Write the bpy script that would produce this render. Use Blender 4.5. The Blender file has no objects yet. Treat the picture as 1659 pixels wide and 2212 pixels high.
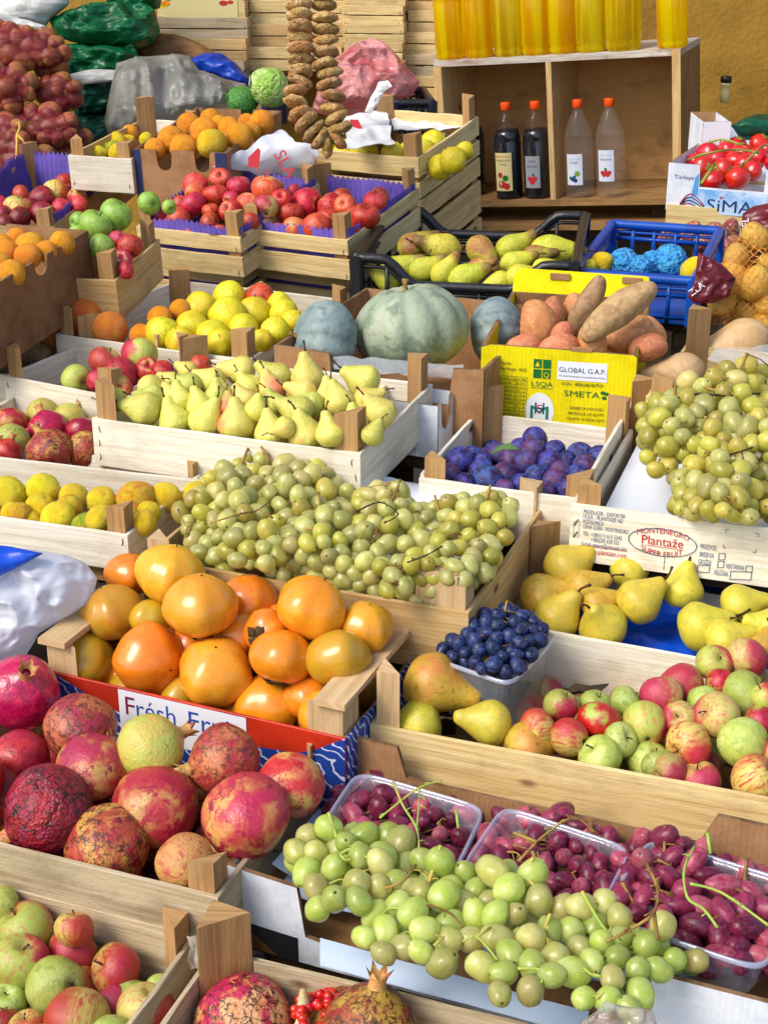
import bpy, math, random
import numpy as np
from mathutils import Vector, Matrix, Quaternion, noise as mnoise
R = random.Random(11)
rad = math.radians
# ------------------------------------------------------------------ camera, sky, sun, exposure
SC = bpy.context.scene
W0, H0, F = 1659.0, 2212.0, 3200.0
PITCH, CAMZ = rad(23.4), 1.75
cd = bpy.data.cameras.new('camera'); CAM = bpy.data.objects.new('camera', cd)
SC.collection.objects.link(CAM); SC.camera = CAM
CAM.location = (0, 0, CAMZ); CAM.rotation_euler = (rad(90) - PITCH, 0, 0)
cd.sensor_fit = 'HORIZONTAL'; cd.sensor_width = 36; cd.lens = 36 * F / W0
cd.clip_start = 0.05; cd.clip_end = 500
SUNV = Vector((-0.62, -0.45, 0.80)).normalized()
world = bpy.data.worlds.new('World'); SC.world = world; world.use_nodes = True
wt = world.node_tree
sky = wt.nodes.new('ShaderNodeTexSky'); sky.sky_type = 'NISHITA'; sky.sun_disc = False
sky.sun_elevation = math.asin(SUNV.z); sky.sun_rotation = math.atan2(SUNV.x, SUNV.y)
sky.air_density = 1.0; sky.dust_density = 2.5; sky.ozone_density = 1.0
bg = wt.nodes['Background']; bg.inputs['Strength'].default_value = 0.15
wt.links.new(sky.outputs[0], bg.inputs[0])
sd = bpy.data.lights.new('sun', 'SUN'); SUN = bpy.data.objects.new('sun', sd); SC.collection.objects.link(SUN)
sd.energy = 1.7; sd.angle = rad(26); sd.color = (1.0, 0.93, 0.82)
SUN.rotation_euler = (-SUNV).to_track_quat('-Z', 'Y').to_euler()
SC.view_settings.view_transform = 'Standard'; SC.view_settings.look = 'None'
SC.view_settings.exposure = 0.62; SC.view_settings.gamma = 1.0
SC.render.engine = 'CYCLES'; SC.cycles.max_bounces = 8; SC.cycles.transparent_max_bounces = 12
SC.cycles.use_denoising = True
# ------------------------------------------------------------------ pixel -> place helpers (photo measured at 1659 x 2212)
CP, SP = math.cos(PITCH), math.sin(PITCH)
CO = Vector((0, 0, CAMZ)); CR = Vector((1, 0, 0)); CU = Vector((0, SP, CP)); CF = Vector((0, CP, -SP))
def ray(u, v):
    return CF + CR * ((u - W0 / 2) / F) + CU * (-(v - H0 / 2) / F)
def PD(u, v, z): return CO + ray(u, v) * z
def P(u, v, h):
    r = ray(u, v); return CO + r * ((h - CAMZ) / r.z)
def depth(p): return (Vector(p) - CO).dot(CF)
def pxs(px, p): return px * depth(p) / F
OFF = {1: (0, 0), 2: (829, 0), 3: (0, 553), 4: (829, 553), 5: (0, 1106), 6: (829, 1106), 7: (0, 1659), 8: (829, 1659)}
def q(c, x, y): return (OFF[c][0] + x / 2, OFF[c][1] + y / 2)
def col(h):
    h = h.lstrip('#'); o = []
    for i in (0, 2, 4):
        s = int(h[i:i + 2], 16) / 255
        o.append(s / 12.92 if s <= 0.04045 else ((s + 0.055) / 1.055) ** 2.4)
    return (*o, 1)
# ------------------------------------------------------------------ objects
LINK = SC.collection.objects.link
def tag(o, label=None, cat=None, group=None, kind=None):
    if label: o['label'] = label
    if cat: o['category'] = cat
    if group: o['group'] = group
    if kind: o['kind'] = kind
    return o
def empty(name, M):
    o = bpy.data.objects.new(name, None); LINK(o)
    o.matrix_world = M if isinstance(M, Matrix) else Matrix.Translation(M); o.empty_display_size = .02
    return o
def put(name, me, parent=None, M=None, mat=None):
    o = bpy.data.objects.new(name, me); LINK(o)
    if parent is not None: o.parent = parent
    if M is not None: o.matrix_local = M
    if mat is not None:
        if not me.materials: me.materials.append(mat)
        if me.materials[0] is not mat:
            o.material_slots[0].link = 'OBJECT'; o.material_slots[0].material = mat
    return o
class MB:
    """collects shapes, links them as one mesh object"""
    def __init__(s): s.v = []; s.f = []; s.uv = []; s.mi = []; s.sm = []
    def add(s, vs, fs, uv=None, mi=0, smooth=True):
        b = len(s.v); s.v += [tuple(x) for x in vs]
        s.uv += uv if uv else [(x[0], x[2]) for x in vs]
        for f in fs:
            s.f.append([b + i for i in f]); s.mi.append(mi); s.sm.append(smooth)
    def box(s, lo, hi, mi=0, n=1, jit=0.0, bow=0.0, bev=0.0):
        """box between two corners, long axis subdivided n times, slightly warped, uv along the grain"""
        lo = Vector(lo); hi = Vector(hi); d = hi - lo
        ax = max(range(3), key=lambda i: d[i]); o = [i for i in range(3) if i != ax]
        if d[o[0]] < d[o[1]]: o = [o[1], o[0]]
        vs = []; uv = []; sd = R.random() * 50
        b = min(bev, d[o[1]] * .45)
        if b > 0: ring = [(0, b / d[o[1]]), (b / d[o[0]], 0), (1 - b / d[o[0]], 0), (1, b / d[o[1]]), (1, 1 - b / d[o[1]]), (1 - b / d[o[0]], 1), (b / d[o[0]], 1), (0, 1 - b / d[o[1]])]
        else: ring = [(0, 0), (1, 0), (1, 1), (0, 1)]
        k = len(ring)
        for i in range(n + 1):
            t = i / n; w = math.sin(math.pi * t) * bow
            for (a, c) in ring:
                p = [0, 0, 0]; p[ax] = lo[ax] + d[ax] * t
                j = jit * mnoise.noise(Vector((t * 5 + sd, a * 3, c * 9)))
                p[o[0]] = lo[o[0]] + d[o[0]] * a + j
                p[o[1]] = lo[o[1]] + d[o[1]] * c + w
                vs.append(p); uv.append((d[ax] * t + sd, d[o[0]] * a + d[o[1]] * c + sd))
        fs = []
        for i in range(n):
            for j in range(k):
                a = i * k + j; b2 = i * k + (j + 1) % k
                fs.append((a, b2, b2 + k, a + k))
        fs.append(tuple(reversed(range(k)))); fs.append(tuple(range(n * k, n * k + k)))
        s.add(vs, fs, uv, mi, False)
    def prism(s, pts, z0, z1, mi=0, top=None):
        """vertical prism over a polygon"""
        k = len(pts); sd = R.random() * 50
        vs = [(p[0], p[1], z0) for p in pts] + [(p[0], p[1], z1 + (top[i] if top else 0)) for i, p in enumerate(pts)]
        uv = []
        per = 0
        acc = []
        for i, p in enumerate(pts):
            acc.append(per); per += math.dist(p, pts[(i + 1) % k])
        for z in (z0, z1): uv += [(z + sd, a + sd) for a in acc]
        fs = [(i, (i + 1) % k, k + (i + 1) % k, k + i) for i in range(k)] + [tuple(reversed(range(k))), tuple(range(k, 2 * k))]
        s.add(vs, fs, uv, mi, False)
    def slab(s, poly, o, ex, ey, t, mi=0, mi_edge=None):
        """flat sheet cut to a polygon (in ex, ey from o), thickness t against ex x ey"""
        o = Vector(o); ex = Vector(ex); ey = Vector(ey); nz = ex.cross(ey).normalized(); k = len(poly)
        fr = [o + ex * a + ey * b for a, b in poly]; bk = [p - nz * t for p in fr]
        uv = [(a, b) for a, b in poly] * 2
        b0 = len(s.v)
        s.add(fr + bk, [tuple(range(k)), tuple(reversed(range(k, 2 * k)))], uv, mi, False)
        for i in range(k):
            j = (i + 1) % k
            s.f.append([b0 + j, b0 + i, b0 + k + i, b0 + k + j]); s.mi.append(mi if mi_edge is None else mi_edge); s.sm.append(False)
    def tube(s, pts, rr, seg=6, mi=0, cap=True):
        pts = [Vector(p) for p in pts]; n = len(pts)
        if not isinstance(rr, (list, tuple)): rr = [rr] * n
        vs = []; up = Vector((.3, .2, 1)).normalized()
        for i, p in enumerate(pts):
            t = (pts[min(i + 1, n - 1)] - pts[max(i - 1, 0)]).normalized()
            a = t.cross(up)
            if a.length < 1e-3: a = t.cross(Vector((1, 0, 0)))
            a.normalize(); b = t.cross(a)
            for j in range(seg):
                g = 2 * math.pi * j / seg; vs.append(p + (a * math.cos(g) + b * math.sin(g)) * rr[i])
        fs = [(i * seg + j, i * seg + (j + 1) % seg, (i + 1) * seg + (j + 1) % seg, (i + 1) * seg + j) for i in range(n - 1) for j in range(seg)]
        if cap: fs += [tuple(reversed(range(seg))), tuple(range((n - 1) * seg, n * seg))]
        s.add(vs, fs, None, mi, True)
    def lathe(s, prof, seg=24, mi=0, deform=None, c=(0, 0, 0)):
        """profile [(r, z)] turned round z; poles closed"""
        vs = []; n = len(prof)
        for (r, z) in prof:
            for j in range(seg):
                g = 2 * math.pi * j / seg
                p = Vector((r * math.cos(g), r * math.sin(g), z))
                if deform: p = deform(p)
                vs.append(p + Vector(c))
        fs = [(i * seg + j, i * seg + (j + 1) % seg, (i + 1) * seg + (j + 1) % seg, (i + 1) * seg + j) for i in range(n - 1) for j in range(seg)]
        fs.append(tuple(reversed(range(seg)))); fs.append(tuple(range((n - 1) * seg, n * seg)))
        s.add(vs, fs, None, mi, True)
    def mesh(s, name, mats=()):
        me = bpy.data.meshes.new(name); me.from_pydata(s.v, [], s.f)
        for m in mats: me.materials.append(m)
        me.polygons.foreach_set('use_smooth', s.sm)
        if mats: me.polygons.foreach_set('material_index', s.mi)
        ul = me.uv_layers.new(name='UVMap')
        idx = np.empty(len(me.loops), dtype=np.int32); me.loops.foreach_get('vertex_index', idx)
        ul.data.foreach_set('uv', np.array(s.uv, dtype=np.float32)[idx].ravel())
        me.update(); return me
    def build(s, name, mats, parent=None, M=None):
        if not isinstance(mats, (list, tuple)): mats = [mats]
        return put(name, s.mesh(name, mats), parent, M)
def sph(seg=24, rings=14):
    """sphere profile list of (r, z)"""
    return [(max(math.sin(math.pi * i / rings), .004), -math.cos(math.pi * i / rings)) for i in range(rings + 1)]
def spline(ctrl, n):
    """smooth curve through control tuples"""
    c = [np.array(p, dtype=float) for p in ctrl]; out = []
    m = len(c) - 1
    for i in range(n + 1):
        t = i / n * m; k = min(int(t), m - 1); f = t - k
        p0, p1, p2, p3 = c[max(k - 1, 0)], c[k], c[k + 1], c[min(k + 2, m)]
        out.append(tuple(.5 * ((2 * p1) + (-p0 + p2) * f + (2 * p0 - 5 * p1 + 4 * p2 - p3) * f * f + (-p0 + 3 * p1 - 3 * p2 + p3) * f ** 3)))
    return out
def text(name, s, parent, o, ex, ey, hgt, mat, width=None, align='LEFT', curve=None):
    """flat lettering: baseline starts at o, runs along ex, up along ey (parent's local space)"""
    cu = bpy.data.curves.new(name, 'FONT'); cu.body = s; cu.size = 1; cu.align_x = 'LEFT'; cu.resolution_u = 3
    tmp = bpy.data.objects.new('tmp', cu); LINK(tmp)
    me = bpy.data.meshes.new_from_object(tmp.evaluated_get(bpy.context.evaluated_depsgraph_get()))
    bpy.data.objects.remove(tmp)
    co = np.empty(len(me.vertices) * 3); me.vertices.foreach_get('co', co); co = co.reshape(-1, 3)
    x0, x1 = co[:, 0].min(), co[:, 0].max(); sy = hgt / .72
    sx = sy if width is None else width / max(x1 - x0, 1e-6)
    x = (co[:, 0] - x0) * sx; y = co[:, 1] * sy; wd = (x1 - x0) * sx
    if align == 'CENTER': x = x - wd / 2
    if align == 'RIGHT': x = x - wd
    if curve: y = y + curve * (1 - (x / (wd / 2)) ** 2) if align == 'CENTER' else y
    ex = Vector(ex); ey = Vector(ey); o = Vector(o)
    out = np.array(o)[None] + x[:, None] * np.array(ex)[None] + y[:, None] * np.array(ey)[None]
    me.vertices.foreach_set('co', out.ravel()); me.materials.clear(); me.materials.append(mat); me.update()
    return put(name, me, parent)
# ------------------------------------------------------------------ materials
MAT = {}
def nd(t, typ, props=None, **ins):
    n = t.nodes.new('ShaderNode' + typ)
    for k, v in (props or {}).items(): setattr(n, k, v)
    for k, v in ins.items():
        s = n.inputs[int(k[1:])] if k[0] == 'i' and k[1:].isdigit() else n.inputs[k.replace('_', ' ')]
        if isinstance(v, bpy.types.NodeSocket): t.links.new(v, s)
        else: s.default_value = v
    return n
def newmat(name):
    m = bpy.data.materials.new(name); m.use_nodes = True; m.node_tree.nodes.clear(); MAT[name] = m
    return m, m.node_tree
def fin(t, shader, disp=None):
    o = t.nodes.new('ShaderNodeOutputMaterial'); t.links.new(shader, o.inputs[0])
def mixc(t, f, a, b, mode='MIX'):
    n = nd(t, 'Mix', dict(data_type='RGBA', blend_type=mode)); 
    for s, v in ((n.inputs[0], f), (n.inputs[6], a), (n.inputs[7], b)):
        if isinstance(v, bpy.types.NodeSocket): t.links.new(v, s)
        else: s.default_value = v
    return n.outputs[2]
def mr(t, v, a, b, c=0., d=1.): return nd(t, 'MapRange', dict(interpolation_type='SMOOTHSTEP'), i0=v, i1=a, i2=b, i3=c, i4=d).outputs[0]
def mth(t, op, a, b=0.): return nd(t, 'Math', dict(operation=op), i0=a, i1=b).outputs[0]
def noi(t, vec, scale, detail=4., rough=.55, dist=0.): return nd(t, 'TexNoise', None, Vector=vec, Scale=scale, Detail=detail, Roughness=rough, Distortion=dist).outputs[0]
def vmul(t, v, xyz): return nd(t, 'VectorMath', dict(operation='MULTIPLY'), i0=v, i1=xyz).outputs[0]
def objvec(t, obj_off=True):
    tc = nd(t, 'TexCoord').outputs['Object']; r = nd(t, 'ObjectInfo').outputs['Random']
    off = nd(t, 'CombineXYZ', None, i0=mth(t, 'MULTIPLY', r, 37.), i1=mth(t, 'MULTIPLY', r, 91.), i2=mth(t, 'MULTIPLY', r, 53.)).outputs[0]
    return tc, nd(t, 'VectorMath', dict(operation='ADD'), i0=tc, i1=off).outputs[0], r
def fruit(name, base, c2=None, c3=None, s1=1.2, lo=.42, hi=.6, lo3=.5, hi3=.62, axis=None, streak=None, speck=None, dots=None, rough=.35, bump=.05, bs=25., sss=0., hj=.015, vj=.18, coat=0., spec=.5, bloom=None, side=None, crack=None):
    """skin: base patched with c2 and c3, streaks along the meridians, a tinted end, specks and blotches; varies per object"""
    m, t = newmat(name); tc, v, r = objvec(t)
    c = col(base)
    if c2: c = mixc(t, mr(t, noi(t, v, s1, 3., .5, .6), lo, hi), c, col(c2))
    if side:
        sx = nd(t, 'SeparateXYZ', None, i0=tc).outputs[0]
        g = mth(t, 'ADD', sx, mth(t, 'MULTIPLY', mth(t, 'SUBTRACT', noi(t, v, 1.6, 3.), .5), 1.6))
        c = mixc(t, mr(t, g, side[1], side[2]), c, col(side[0]))
    if c3: c = mixc(t, mr(t, noi(t, vmul(t, v, (1.7, 1.7, 1.7)), s1 * 1.7, 5., .65, .3), lo3, hi3), c, col(c3))
    if streak:
        sv = vmul(t, v, (4.5, 4.5, .5)); c = mixc(t, mth(t, 'MULTIPLY', mr(t, noi(t, sv, 1.6, 4., .6, .4), .45, .68), streak[1]), c, col(streak[0]))
    if axis:
        z = nd(t, 'SeparateXYZ', None, i0=tc).outputs[2]
        z = mth(t, 'ADD', z, mth(t, 'MULTIPLY', mth(t, 'SUBTRACT', noi(t, v, 3., 3.), .5), .5))
        c = mixc(t, mr(t, z, axis[1], axis[2]), c, col(axis[0]))
    if speck:
        c = mixc(t, mth(t, 'MULTIPLY', mr(t, noi(t, v, speck[1], 6., .7, .2), speck[2], speck[2] + .07), speck[3]), c, col(speck[0]))
    if dots:
        vo = nd(t, 'TexVoronoi', None, Vector=v, Scale=dots[1]).outputs['Distance']
        c = mixc(t, mth(t, 'MULTIPLY', mr(t, vo, dots[2], dots[2] * .5), dots[3]), c, col(dots[0]))
    if crack:
        wv = nd(t, 'VectorMath', dict(operation='ADD'), i0=v, i1=vmul(t, nd(t, 'TexNoise', None, Vector=v, Scale=4., Detail=4.).outputs[1], (.35, .35, .35))).outputs[0]
        ed = nd(t, 'TexVoronoi', dict(feature='DISTANCE_TO_EDGE'), Vector=vmul(t, wv, (1., 1., .55)), Scale=crack[1]).outputs['Distance']
        c = mixc(t, mth(t, 'MULTIPLY', mth(t, 'MULTIPLY', mr(t, ed, crack[2], crack[2] * .3), mr(t, noi(t, v, 2.3, 4., .6), crack[3], crack[3] + .1)), .85), c, col(crack[0]))
    if bloom:
        c = mixc(t, mth(t, 'MULTIPLY', mr(t, noi(t, v, bloom[1], 4., .6, .5), .38, .6), bloom[2]), c, col(bloom[0]))
    r2 = mth(t, 'FRACT', mth(t, 'MULTIPLY', r, 17.31)); r3 = mth(t, 'FRACT', mth(t, 'MULTIPLY', r, 71.7))
    hs = nd(t, 'HueSaturation', None, Hue=mth(t, 'ADD', mth(t, 'MULTIPLY', r2, hj * 2), .5 - hj), Value=mth(t, 'ADD', mth(t, 'MULTIPLY', r3, vj * 2), 1 - vj), Color=c).outputs[0]
    bh = mth(t, 'ADD', noi(t, v, bs, 3.), mth(t, 'MULTIPLY', noi(t, v, 3.5, 3.), 1.2))
    b = nd(t, 'Bump', None, Strength=bump * 4, Distance=.02, Height=bh).outputs[0]
    p = nd(t, 'BsdfPrincipled', None, Base_Color=hs, Normal=b)
    t.links.new(mth(t, 'ADD', mth(t, 'MULTIPLY', noi(t, v, 6., 3.), .25), rough - .12), p.inputs['Roughness'])
    p.inputs['Specular IOR Level'].default_value = spec; p.inputs['Coat Weight'].default_value = coat; p.inputs['Coat Roughness'].default_value = .15
    if sss:
        p.inputs['Subsurface Weight'].default_value = sss; p.inputs['Subsurface Scale'].default_value = .012
        p.inputs['Subsurface Radius'].default_value = (1., .8, .4)
    fin(t, p.outputs[0]); return m
def plain(name, c, rough=.6, c2=None, sc=8., bump=0., bs=60., metal=0., vj=.0, spec=.4, lo=.4, hi=.65, det=5., crease=0.):
    m, t = newmat(name); tc, v, r = objvec(t); cc = col(c)
    if c2: cc = mixc(t, mr(t, noi(t, v, sc, det, .6), lo, hi), cc, col(c2))
    if vj: cc = nd(t, 'HueSaturation', None, Value=mth(t, 'ADD', mth(t, 'MULTIPLY', r, vj * 2), 1 - vj), Color=cc).outputs[0]
    p = nd(t, 'BsdfPrincipled', None, Base_Color=cc, Roughness=rough, Metallic=metal); p.inputs['Specular IOR Level'].default_value = spec
    if bump: t.links.new(nd(t, 'Bump', None, Strength=bump, Distance=.004, Height=noi(t, v, bs, 4., .6, crease)).outputs[0], p.inputs['Normal'])
    fin(t, p.outputs[0]); return m
def wood(name, c, dark, knot='#6b4a2b', rough=.75, grain=.6, stain='#8a7350', st=.25, vj=.1):
    """sawn board: fine grain along the uv u axis, broad stains, fuzzy face"""
    m, t = newmat(name); uv = nd(t, 'TexCoord').outputs['UV']; r = nd(t, 'ObjectInfo').outputs['Random']
    off = nd(t, 'CombineXYZ', None, i0=mth(t, 'MULTIPLY', r, 13.), i1=mth(t, 'MULTIPLY', r, 7.), i2=r).outputs[0]
    v = nd(t, 'VectorMath', dict(operation='ADD'), i0=uv, i1=off).outputs[0]
    g1 = noi(t, vmul(t, v, (6., 130., 1.)), 1., 5., .65, .5)
    g2 = noi(t, vmul(t, v, (2.2, 26., 1.)), 1., 4., .55, 1.2)
    c0 = mixc(t, mth(t, 'MULTIPLY', mr(t, g1, .4, .72), grain), col(c), col(dark))
    c0 = mixc(t, mth(t, 'MULTIPLY', mr(t, g2, .5, .75), grain * .7), c0, col(dark))
    c0 = mixc(t, mth(t, 'MULTIPLY', mr(t, noi(t, vmul(t, v, (9., 14., 1.)), 1., 5., .65), .5, .72), st), c0, col(stain))
    kv = nd(t, 'TexVoronoi', None, Vector=vmul(t, v, (5., 11., 1.)), Scale=1.).outputs['Distance']
    c0 = mixc(t, mr(t, kv, .10, .045), c0, col(knot))
    ms = noi(t, vmul(t, v, (60., 60., 1.)), 1., 6., .75)
    c0 = mixc(t, mth(t, 'MULTIPLY', mr(t, ms, .62, .74), .35), c0, col(stain))
    hs = nd(t, 'HueSaturation', None, Value=mth(t, 'ADD', mth(t, 'MULTIPLY', r, vj * 2), 1 - vj), Color=c0).outputs[0]
    b = nd(t, 'Bump', None, Strength=.5, Distance=.0025, Height=mth(t, 'ADD', g1, mth(t, 'MULTIPLY', noi(t, vmul(t, v, (300., 300., 1.)), 1., 2.), .4))).outputs[0]
    p = nd(t, 'BsdfPrincipled', None, Base_Color=hs, Roughness=rough, Normal=b); p.inputs['Specular IOR Level'].default_value = .25
    fin(t, p.outputs[0]); return m
def film(name, c, alpha=.35, rough=.12, c2=None, sc=6., trans=0., bump=.0, bs=20., gl=.5):
    """thin clear or milky plastic: part see-through, part glossy and scattering"""
    m, t = newmat(name); tc, v, r = objvec(t)
    cc = col(c)
    if c2: cc = mixc(t, mr(t, noi(t, v, sc, 4.), .42, .6), cc, col(c2))
    nrm = nd(t, 'Bump', None, Strength=bump, Distance=.01, Height=noi(t, v, bs, 4., .6, 1.5)).outputs[0]
    d = nd(t, 'BsdfDiffuse', None, Color=cc, Normal=nrm).outputs[0]
    tl = nd(t, 'BsdfTranslucent', None, Color=cc, Normal=nrm).outputs[0]
    d = nd(t, 'MixShader', None, i0=trans, i1=d, i2=tl).outputs[0]
    tr = nd(t, 'BsdfTransparent', None, Color=(1, 1, 1, 1)).outputs[0]
    a = nd(t, 'MixShader', None, i0=alpha, i1=tr, i2=d).outputs[0]
    g = nd(t, 'BsdfGlossy', None, Color=(1, 1, 1, 1), Roughness=rough, Normal=nrm).outputs[0]
    fr = nd(t, 'LayerWeight', None, Blend=.5, Normal=nrm).outputs['Facing']
    s = nd(t, 'MixShader', None, i0=mth(t, 'ADD', mth(t, 'MULTIPLY', mth(t, 'POWER', fr, 4.), gl * .7), .05 * gl), i1=a, i2=g).outputs[0]
    fin(t, s); return m

def crumple(name, c, c2, rough=.3, sc=9., st=.7, alpha=1., trans=.3):
    """thin plastic crushed into sharp creases"""
    m, t = newmat(name); tc, v, r = objvec(t)
    w = nd(t, 'VectorMath', dict(operation='ADD'), i0=v, i1=vmul(t, nd(t, 'TexNoise', None, Vector=v, Scale=sc * .7, Detail=3.).outputs[1], (.12, .12, .12))).outputs[0]
    h1 = nd(t, 'TexVoronoi', None, Vector=w, Scale=sc).outputs['Distance']; h2 = nd(t, 'TexVoronoi', None, Vector=w, Scale=sc * 2.7).outputs['Distance']
    h = mth(t, 'ADD', h1, mth(t, 'MULTIPLY', h2, .35)); cc = mixc(t, mr(t, h, .25, .8), col(c), col(c2))
    b = nd(t, 'Bump', None, Strength=st, Distance=.05, Height=h).outputs[0]
    p = nd(t, 'BsdfPrincipled', None, Base_Color=cc, Roughness=rough, Normal=b); s = p.outputs[0]
    s = nd(t, 'MixShader', None, i0=trans, i1=s, i2=nd(t, 'BsdfTranslucent', None, Color=cc, Normal=b).outputs[0]).outputs[0]
    if alpha < 1: s = nd(t, 'MixShader', None, i0=alpha, i1=nd(t, 'BsdfTransparent').outputs[0], i2=s).outputs[0]
    fin(t, s); return m
# ------------------------------------------------------------------ the materials
wood('wood_pale', '#dcc48c', '#b8965e', st=.38, vj=.14, grain=.8)
wood('wood_white', '#e6dfcd', '#c9bda2', stain='#a89678', st=.38, vj=.14, grain=.8)
wood('wood_warm', '#d3b27a', '#b48a52', st=.38, vj=.14, grain=.8)
wood('wood_grey', '#c2b191', '#94805f', stain='#6d5c44', st=.45, grain=.75)
wood('wood_post', '#b58f5e', '#8d6238', stain='#6c4724', st=.35, grain=.75)
wood('wood_post_pale', '#cdb084', '#a98456', stain='#8c6a44', st=.3)
wood('wood_old', '#9a7749', '#6b4b2a', stain='#4b3520', st=.5, grain=.8)
wood('wood_shelf', '#d2a466', '#b28650', stain='#5b3d20', st=.4, grain=.35)
wood('wood_bench', '#4a3a2a', '#2a2018', stain='#1c1510', st=.5)
def cardboard(name, c, c2, rib=0.):
    m, t = newmat(name); uv = nd(t, 'TexCoord').outputs['UV']; tc, v, r = objvec(t)
    cc = mixc(t, mr(t, noi(t, v, 14., 5., .7), .4, .68), col(c), col(c2))
    cc = mixc(t, mth(t, 'MULTIPLY', mr(t, noi(t, vmul(t, uv, (25., 400., 1.)), 1., 3.), .5, .75), .25), cc, col(c2))
    w = nd(t, 'TexWave', dict(wave_type='BANDS', bands_direction='X'), Vector=uv, Scale=45., Distortion=.4).outputs[1]
    h = mth(t, 'ADD', mth(t, 'MULTIPLY', w, rib), noi(t, v, 120., 3.))
    b = nd(t, 'Bump', None, Strength=.35, Distance=.002, Height=h).outputs[0]
    p = nd(t, 'BsdfPrincipled', None, Base_Color=cc, Roughness=.8, Normal=b); p.inputs['Specular IOR Level'].default_value = .2
    fin(t, p.outputs[0]); return m
cardboard('card_brown', '#a9805a', '#8f6843', .4); cardboard('card_dark', '#8a6343', '#6f4c30', .4)
cardboard('card_edge', '#8c6c4c', '#4f3a26'); cardboard('card_white', '#dfe3ea', '#c6ccd8', .2)
cardboard('card_yellow', '#e8d90a', '#d6c400', .3); cardboard('card_blue_white', '#cfe0f2', '#6ea6dd', 0.)
plain('paint_purple', '#5d48a0', .8, '#4a3a8a', 20., .3, 90.)
plain('paint_navy', '#26305c', .6); plain('ink_black', '#1c1c22', .6); plain('ink_blue', '#25507f', .6); plain('ink_red', '#b81f2a', .6)
plain('ink_green', '#0d6a2c', .6); plain('ink_white', '#e8ecf4', .6); plain('ink_darkblue', '#14315f', .6); plain('ink_cobalt', '#1c4aa4', .6); plain('ink_grey', '#8a8f98', .6)
plain('ink_teal', '#0f7a6a', .6); plain('ink_faint_green', '#6d8c4c', .6); plain('ink_paleblue', '#4f95d6', .6)
plain('print_red', '#c53016', .5, '#a82510', 20.); plain('print_white', '#e4e8f0', .5); plain('print_brown_leaf', '#6a4a1a', .5, '#1a1612', 30., det=8.)
def fishprint(name):
    m, t = newmat(name); tc, v, r = objvec(t)
    w = nd(t, 'TexWave', dict(wave_type='RINGS', rings_direction='SPHERICAL'), Vector=v, Scale=34., Distortion=9., Detail=2., Detail_Scale=1.2).outputs[1]
    c = mixc(t, mr(t, w, .86, .93), col('#1b3f96'), col('#c9d6ee'))
    p = nd(t, 'BsdfPrincipled', None, Base_Color=c, Roughness=.5); fin(t, p.outputs[0])
fishprint('print_blue_swirl')
plain('staple_metal', '#3a3632', .45, metal=.8); plain('black_plastic', '#15171b', .38, '#202329', 30., .15, 80., spec=.5)
plain('blue_plastic', '#0d4fb0', .35, '#0a3f98', 10.); plain('tray_blue', '#0c55d8', .3, '#0a3fb0', 12., .2, 30.)
plain('wall_ochre', '#b48c34', .9, '#8a6a28', 5., .9, 60., det=14., lo=.3, hi=.8); plain('ground_grey', '#56524c', .9, '#3d3a36', 2., .5, 30.)
plain('stem_brown', '#5a3c22', .75, '#3b2514', 9., .6, 40.); plain('stem_dark', '#2e2016', .8, '#18110b', 9.)
plain('stem_green', '#8aa03c', .6, '#7a6a2c', 14., .3, 60.); plain('stem_tan', '#a7843f', .7, '#6b4b22', 16., .3, 60.); plain('stem_lime', '#95b84a', .55, '#c0a84a', 8.)
plain('calyx_dark', '#3a2c18', .85, '#5a4626', 14., .5); plain('leaf_dry', '#4a3a20', .85, '#2a2012', 30., .5); plain('leaf_green', '#6d8a4a', .7, '#4d6a30', 12., .3)
plain('paper_blue_white', '#c4d6f0', .6, '#aac4ea', 3., .25, 14.); plain('paper_white', '#e6eaf2', .65, '#d6dde9', 4., .3, 12.)
plain('tape_torn', '#cfc6b4', .6, '#a99f8b', 30., .6, 60.)
# fruit skins
fruit('apple_red', '#bc161a', '#cc3428', '#8c0c16', streak=('#d8503e', .3), axis=('#d9a44a', .75, .95), dots=('#e9a08a', 16., .045, .3), rough=.33, coat=.15)
fruit('apple_pink', '#d03028', '#dc5540', '#b81c24', streak=('#eb8a5e', .45), axis=('#e3b26a', .72, .95), dots=('#f0b8a0', 16., .045, .3), rough=.35, coat=.1)
fruit('apple_dark', '#78101e', '#981824', '#560a18', streak=('#b53a3a', .35), axis=('#b58a4a', .78, .95), dots=('#c98a80', 16., .045, .3), rough=.32, coat=.15)
fruit('apple_magenta', '#a8122c', '#c02a3c', '#840e24', streak=('#dc6a70', .35), axis=('#c9a85a', .75, .95), dots=('#e8a0a0', 16., .045, .3), rough=.33)
fruit('apple_peach', '#e0914e', '#d8653e', None, dots=('#f0d0a0', 16., .045, .3), rough=.4)
fruit('apple_green', '#a4b04c', '#b4bc68', '#8ea042', axis=('#8a9a40', .8, .98), dots=('#d8e0a0', 18., .045, .3), rough=.33, coat=.1)
fruit('apple_lime', '#86a83a', '#98b84c', '#749830', dots=('#d8e8a0', 14., .05, .5), rough=.32, coat=.15)
fruit('apple_mixed', '#a9b84e', None, None, side=('#b02834', -.1, .5), streak=('#c8404a', .55), dots=('#e6d8a0', 18., .045, .3), rough=.35, coat=.1)
fruit('apple_blush', '#b8ae5c', None, None, side=('#a83038', -.15, .6), streak=('#c43a4a', .7), dots=('#ead8a8', 18., .045, .3), rough=.36, coat=.08)
fruit('apple_striped', '#c8b45c', None, None, side=('#b8362e', -.45, .75), streak=('#a81e24', .9), dots=('#f0dcb0', 18., .045, .3), rough=.35, coat=.1)
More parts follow.
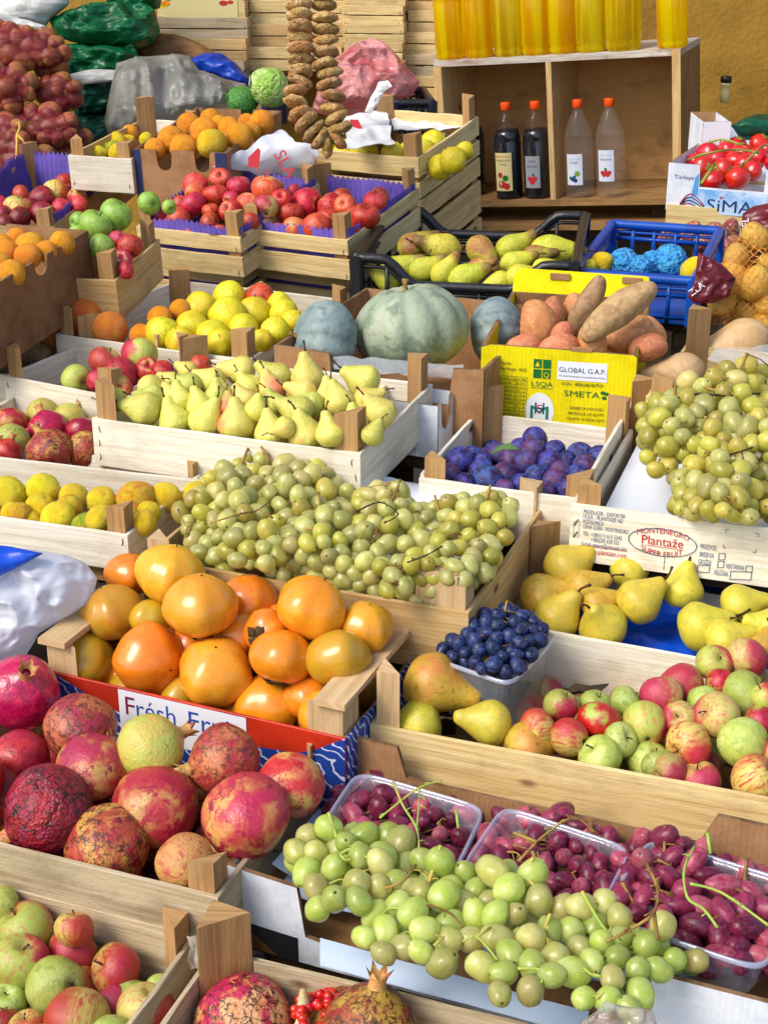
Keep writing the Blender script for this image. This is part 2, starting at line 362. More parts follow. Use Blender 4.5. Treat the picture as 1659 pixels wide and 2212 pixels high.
fruit('apple_vivid', '#b41020', '#9a0c1c', None, side=('#9cb040', .72, 1.1), streak=('#d84a5a', .35), dots=('#f0a8a8', 17., .045, .3), rough=.3, coat=.2)
fruit('orange_skin', '#f6a80e', '#f09a08', None, dots=('#f6b840', 22., .09, .25), rough=.42, bump=.14, bs=42., coat=.05, vj=.08)
fruit('grapefruit_skin', '#e8862c', '#e0702a', None, dots=('#f0a858', 22., .09, .25), rough=.45, bump=.14, bs=42., vj=.08)
fruit('lemon_skin', '#f0d41a', '#e8c414', None, rough=.4, bump=.14, bs=30., vj=.08)
fruit('lime_skin', '#a8bc20', '#8aa818', '#d0c020', rough=.4, bump=.12, bs=30.)
fruit('mandarin_yellow', '#f2d81e', '#e8c414', '#b4b82a', lo3=.55, hi3=.7, speck=('#4a3418', 5., .66, .8), rough=.4, bump=.13, bs=38., vj=.08)
fruit('mandarin_orange', '#e29a16', '#d4b41c', '#c8801a', speck=('#4a3018', 5., .62, .8), rough=.42, bump=.13, bs=38., vj=.08)
fruit('quince_skin', '#e2ce20', '#d6bc18', '#c6c426', speck=('#6a5020', 7., .7, .6), rough=.42, bump=.05, bs=9., vj=.1)
fruit('pear_yellow', '#e0d268', '#d4ca58', '#c6c258', side=('#dc9a5e', .75, 1.3), speck=('#7a6028', 9., .68, .6), dots=('#9a8a3a', 26., .05, .4), rough=.38, vj=.08, bump=.06, bs=12.)
fruit('pear_blush', '#e0cc68', '#d6c25c', None, side=('#d8805a', -.1, .9), speck=('#7a6028', 9., .7, .5), dots=('#9a8a3a', 26., .05, .4), rough=.38, vj=.08, bump=.06, bs=12.)
fruit('pear_green', '#c4c458', '#b4b84e', '#d0c860', speck=('#6a5a28', 8., .66, .6), dots=('#7f8038', 26., .05, .4), rough=.4, vj=.08, bump=.06, bs=12.)
fruit('pear_spotted', '#d2bc3c', '#c6b23a', '#b8ae3c', dots=('#6a4f1c', 13., .17, .85), speck=('#7a5a20', 6., .64, .7), rough=.42, vj=.08, bump=.025, bs=14.)
fruit('pear_russet', '#cfa436', '#c0a03c', '#b8922e', side=('#c8803c', .3, 1.1), dots=('#7a5820', 13., .17, .8), speck=('#7a4c1c', 5., .58, .7), rough=.42, vj=.08, bump=.025, bs=14., crack=('#7a4c1c', 4., .04, .60))
fruit('pear_conference', '#c6c434', '#b4ba30', '#d0c440', axis=('#8d6a30', 1.2, 1.9), speck=('#7a5a28', 5., .60, .7), rough=.42, bump=.07, bs=12.)
fruit('pear_conference_rust', '#c4b43a', '#b8a436', None, side=('#a8683a', .2, 1.), axis=('#7c582c', 1., 1.8), speck=('#6a4a24', 5., .56, .7), rough=.42, bump=.07, bs=12.)
fruit('pom_red', '#a01420', '#b83428', '#70101e', lo3=.55, hi3=.68, speck=('#5a1420', 6., .62, .8), dots=('#d8a060', 22., .06, .4), rough=.36, bump=0.039, bs=9., coat=.15, crack=('#4a1812', 4., .06, .56))
fruit('pom_vivid', '#ac0c28', '#960830', '#c81c28', speck=('#4a0c1c', 4., .7, .8), rough=.24, bump=0.028, bs=7., coat=.35)
fruit('pom_dull', '#a02a2e', '#bc7444', '#96502e', speck=('#5a3020', 7., .52, .9), dots=('#cfa070', 24., .08, .5), rough=.45, bump=0.044, bs=10., crack=('#4a2c18', 5., .08, .50))
fruit('pom_yellow', '#b8aa4c', '#a8b050', '#c89a4a', lo3=.56, hi3=.7, speck=('#5a4420', 7., .6, .85), dots=('#6a4a24', 16., .07, .5), rough=.42, bump=0.044, bs=10., crack=('#5a4018', 5., .06, .58))
fruit('pom_pink', '#b82a34', '#d0a858', '#a81c30', lo=.42, hi=.7, speck=('#6a3020', 8., .62, .8), dots=('#e0c080', 26., .07, .4), rough=.38, bump=0.039, bs=10., coat=.08, crack=('#5a3018', 4., .07, .56))
fruit('pom_brown', '#a8482c', '#c09040', '#982430', speck=('#4a2a18', 6., .52, .9), dots=('#d0a860', 26., .08, .5), rough=.48, bump=0.050, bs=11., crack=('#3a2012', 6., .08, .48))
fruit('pom_black', '#941626', '#701020', '#962048', speck=('#1c0c10', 4., .54, .9), rough=.35, bump=.12, bs=9., coat=.1, crack=('#140a0c', 6., .09, .42))
fruit('pom_scar', '#b02030', '#c8a068', '#c2884a', lo=.48, hi=.58, speck=('#2a140c', 7., .56, .95), rough=.45, bump=0.066, bs=9., crack=('#2a160c', 5., .10, .42))
fruit('pom_beige', '#c0964e', '#b88a4a', '#b0603a', speck=('#5a3a1c', 7., .60, .8), rough=.5, bump=0.055, bs=10.)
fruit('persimmon_orange', '#e8881a', '#e07a16', '#e6a02a', s1=.8, lo=.3, hi=.75, lo3=.45, hi3=.85, speck=('#3a1c0c', 3., .74, .8), rough=.24, coat=.25, bump=.006, bs=9., vj=.06, hj=.008, crack=('#7a3a10', 3., .03, .62))
fruit('persimmon_yellow', '#e2a024', '#dc921c', '#deb03a', s1=.8, lo=.3, hi=.75, lo3=.45, hi3=.85, speck=('#4a2c10', 3., .72, .8), rough=.24, coat=.2, bump=.006, bs=9., vj=.06, hj=.01, crack=('#7a4414', 3., .03, .62))
fruit('persimmon_olive', '#c0921e', '#b09028', '#c87a18', s1=.8, lo=.3, hi=.75, lo3=.45, hi3=.85, speck=('#3a2410', 3., .7, .8), rough=.24, coat=.15, bump=.006, bs=9., vj=.06)
fruit('plum_skin', '#1e1c44', '#381a40', None, bloom=('#4a5cb4', 2.2, .65), speck=('#1c1430', 7., .66, .7), dots=('#8088c8', 18., .05, .4), rough=.5, spec=.35, vj=.15, hj=.02)
fruit('plum_red', '#3c1c40', '#5a1c40', None, bloom=('#5a5aa4', 2.0, .5), speck=('#2a1030', 7., .66, .6), rough=.45, spec=.4)
fruit('tomato_skin', '#c4120e', '#d01c10', None, rough=.18, coat=.5, bump=.02, bs=5., vj=.08, hj=.006)
fruit('pumpkin_pale', '#8f9d84', '#a3ac92', '#76876f', speck=('#a08a60', 9., .64, .6), dots=('#b4bca4', 14., .08, .4), rough=.6, bump=.035, bs=12., vj=.03)
fruit('pumpkin_blue', '#78898a', '#8a9894', '#67787a', speck=('#9aa4a0', 9., .62, .5), rough=.6, bump=.035, bs=12., vj=.03)
fruit('sweet_potato', '#c67a50', '#b66c48', '#d48c5e', speck=('#4a3020', 8., .62, .7), dots=('#5a3a28', 9., .06, .6), rough=.6, bump=.05, bs=14.)
fruit('sweet_potato_pale', '#b08a62', '#9a7450', '#bc9068', speck=('#3e2e22', 7., .6, .7), rough=.65, bump=.05, bs=14.)
fruit('squash_skin', '#cfae7c', '#c4a06c', None, speck=('#9a7a50', 8., .66, .4), rough=.5, bump=.04, bs=8.)
fruit('potato_red_net', '#9c5c2e', '#aa6a38', '#843c28', speck=('#4a2018', 8., .6, .6), rough=.6, bump=.1, bs=12.)
fruit('potato_yellow', '#cfa03c', '#d8b050', '#b88a30', speck=('#6a4a1c', 9., .66, .6), rough=.5, bump=.1, bs=12.)
fruit('potato_brown', '#a08058', '#8a6a46', None, speck=('#4a3828', 8., .6, .6), rough=.7, bump=.1, bs=12.)
fruit('cabbage_leaf', '#a4cc54', '#c8e08c', '#86b844', rough=.5, bump=.2, bs=6.); plain('cabbage_dark', '#2f6a26', .55, '#5c9a3c', 8., .6, 20.)
fruit('fig_skin', '#b88a4c', '#d6b074', '#9a6434', lo3=.54, hi3=.66, speck=('#5a3418', 5., .64, .6), rough=.55, bump=.16, bs=7., vj=.22, hj=.012)
fruit('onion_skin', '#8a2a34', '#b06a4a', '#d0b080', rough=.4, bump=.1)
def grapeskin(name, a, b, e, sss, rough, bl=None):
    m, t = newmat(name); tc, v, r = objvec(t)
    c = mixc(t, mr(t, noi(t, v, 1.1, 2.), .35, .65), col(a), col(b))
    c = mixc(t, mth(t, 'MULTIPLY', mr(t, mth(t, 'FRACT', mth(t, 'MULTIPLY', r, 9.7)), .5, 1.), .55), c, col(e))
    c = mixc(t, mth(t, 'MULTIPLY', mr(t, noi(t, v, 3.5, 6., .7), .66, .72), .65), c, col('#6a4a24'))
    c = mixc(t, mth(t, 'MULTIPLY', mr(t, noi(t, vmul(t, v, (5., 5., .6)), 1., 4., .6), .45, .75), .4), c, col(b if sss > .5 else e))
    if bl: c = mixc(t, mth(t, 'MULTIPLY', mr(t, noi(t, v, 2.2, 5., .65, .6), .4, .62), bl[1]), c, col(bl[0]))
    xy = nd(t, 'VectorMath', dict(operation='LENGTH'), i0=vmul(t, tc, (1., 1., 0.))).outputs['Value']; zz = nd(t, 'SeparateXYZ', None, i0=tc).outputs[2]
    c = mixc(t, mth(t, 'MULTIPLY', mr(t, xy, .17, .09), mth(t, 'MULTIPLY', mr(t, zz, 0., .1), .85)), c, col('#4a3016'))
    hs = nd(t, 'HueSaturation', None, Value=mth(t, 'ADD', mth(t, 'MULTIPLY', mth(t, 'FRACT', mth(t, 'MULTIPLY', r, 31.1)), .5), .68), Color=c).outputs[0]
    p = nd(t, 'BsdfPrincipled', None, Base_Color=hs); p.inputs['Specular IOR Level'].default_value = .5
    t.links.new(mth(t, 'ADD', mth(t, 'MULTIPLY', noi(t, v, 2.5, 4.), .3), rough - .15), p.inputs['Roughness'])
    t.links.new(nd(t, 'Bump', None, Strength=.12, Distance=.02, Height=noi(t, v, 3., 3.)).outputs[0], p.inputs['Normal'])
    p.inputs['Transmission Weight'].default_value = .4 if sss > .5 else 0.; p.inputs['IOR'].default_value = 1.35
    p.inputs['Subsurface Weight'].default_value = sss; p.inputs['Subsurface Scale'].default_value = .022 if sss > .5 else .008; p.inputs['Coat Weight'].default_value = .45 if sss > .5 else .15; p.inputs['Coat Roughness'].default_value = .22; p.inputs['Subsurface Radius'].default_value = (1., .92, .45) if sss > .5 else (1., .3, .25)
    fin(t, p.outputs[0])
grapeskin('grape_white', '#dcd88c', '#c8c868', '#dcc684', .9, .35)
grapeskin('grape_green', '#c4d85c', '#d8e488', '#aac450', .9, .33)
grapeskin('grape_gold', '#d8d060', '#c8c450', '#d8b85c', .9, .36)
grapeskin('grape_red', '#560c28', '#80183a', '#9a3450', .35, .34, ('#98648a', .18))
grapeskin('grape_pink', '#8a2440', '#aa4458', '#bc6468', .4, .34, ('#b084a0', .22))
grapeskin('grape_blue', '#0e1226', '#161c3a', '#222e60', .0, .45, ('#4a62a4', .42))
film('punnet_clear', '#cfd6e8', .16, .08, gl=.9, bump=.1); film('film_clear', '#d8dedc', .22, .1, gl=.7, bump=.6, bs=8.)
crumple('bag_grey', '#8a8b86', '#a4a59e', .3, 6., .5, .8); crumple('bag_pink', '#d85c62', '#f0a8a8', .25, 11., 1., .8)
crumple('bag_white', '#d2d8e8', '#e2e6f0', .3, 5., .45, .85)
plain('pith_cream', '#d4cba8', .6, '#b89a60', 30., .3, 40.); crumple('bag_blue', '#0c3aa8', '#1048c0', .35, 8., .4); plain('bag_paper_white', '#e2e2e0', .5, '#cfd0d2', 6., .4, 16.)
crumple('sack_green', '#0a5a34', '#0c7040', .35, 8.0, .6); crumple('sack_teal', '#0a4a38', '#0a5e44', .35, 8.0, .6); plain('sack_brown', '#8a6238', .7, '#6a4a28', 10., .6, 16., crease=1.2)
plain('sack_white', '#c9c9c2', .5, '#a9aca8', 8., .6, 18., crease=1.2); plain('burgundy_film', '#5a0f1e', .28, '#7a1a2a', 12., .5, 20.)
crumple('wrap_blue', '#1080d8', '#58c0f8', .28, 3., .5); plain('cap_orange', '#f0500c', .35); plain('twine_yellow', '#d8b84a', .7); plain('label_paper', '#cdd3e2', .5); plain('label_cream', '#d8cc90', .5)
def net(name, c, sc, th):
    m, t = newmat(name); uv = nd(t, 'TexCoord').outputs['UV']
    a = nd(t, 'TexWave', dict(wave_type='BANDS', bands_direction='DIAGONAL'), Vector=uv, Scale=sc, Distortion=.6).outputs[1]
    b = nd(t, 'TexWave', dict(wave_type='BANDS', bands_direction='DIAGONAL'), Vector=vmul(t, uv, (-1., 1., 1.)), Scale=sc, Distortion=.6).outputs[1]
    f = mth(t, 'MAXIMUM', mr(t, a, th, th + .1), mr(t, b, th, th + .1))
    p = nd(t, 'BsdfPrincipled', None, Base_Color=col(c), Roughness=.4); tr = nd(t, 'BsdfTransparent')
    fin(t, nd(t, 'MixShader', None, i0=f, i1=tr.outputs[0], i2=p.outputs[0]).outputs[0])
net('net_red', '#820e26', 2.4, .76); net('net_orange', '#e08a1e', 1.2, .92)
def oilmat(name, c, c2):
    m, t = newmat(name); tc, v, r = objvec(t)
    st = noi(t, vmul(t, v, (30., 30., 1.5)), 1., 4., .6)
    cc = mixc(t, mr(t, st, .42, .6), col(c), col(c2))
    p = nd(t, 'BsdfPrincipled', None, Base_Color=cc, Roughness=.08); p.inputs['Transmission Weight'].default_value = .4; p.inputs['IOR'].default_value = 1.33
    tl = nd(t, 'BsdfTranslucent', None, Color=cc).outputs[0]
    fin(t, nd(t, 'MixShader', None, i0=.5, i1=p.outputs[0], i2=tl).outputs[0])
oilmat('oil_yellow', '#fff00c', '#f0b808'); oilmat('oil_green', '#fbf020', '#d8b414'); film('pet_wine', '#e8e8f0', .008, .05, gl=.2); film('pet_clear', '#eee8e4', .045, .05, gl=.2); plain('wine_dark', '#0c0b14', .12, spec=.6)
film('wrapper', '#dcd8d8', .35, .1, '#b08a58', 24., trans=.2, bump=.6, bs=30., gl=.9)
wood('wood_worn', '#c9c2b4', '#7a4a28', stain='#8a4e26', st=.9, grain=.6)
plain('ink_grey2', '#8f949c', .5)
# ------------------------------------------------------------------ crates and boxes
class Box: pass
def frame(fl, fr, back, z, h, bl=True, tilt=0., edge=False):
    """open box from photo pixels: rim corners front-left, front-right, and back-left (or back-right); rim height z, wall height h.
    tilt None: lean the box (back edge up) until the back corner falls where the photo has it"""
    A = P(*fl, z); B = P(*fr, z); ex = B - A; w = ex.length; ex.normalize(); eh = Vector((-ex.y, ex.x, 0)); Q = A if bl else B
    def at(tl):
        ey = eh * math.cos(rad(tl)) + Vector((0, 0, 1)) * math.sin(rad(tl)); ez = ex.cross(ey)
        rr = ray(*back); t = (Q - CO).dot(ez) / rr.dot(ez); v = CO + rr * t - Q; return ey, ez, v
    if edge:                                                        # trust the right edge's direction, find the yaw
        best = None
        for k in range(-60, 130):
            ps = rad(k * .25); ex = Vector((math.cos(ps), -math.sin(ps), 0)); eh = Vector((math.sin(ps), math.cos(ps), 0)); Q = B; e_ = abs(at(tilt)[2].normalized().dot(ex))
            if best is None or e_ < best[0]: best = (e_, ex, eh)
        ex, eh = best[1], best[2]; ps = [B - ex * (k * .002) for k in range(20, 400)]
        A = min(ps, key=lambda p: abs(project(p)[0] - fl[0])); w = (B - A).length
    if tilt is None: tilt = min((abs(at(k * .5)[2].normalized().dot(ex)), k * .5) for k in range(0, 41))[1]
    ey, ez, v = at(tilt); b = Box(); b.tilt = tilt
    b.w, b.d, b.h, b.z = w, v.dot(ey), h, z
    o = A + ex * (w / 2) + ey * (b.d / 2) - ez * h
    b.M = Matrix(((ex.x, ey.x, ez.x, o.x), (ex.y, ey.y, ez.y, o.y), (ex.z, ey.z, ez.z, o.z), (0, 0, 0, 1)))
    b.ex, b.ey, b.ez, b.o = ex, ey, ez, o
    return b
BOXES = []
def crate(label, fr, group='wooden fruit crates on the stall', mat='wood_pale', post='wood_post', pt=.028, ph=.055, bands=((.2, 1.),), sides=None, t=.006, posts='1111', phs=None, cat='crate', staples=0, front_mat=None, back_mat=None, base=True, flat=False):
    staples = max(staples, 1)
    """slatted wooden crate: boards all round between four three-cornered posts that stick up over the rim"""
    b = fr; w, d, h = b.w, b.d, b.h
    root = tag(empty('wooden_crate', b.M), label, cat, group); b.root = root; BOXES.append(b)
    M = MAT[mat]; n = 7
    for (a, c) in bands:
        f = MB(); f.box((-w / 2, -d / 2, h * a), (w / 2, -d / 2 + t, h * c), n=n, jit=.0 if flat else .0016, bow=0 if flat else -.0015, bev=.0008)
        fo = f.build('front_board', MAT[front_mat] if front_mat else M, root); b.front = fo
        k = MB(); k.box((-w / 2, d / 2 - t, h * a), (w / 2, d / 2, h * c), n=n, jit=.0026, bow=.0015, bev=.0008); k.build('back_board', MAT[back_mat] if back_mat else M, root)
        for i in range(staples):
            for sx in (-1, 1):
                s = MB(); zz = h * (a + (c - a) * (.2 + .6 * i / max(staples - 1, 1))); x = sx * (w / 2 - R.uniform(.006, .014))
                s.tube([(x, -d / 2 - .0006, zz + .005), (x + R.uniform(-.002, .002), -d / 2 - .001, zz), (x + R.uniform(-.002, .002), -d / 2 - .0006, zz - .005)], .0006, 4)
                s.build('staple', MAT['staple_metal'], fo)
    for (a, c) in (sides or bands):
        for sx in (-1, 1):
            s = MB(); x0 = -w / 2 if sx < 0 else w / 2 - t
            s.box((x0, -d / 2 + t, h * a), (x0 + t, d / 2 - t, h * c), n=n, jit=.0026, bow=sx * .0015, bev=.0008); s.build('side_board', M, root)
    i = 0
    for (sx, sy) in ((-1, -1), (1, -1), (1, 1), (-1, 1)):
        if posts[i] == '1':
            p = MB(); x = sx * (w / 2 - t - .0005); y = sy * (d / 2 - t - .0005); pp = pt * R.uniform(.92, 1.08)
            pts = [(x, y), (x - sx * pp, y), (x, y - sy * pp)]
            if sx * sy < 0: pts.reverse()
            hh = h + (phs[i] if phs else ph) * R.uniform(.92, 1.08)
            p.prism(pts, .004, hh, top=[R.uniform(-.003, .003) for _ in range(3)])
            p.build('corner_post', MAT[post], root)
        i += 1
    if base:
        g = MB(); k = 4
        for j in range(k):
            y0 = -d / 2 + t + (d - 2 * t) * j / k; g.box((-w / 2 + t, y0 + .004, .004), (w / 2 - t, y0 + (d - 2 * t) / k - .004, .009), n=3, jit=.001)
        g.build('base_board', MAT['wood_old'], root)
    return b
def cut(n, depth=.03, r=.012, x0=.2, x1=.8):
    """notches (fractions of the width) for a box edge"""
    return [(x0 + (x1 - x0) * i / max(n - 1, 1), depth, r) for i in range(n)]
def edge_poly(w, h, notch=(), z0=0., top=None):
    """panel outline w x h, round-bottomed notches cut in the top edge; top: extra top profile [(x, z)] right to left"""
    pts = [(0, z0), (w, z0)]
    if top: return pts + [(x * w, z * h) for x, z in top]
    pts.append((w, h))
    for (fx, dp, r) in sorted(notch, reverse=True):
        c = fx * w
        pts += [(c + r * 1.15, h), (c + r, h - dp + r)]
        pts += [(c + r * math.cos(g), h - dp + r - r * math.sin(g)) for g in [math.pi * k / 6 for k in range(1, 6)]]
        pts += [(c - r, h - dp + r), (c - r * 1.15, h)]
    pts.append((0, h)); return pts
def carton(label, fr, mo='card_brown', mi='card_brown', t=.005, notch=None, tops=None, group='cardboard fruit boxes on the stall', name='cardboard_box', cat='box', fmat=None, edge='card_edge'):
    """open carton with real wall thickness; notch / tops per wall: f, b, l, r"""
    b = fr; w, d, h = b.w, b.d, b.h; notch = notch or {}; tops = tops or {}
    root = tag(empty(name, b.M), label, cat, group); b.root = root; BOXES.append(b)
    def wall(nm, key, o, ex, ln, m):
        s = MB(); ex = Vector(ex); s.slab(edge_poly(ln, h, notch.get(key, ()), top=tops.get(key)), o, ex, (0, 0, 1), t, 0, 1)
        return s.build(nm, [MAT[m], MAT[edge]], root)
    b.front = wall('front_panel', 'f', (-w / 2, -d / 2, 0), (1, 0, 0), w, fmat or mo)
    # each wall: outside sheet; the inner face is the same sheet's back
    b.back = wall('back_panel', 'b', (w / 2, d / 2, 0), (-1, 0, 0), w, mi)
    b.right = wall('side_panel', 'r', (w / 2, -d / 2 + t, 0), (0, 1, 0), d - 2 * t, mo)
    b.left = wall('side_panel', 'l', (-w / 2, d / 2 - t, 0), (0, -1, 0), d - 2 * t, mo)
    g = MB(); g.box((-w / 2 + t, -d / 2 + t, .002), (w / 2 - t, d / 2 - t, .006)); g.build('base_panel', MAT[mi], root)
    return b
def on_front(b, fx, fz): return (-b.w / 2 + b.w * fx, -b.d / 2 - .0012, b.h * fz)
def ftext(b, s, fx, fz, hgt, mat, width=None, align='LEFT', curve=None, par=None, name='lettering', rise=0.):
    """lettering on a box's front: fx, fz fractions of the front"""
    return text(name, s, par or b.root, on_front(b, fx, fz), (1, 0, rise), (0, 0, 1), hgt, MAT[mat], None if width is None else width * b.w, align, curve)
def fpatch(b, name, poly, mat, lift=.0008):
    """printed patch on a front: polygon in front fractions"""
    s = MB(); s.slab([(x * b.w, z * b.h) for x, z in poly], (-b.w / 2, -b.d / 2 - lift, 0), (1, 0, 0), (0, 0, 1), .0003); return s.build(name, MAT[mat], b.root)
def ell(cx, cz, rx, rz, n=28, a0=0., a1=2 * math.pi): return [(cx + rx * math.cos(a0 + (a1 - a0) * i / n), cz + rz * math.sin(a0 + (a1 - a0) * i / n)) for i in range(n + (0 if a1 - a0 > 6.28 else 1))]
def fline(b, name, pts, mat, wd=.0012, closed=False, lift=.0013):
    s = MB(); pp = [Vector((-b.w / 2 + x * b.w, -b.d / 2 - lift, z * b.h)) for x, z in pts]
    if closed: pp.append(pp[0])
    for i in range(len(pp) - 1):
        a, c = pp[i], pp[i + 1]; dr = (c - a).normalized(); nn = Vector((-dr.z, 0, dr.x)) * wd / 2; e = dr * wd * .4
        s.add([a - nn - e, c - nn + e, c + nn + e, a + nn - e], [(0, 1, 2, 3)], None, 0, False)
    return s.build(name, MAT[mat], b.root)
def liner(b, name, label, mat, z0, z1, inset=.008, zig=.0, walls='fblr', wave=.004, step=.012, cat='liner'):
    """paper liner standing inside a box; zig = saw-toothed upper edge"""
    s = MB(); w, d = b.w / 2 - inset, b.d / 2 - inset
    segs = {'f': ((-w, -d), (w, -d)), 'r': ((w, -d), (w, d)), 'b': ((w, d), (-w, d)), 'l': ((-w, d), (-w, -d))}
    for k in walls:
        a, c = segs[k]; ln = math.dist(a, c); n = max(int(ln / step), 2) * 2; dx = ((c[0] - a[0]) / ln, (c[1] - a[1]) / ln); nx = (-dx[1], dx[0]); sd = R.random() * 40
        lo = []; hi = []; uv = []
        for i in range(n + 1):
            tt = i / n; wv = wave * mnoise.noise(Vector((tt * ln * 18 + sd, 0, 0)))
            x = a[0] + (c[0] - a[0]) * tt; y = a[1] + (c[1] - a[1]) * tt
            lo.append((x + nx[0] * (wv + .006), y + nx[1] * (wv + .006), z0))
            hz = z1 + (zig if i % 2 else -zig) + .012 * mnoise.noise(Vector((tt * ln * 7 + sd, 3, 0)))
            hi.append((x + nx[0] * (wv * 2 + .002 - .5 * max(0, hz - b.h)), y + nx[1] * (wv * 2 + .002), hz))
        th = [(p[0] + nx[0] * .0012, p[1] + nx[1] * .0012, p[2]) for p in lo + hi]; m = n + 1
        fs = [(i, i + 1, m + i + 1, m + i) for i in range(n)] + [(2 * m + i + 1, 2 * m + i, 3 * m + i, 3 * m + i + 1) for i in range(n)] + [(m + i, m + i + 1, 3 * m + i + 1, 3 * m + i) for i in range(n)]
        s.add(lo + hi + th, fs)
    o = s.build(name, MAT[mat], None, b.M); return tag(o, label, cat)
# ------------------------------------------------------------------ fruit meshes, unit size
def fruitmesh(name, prof, seg=28, deform=None):
    b = MB(); b.lathe(prof, seg, 0, deform); return b.mesh(name)
def mk_apple(i):
    rr = random.Random(i); el = rr.uniform(.84, .96); tp = rr.uniform(.08, .2); ph = rr.uniform(0, 6)
    prof = []
    for k in range(23):
        a = math.pi * k / 22; r = max(math.sin(a), .004); z = -math.cos(a) * el
        z -= .30 * math.exp(-(r / .27) ** 2) if a > math.pi / 2 else -.20 * math.exp(-(r / .25) ** 2)
        r *= 1 + tp * (-math.cos(a)) * .6; prof.append((r / (1 + tp * .2), z))
    def df(p):
        g = math.atan2(p.y, p.x); rr_ = math.hypot(p.x, p.y)
        f = 1 + .025 * math.sin(2 * g + ph) + .03 * math.cos(5 * g + ph) * (1 - p.z) * .5
        return Vector((p.x * f, p.y * f, p.z + .05 * p.x * math.sin(ph) + .03 * mnoise.noise(p * 1.6 + Vector((i * 7, 0, 0)))))
    return fruitmesh('apple', prof, 28, df)
def mk_ball(i, sq=.94, lump=.05, fr=1.3, nip=0., name='ball'):
    def df(p):
        n = mnoise.noise(p * fr + Vector((i * 9.1, i, 0))); q_ = p * (1 + lump * n); q_.z *= sq
        if nip: q_.z += nip * (math.exp(-((p.z - 1) / .12) ** 2) - math.exp(-((p.z + 1) / .1) ** 2) * .6)
        else: q_.z -= .07 * math.exp(-((math.hypot(p.x, p.y)) / .15) ** 2) * (1 if p.z > 0 else -.3)
        return q_
    return fruitmesh(name, sph(28, 20), 28, df)
PEARP = {'std': [(.02, -.80), (.30, -.86), (.72, -.66), (.98, -.18), (.92, .22), (.66, .66), (.43, 1.04), (.31, 1.32), (.20, 1.48), (.03, 1.52)],
         'squat': [(.02, -.78), (.32, -.84), (.76, -.64), (1.0, -.14), (.92, .24), (.64, .66), (.42, 1.0), (.31, 1.22), (.20, 1.36), (.03, 1.39)],
         'long': [(.02, -1.10), (.40, -1.08), (.84, -.66), (1.0, -.10), (.92, .42), (.70, 1.0), (.50, 1.55), (.38, 2.0), (.22, 2.2), (.03, 2.24)]}
def mk_pear(kind, i):
    rr = random.Random(i * 5 + 1); bx = rr.uniform(-.12, .12); ph = rr.uniform(0, 6)
    def df(p):
        n = mnoise.noise(p * 1.1 + Vector((i * 5.3, 2, 1))); f = 1 + .06 * n
        return Vector((p.x * f + bx * max(p.z, 0) ** 2 * .7, p.y * f, p.z + .03 * n))
    return fruitmesh('pear', spline(PEARP[kind], 22), 26, df)
def mk_pom(i):
    def df(p):
        f = 1.0
        for k in range(6):
            g = math.pi * k / 3 + i; f += .018 * abs(math.sin(1.5 * (math.atan2(p.y, p.x) - g)))
        n = mnoise.noise(p * 1.2 + Vector((i * 4.4, 0, 3))); q_ = p * (.97 + .03 * f + .07 * n)
        d = max(abs(q_.x), abs(q_.y)); q_.x *= 1 - .04 * abs(q_.y); q_.z *= .9
        q_.z += .16 * math.exp(-(math.hypot(p.x, p.y) / .25) ** 2) * (p.z > 0)
        return q_
    return fruitmesh('pomegranate', sph(32, 24), 32, df)
def mk_persimmon(i):
    def df(p):
        g = math.atan2(p.y, p.x); sqr = 1 + .045 * math.cos(4 * g + .3 * i) + .02 * math.cos(8 * g)
        n = mnoise.noise(p * 1.0 + Vector((i * 3.3, 1, 0)))
        z = p.z * (.92 if p.z > 0 else .80); r = math.hypot(p.x, p.y)
        z -= .10 * math.exp(-(r / .3) ** 2) * (p.z < 0) * -1
        if i == 3: sqr -= .10 * math.exp(-((g - .5) / .22) ** 2) + .08 * math.exp(-((g + 1.9) / .2) ** 2)
        if i == 1: sqr -= .05 * math.exp(-((g - 1.2) / .1) ** 2)
        return Vector((p.x * sqr * (1 + .05 * n), p.y * sqr * (1 + .05 * n), z * (1 + .04 * n)))
    return fruitmesh('persimmon', sph(36, 24), 36, df)
def mk_pumpkin(i):
    def df(p):
        g = math.atan2(p.y, p.x); rib = abs(math.cos(5.5 * g)) ** .6; r = math.hypot(p.x, p.y)
        f = .875 + .125 * rib; z = p.z * .76 - .16 * math.exp(-(r / .25) ** 2) * (1 if p.z > 0 else -1)
        n = mnoise.noise(p * 1.3 + Vector((i * 3, 0, 0))); f += .03 * n
        return Vector((p.x * f, p.y * f, z * (1 + .02 * rib)))
    return fruitmesh('pumpkin', sph(72, 30), 72, df)
def mk_spud(i, ln=1.3, pts=.55, bend=.25):
    """lumpy tuber along z, half-length ln"""
    rr = random.Random(i * 3); bx = rr.uniform(-bend, bend); by = rr.uniform(-bend, bend) * .5
    def df(p):
        z = p.z * ln; tp = (1 - abs(p.z) ** 2.2) ** .0 if False else 1
        f = 1 + .15 * mnoise.noise(p * 1.1 + Vector((i * 8, 0, 0))) + .02 * mnoise.noise(p * 4 + Vector((i, 4, 0)))
        return Vector((p.x * f + bx * p.z * p.z, p.y * f + by * p.z * p.z, z))
    prof = [(max(math.sin(math.pi * k / 20) ** pts, .004), -math.cos(math.pi * k / 20)) for k in range(21)]
    return fruitmesh('tuber', prof, 22, df)
def mk_stem(l, r0, r1, bx=.12, name='stem', knob=1.5):
    b = MB(); b.tube([(0, 0, -.08), (bx * .1, 0, l * .35), (bx * .5, bx * .2, l * .7), (bx, bx * .4, l)], [r0, r1, r1, r1 * knob], 6); return b.mesh(name)
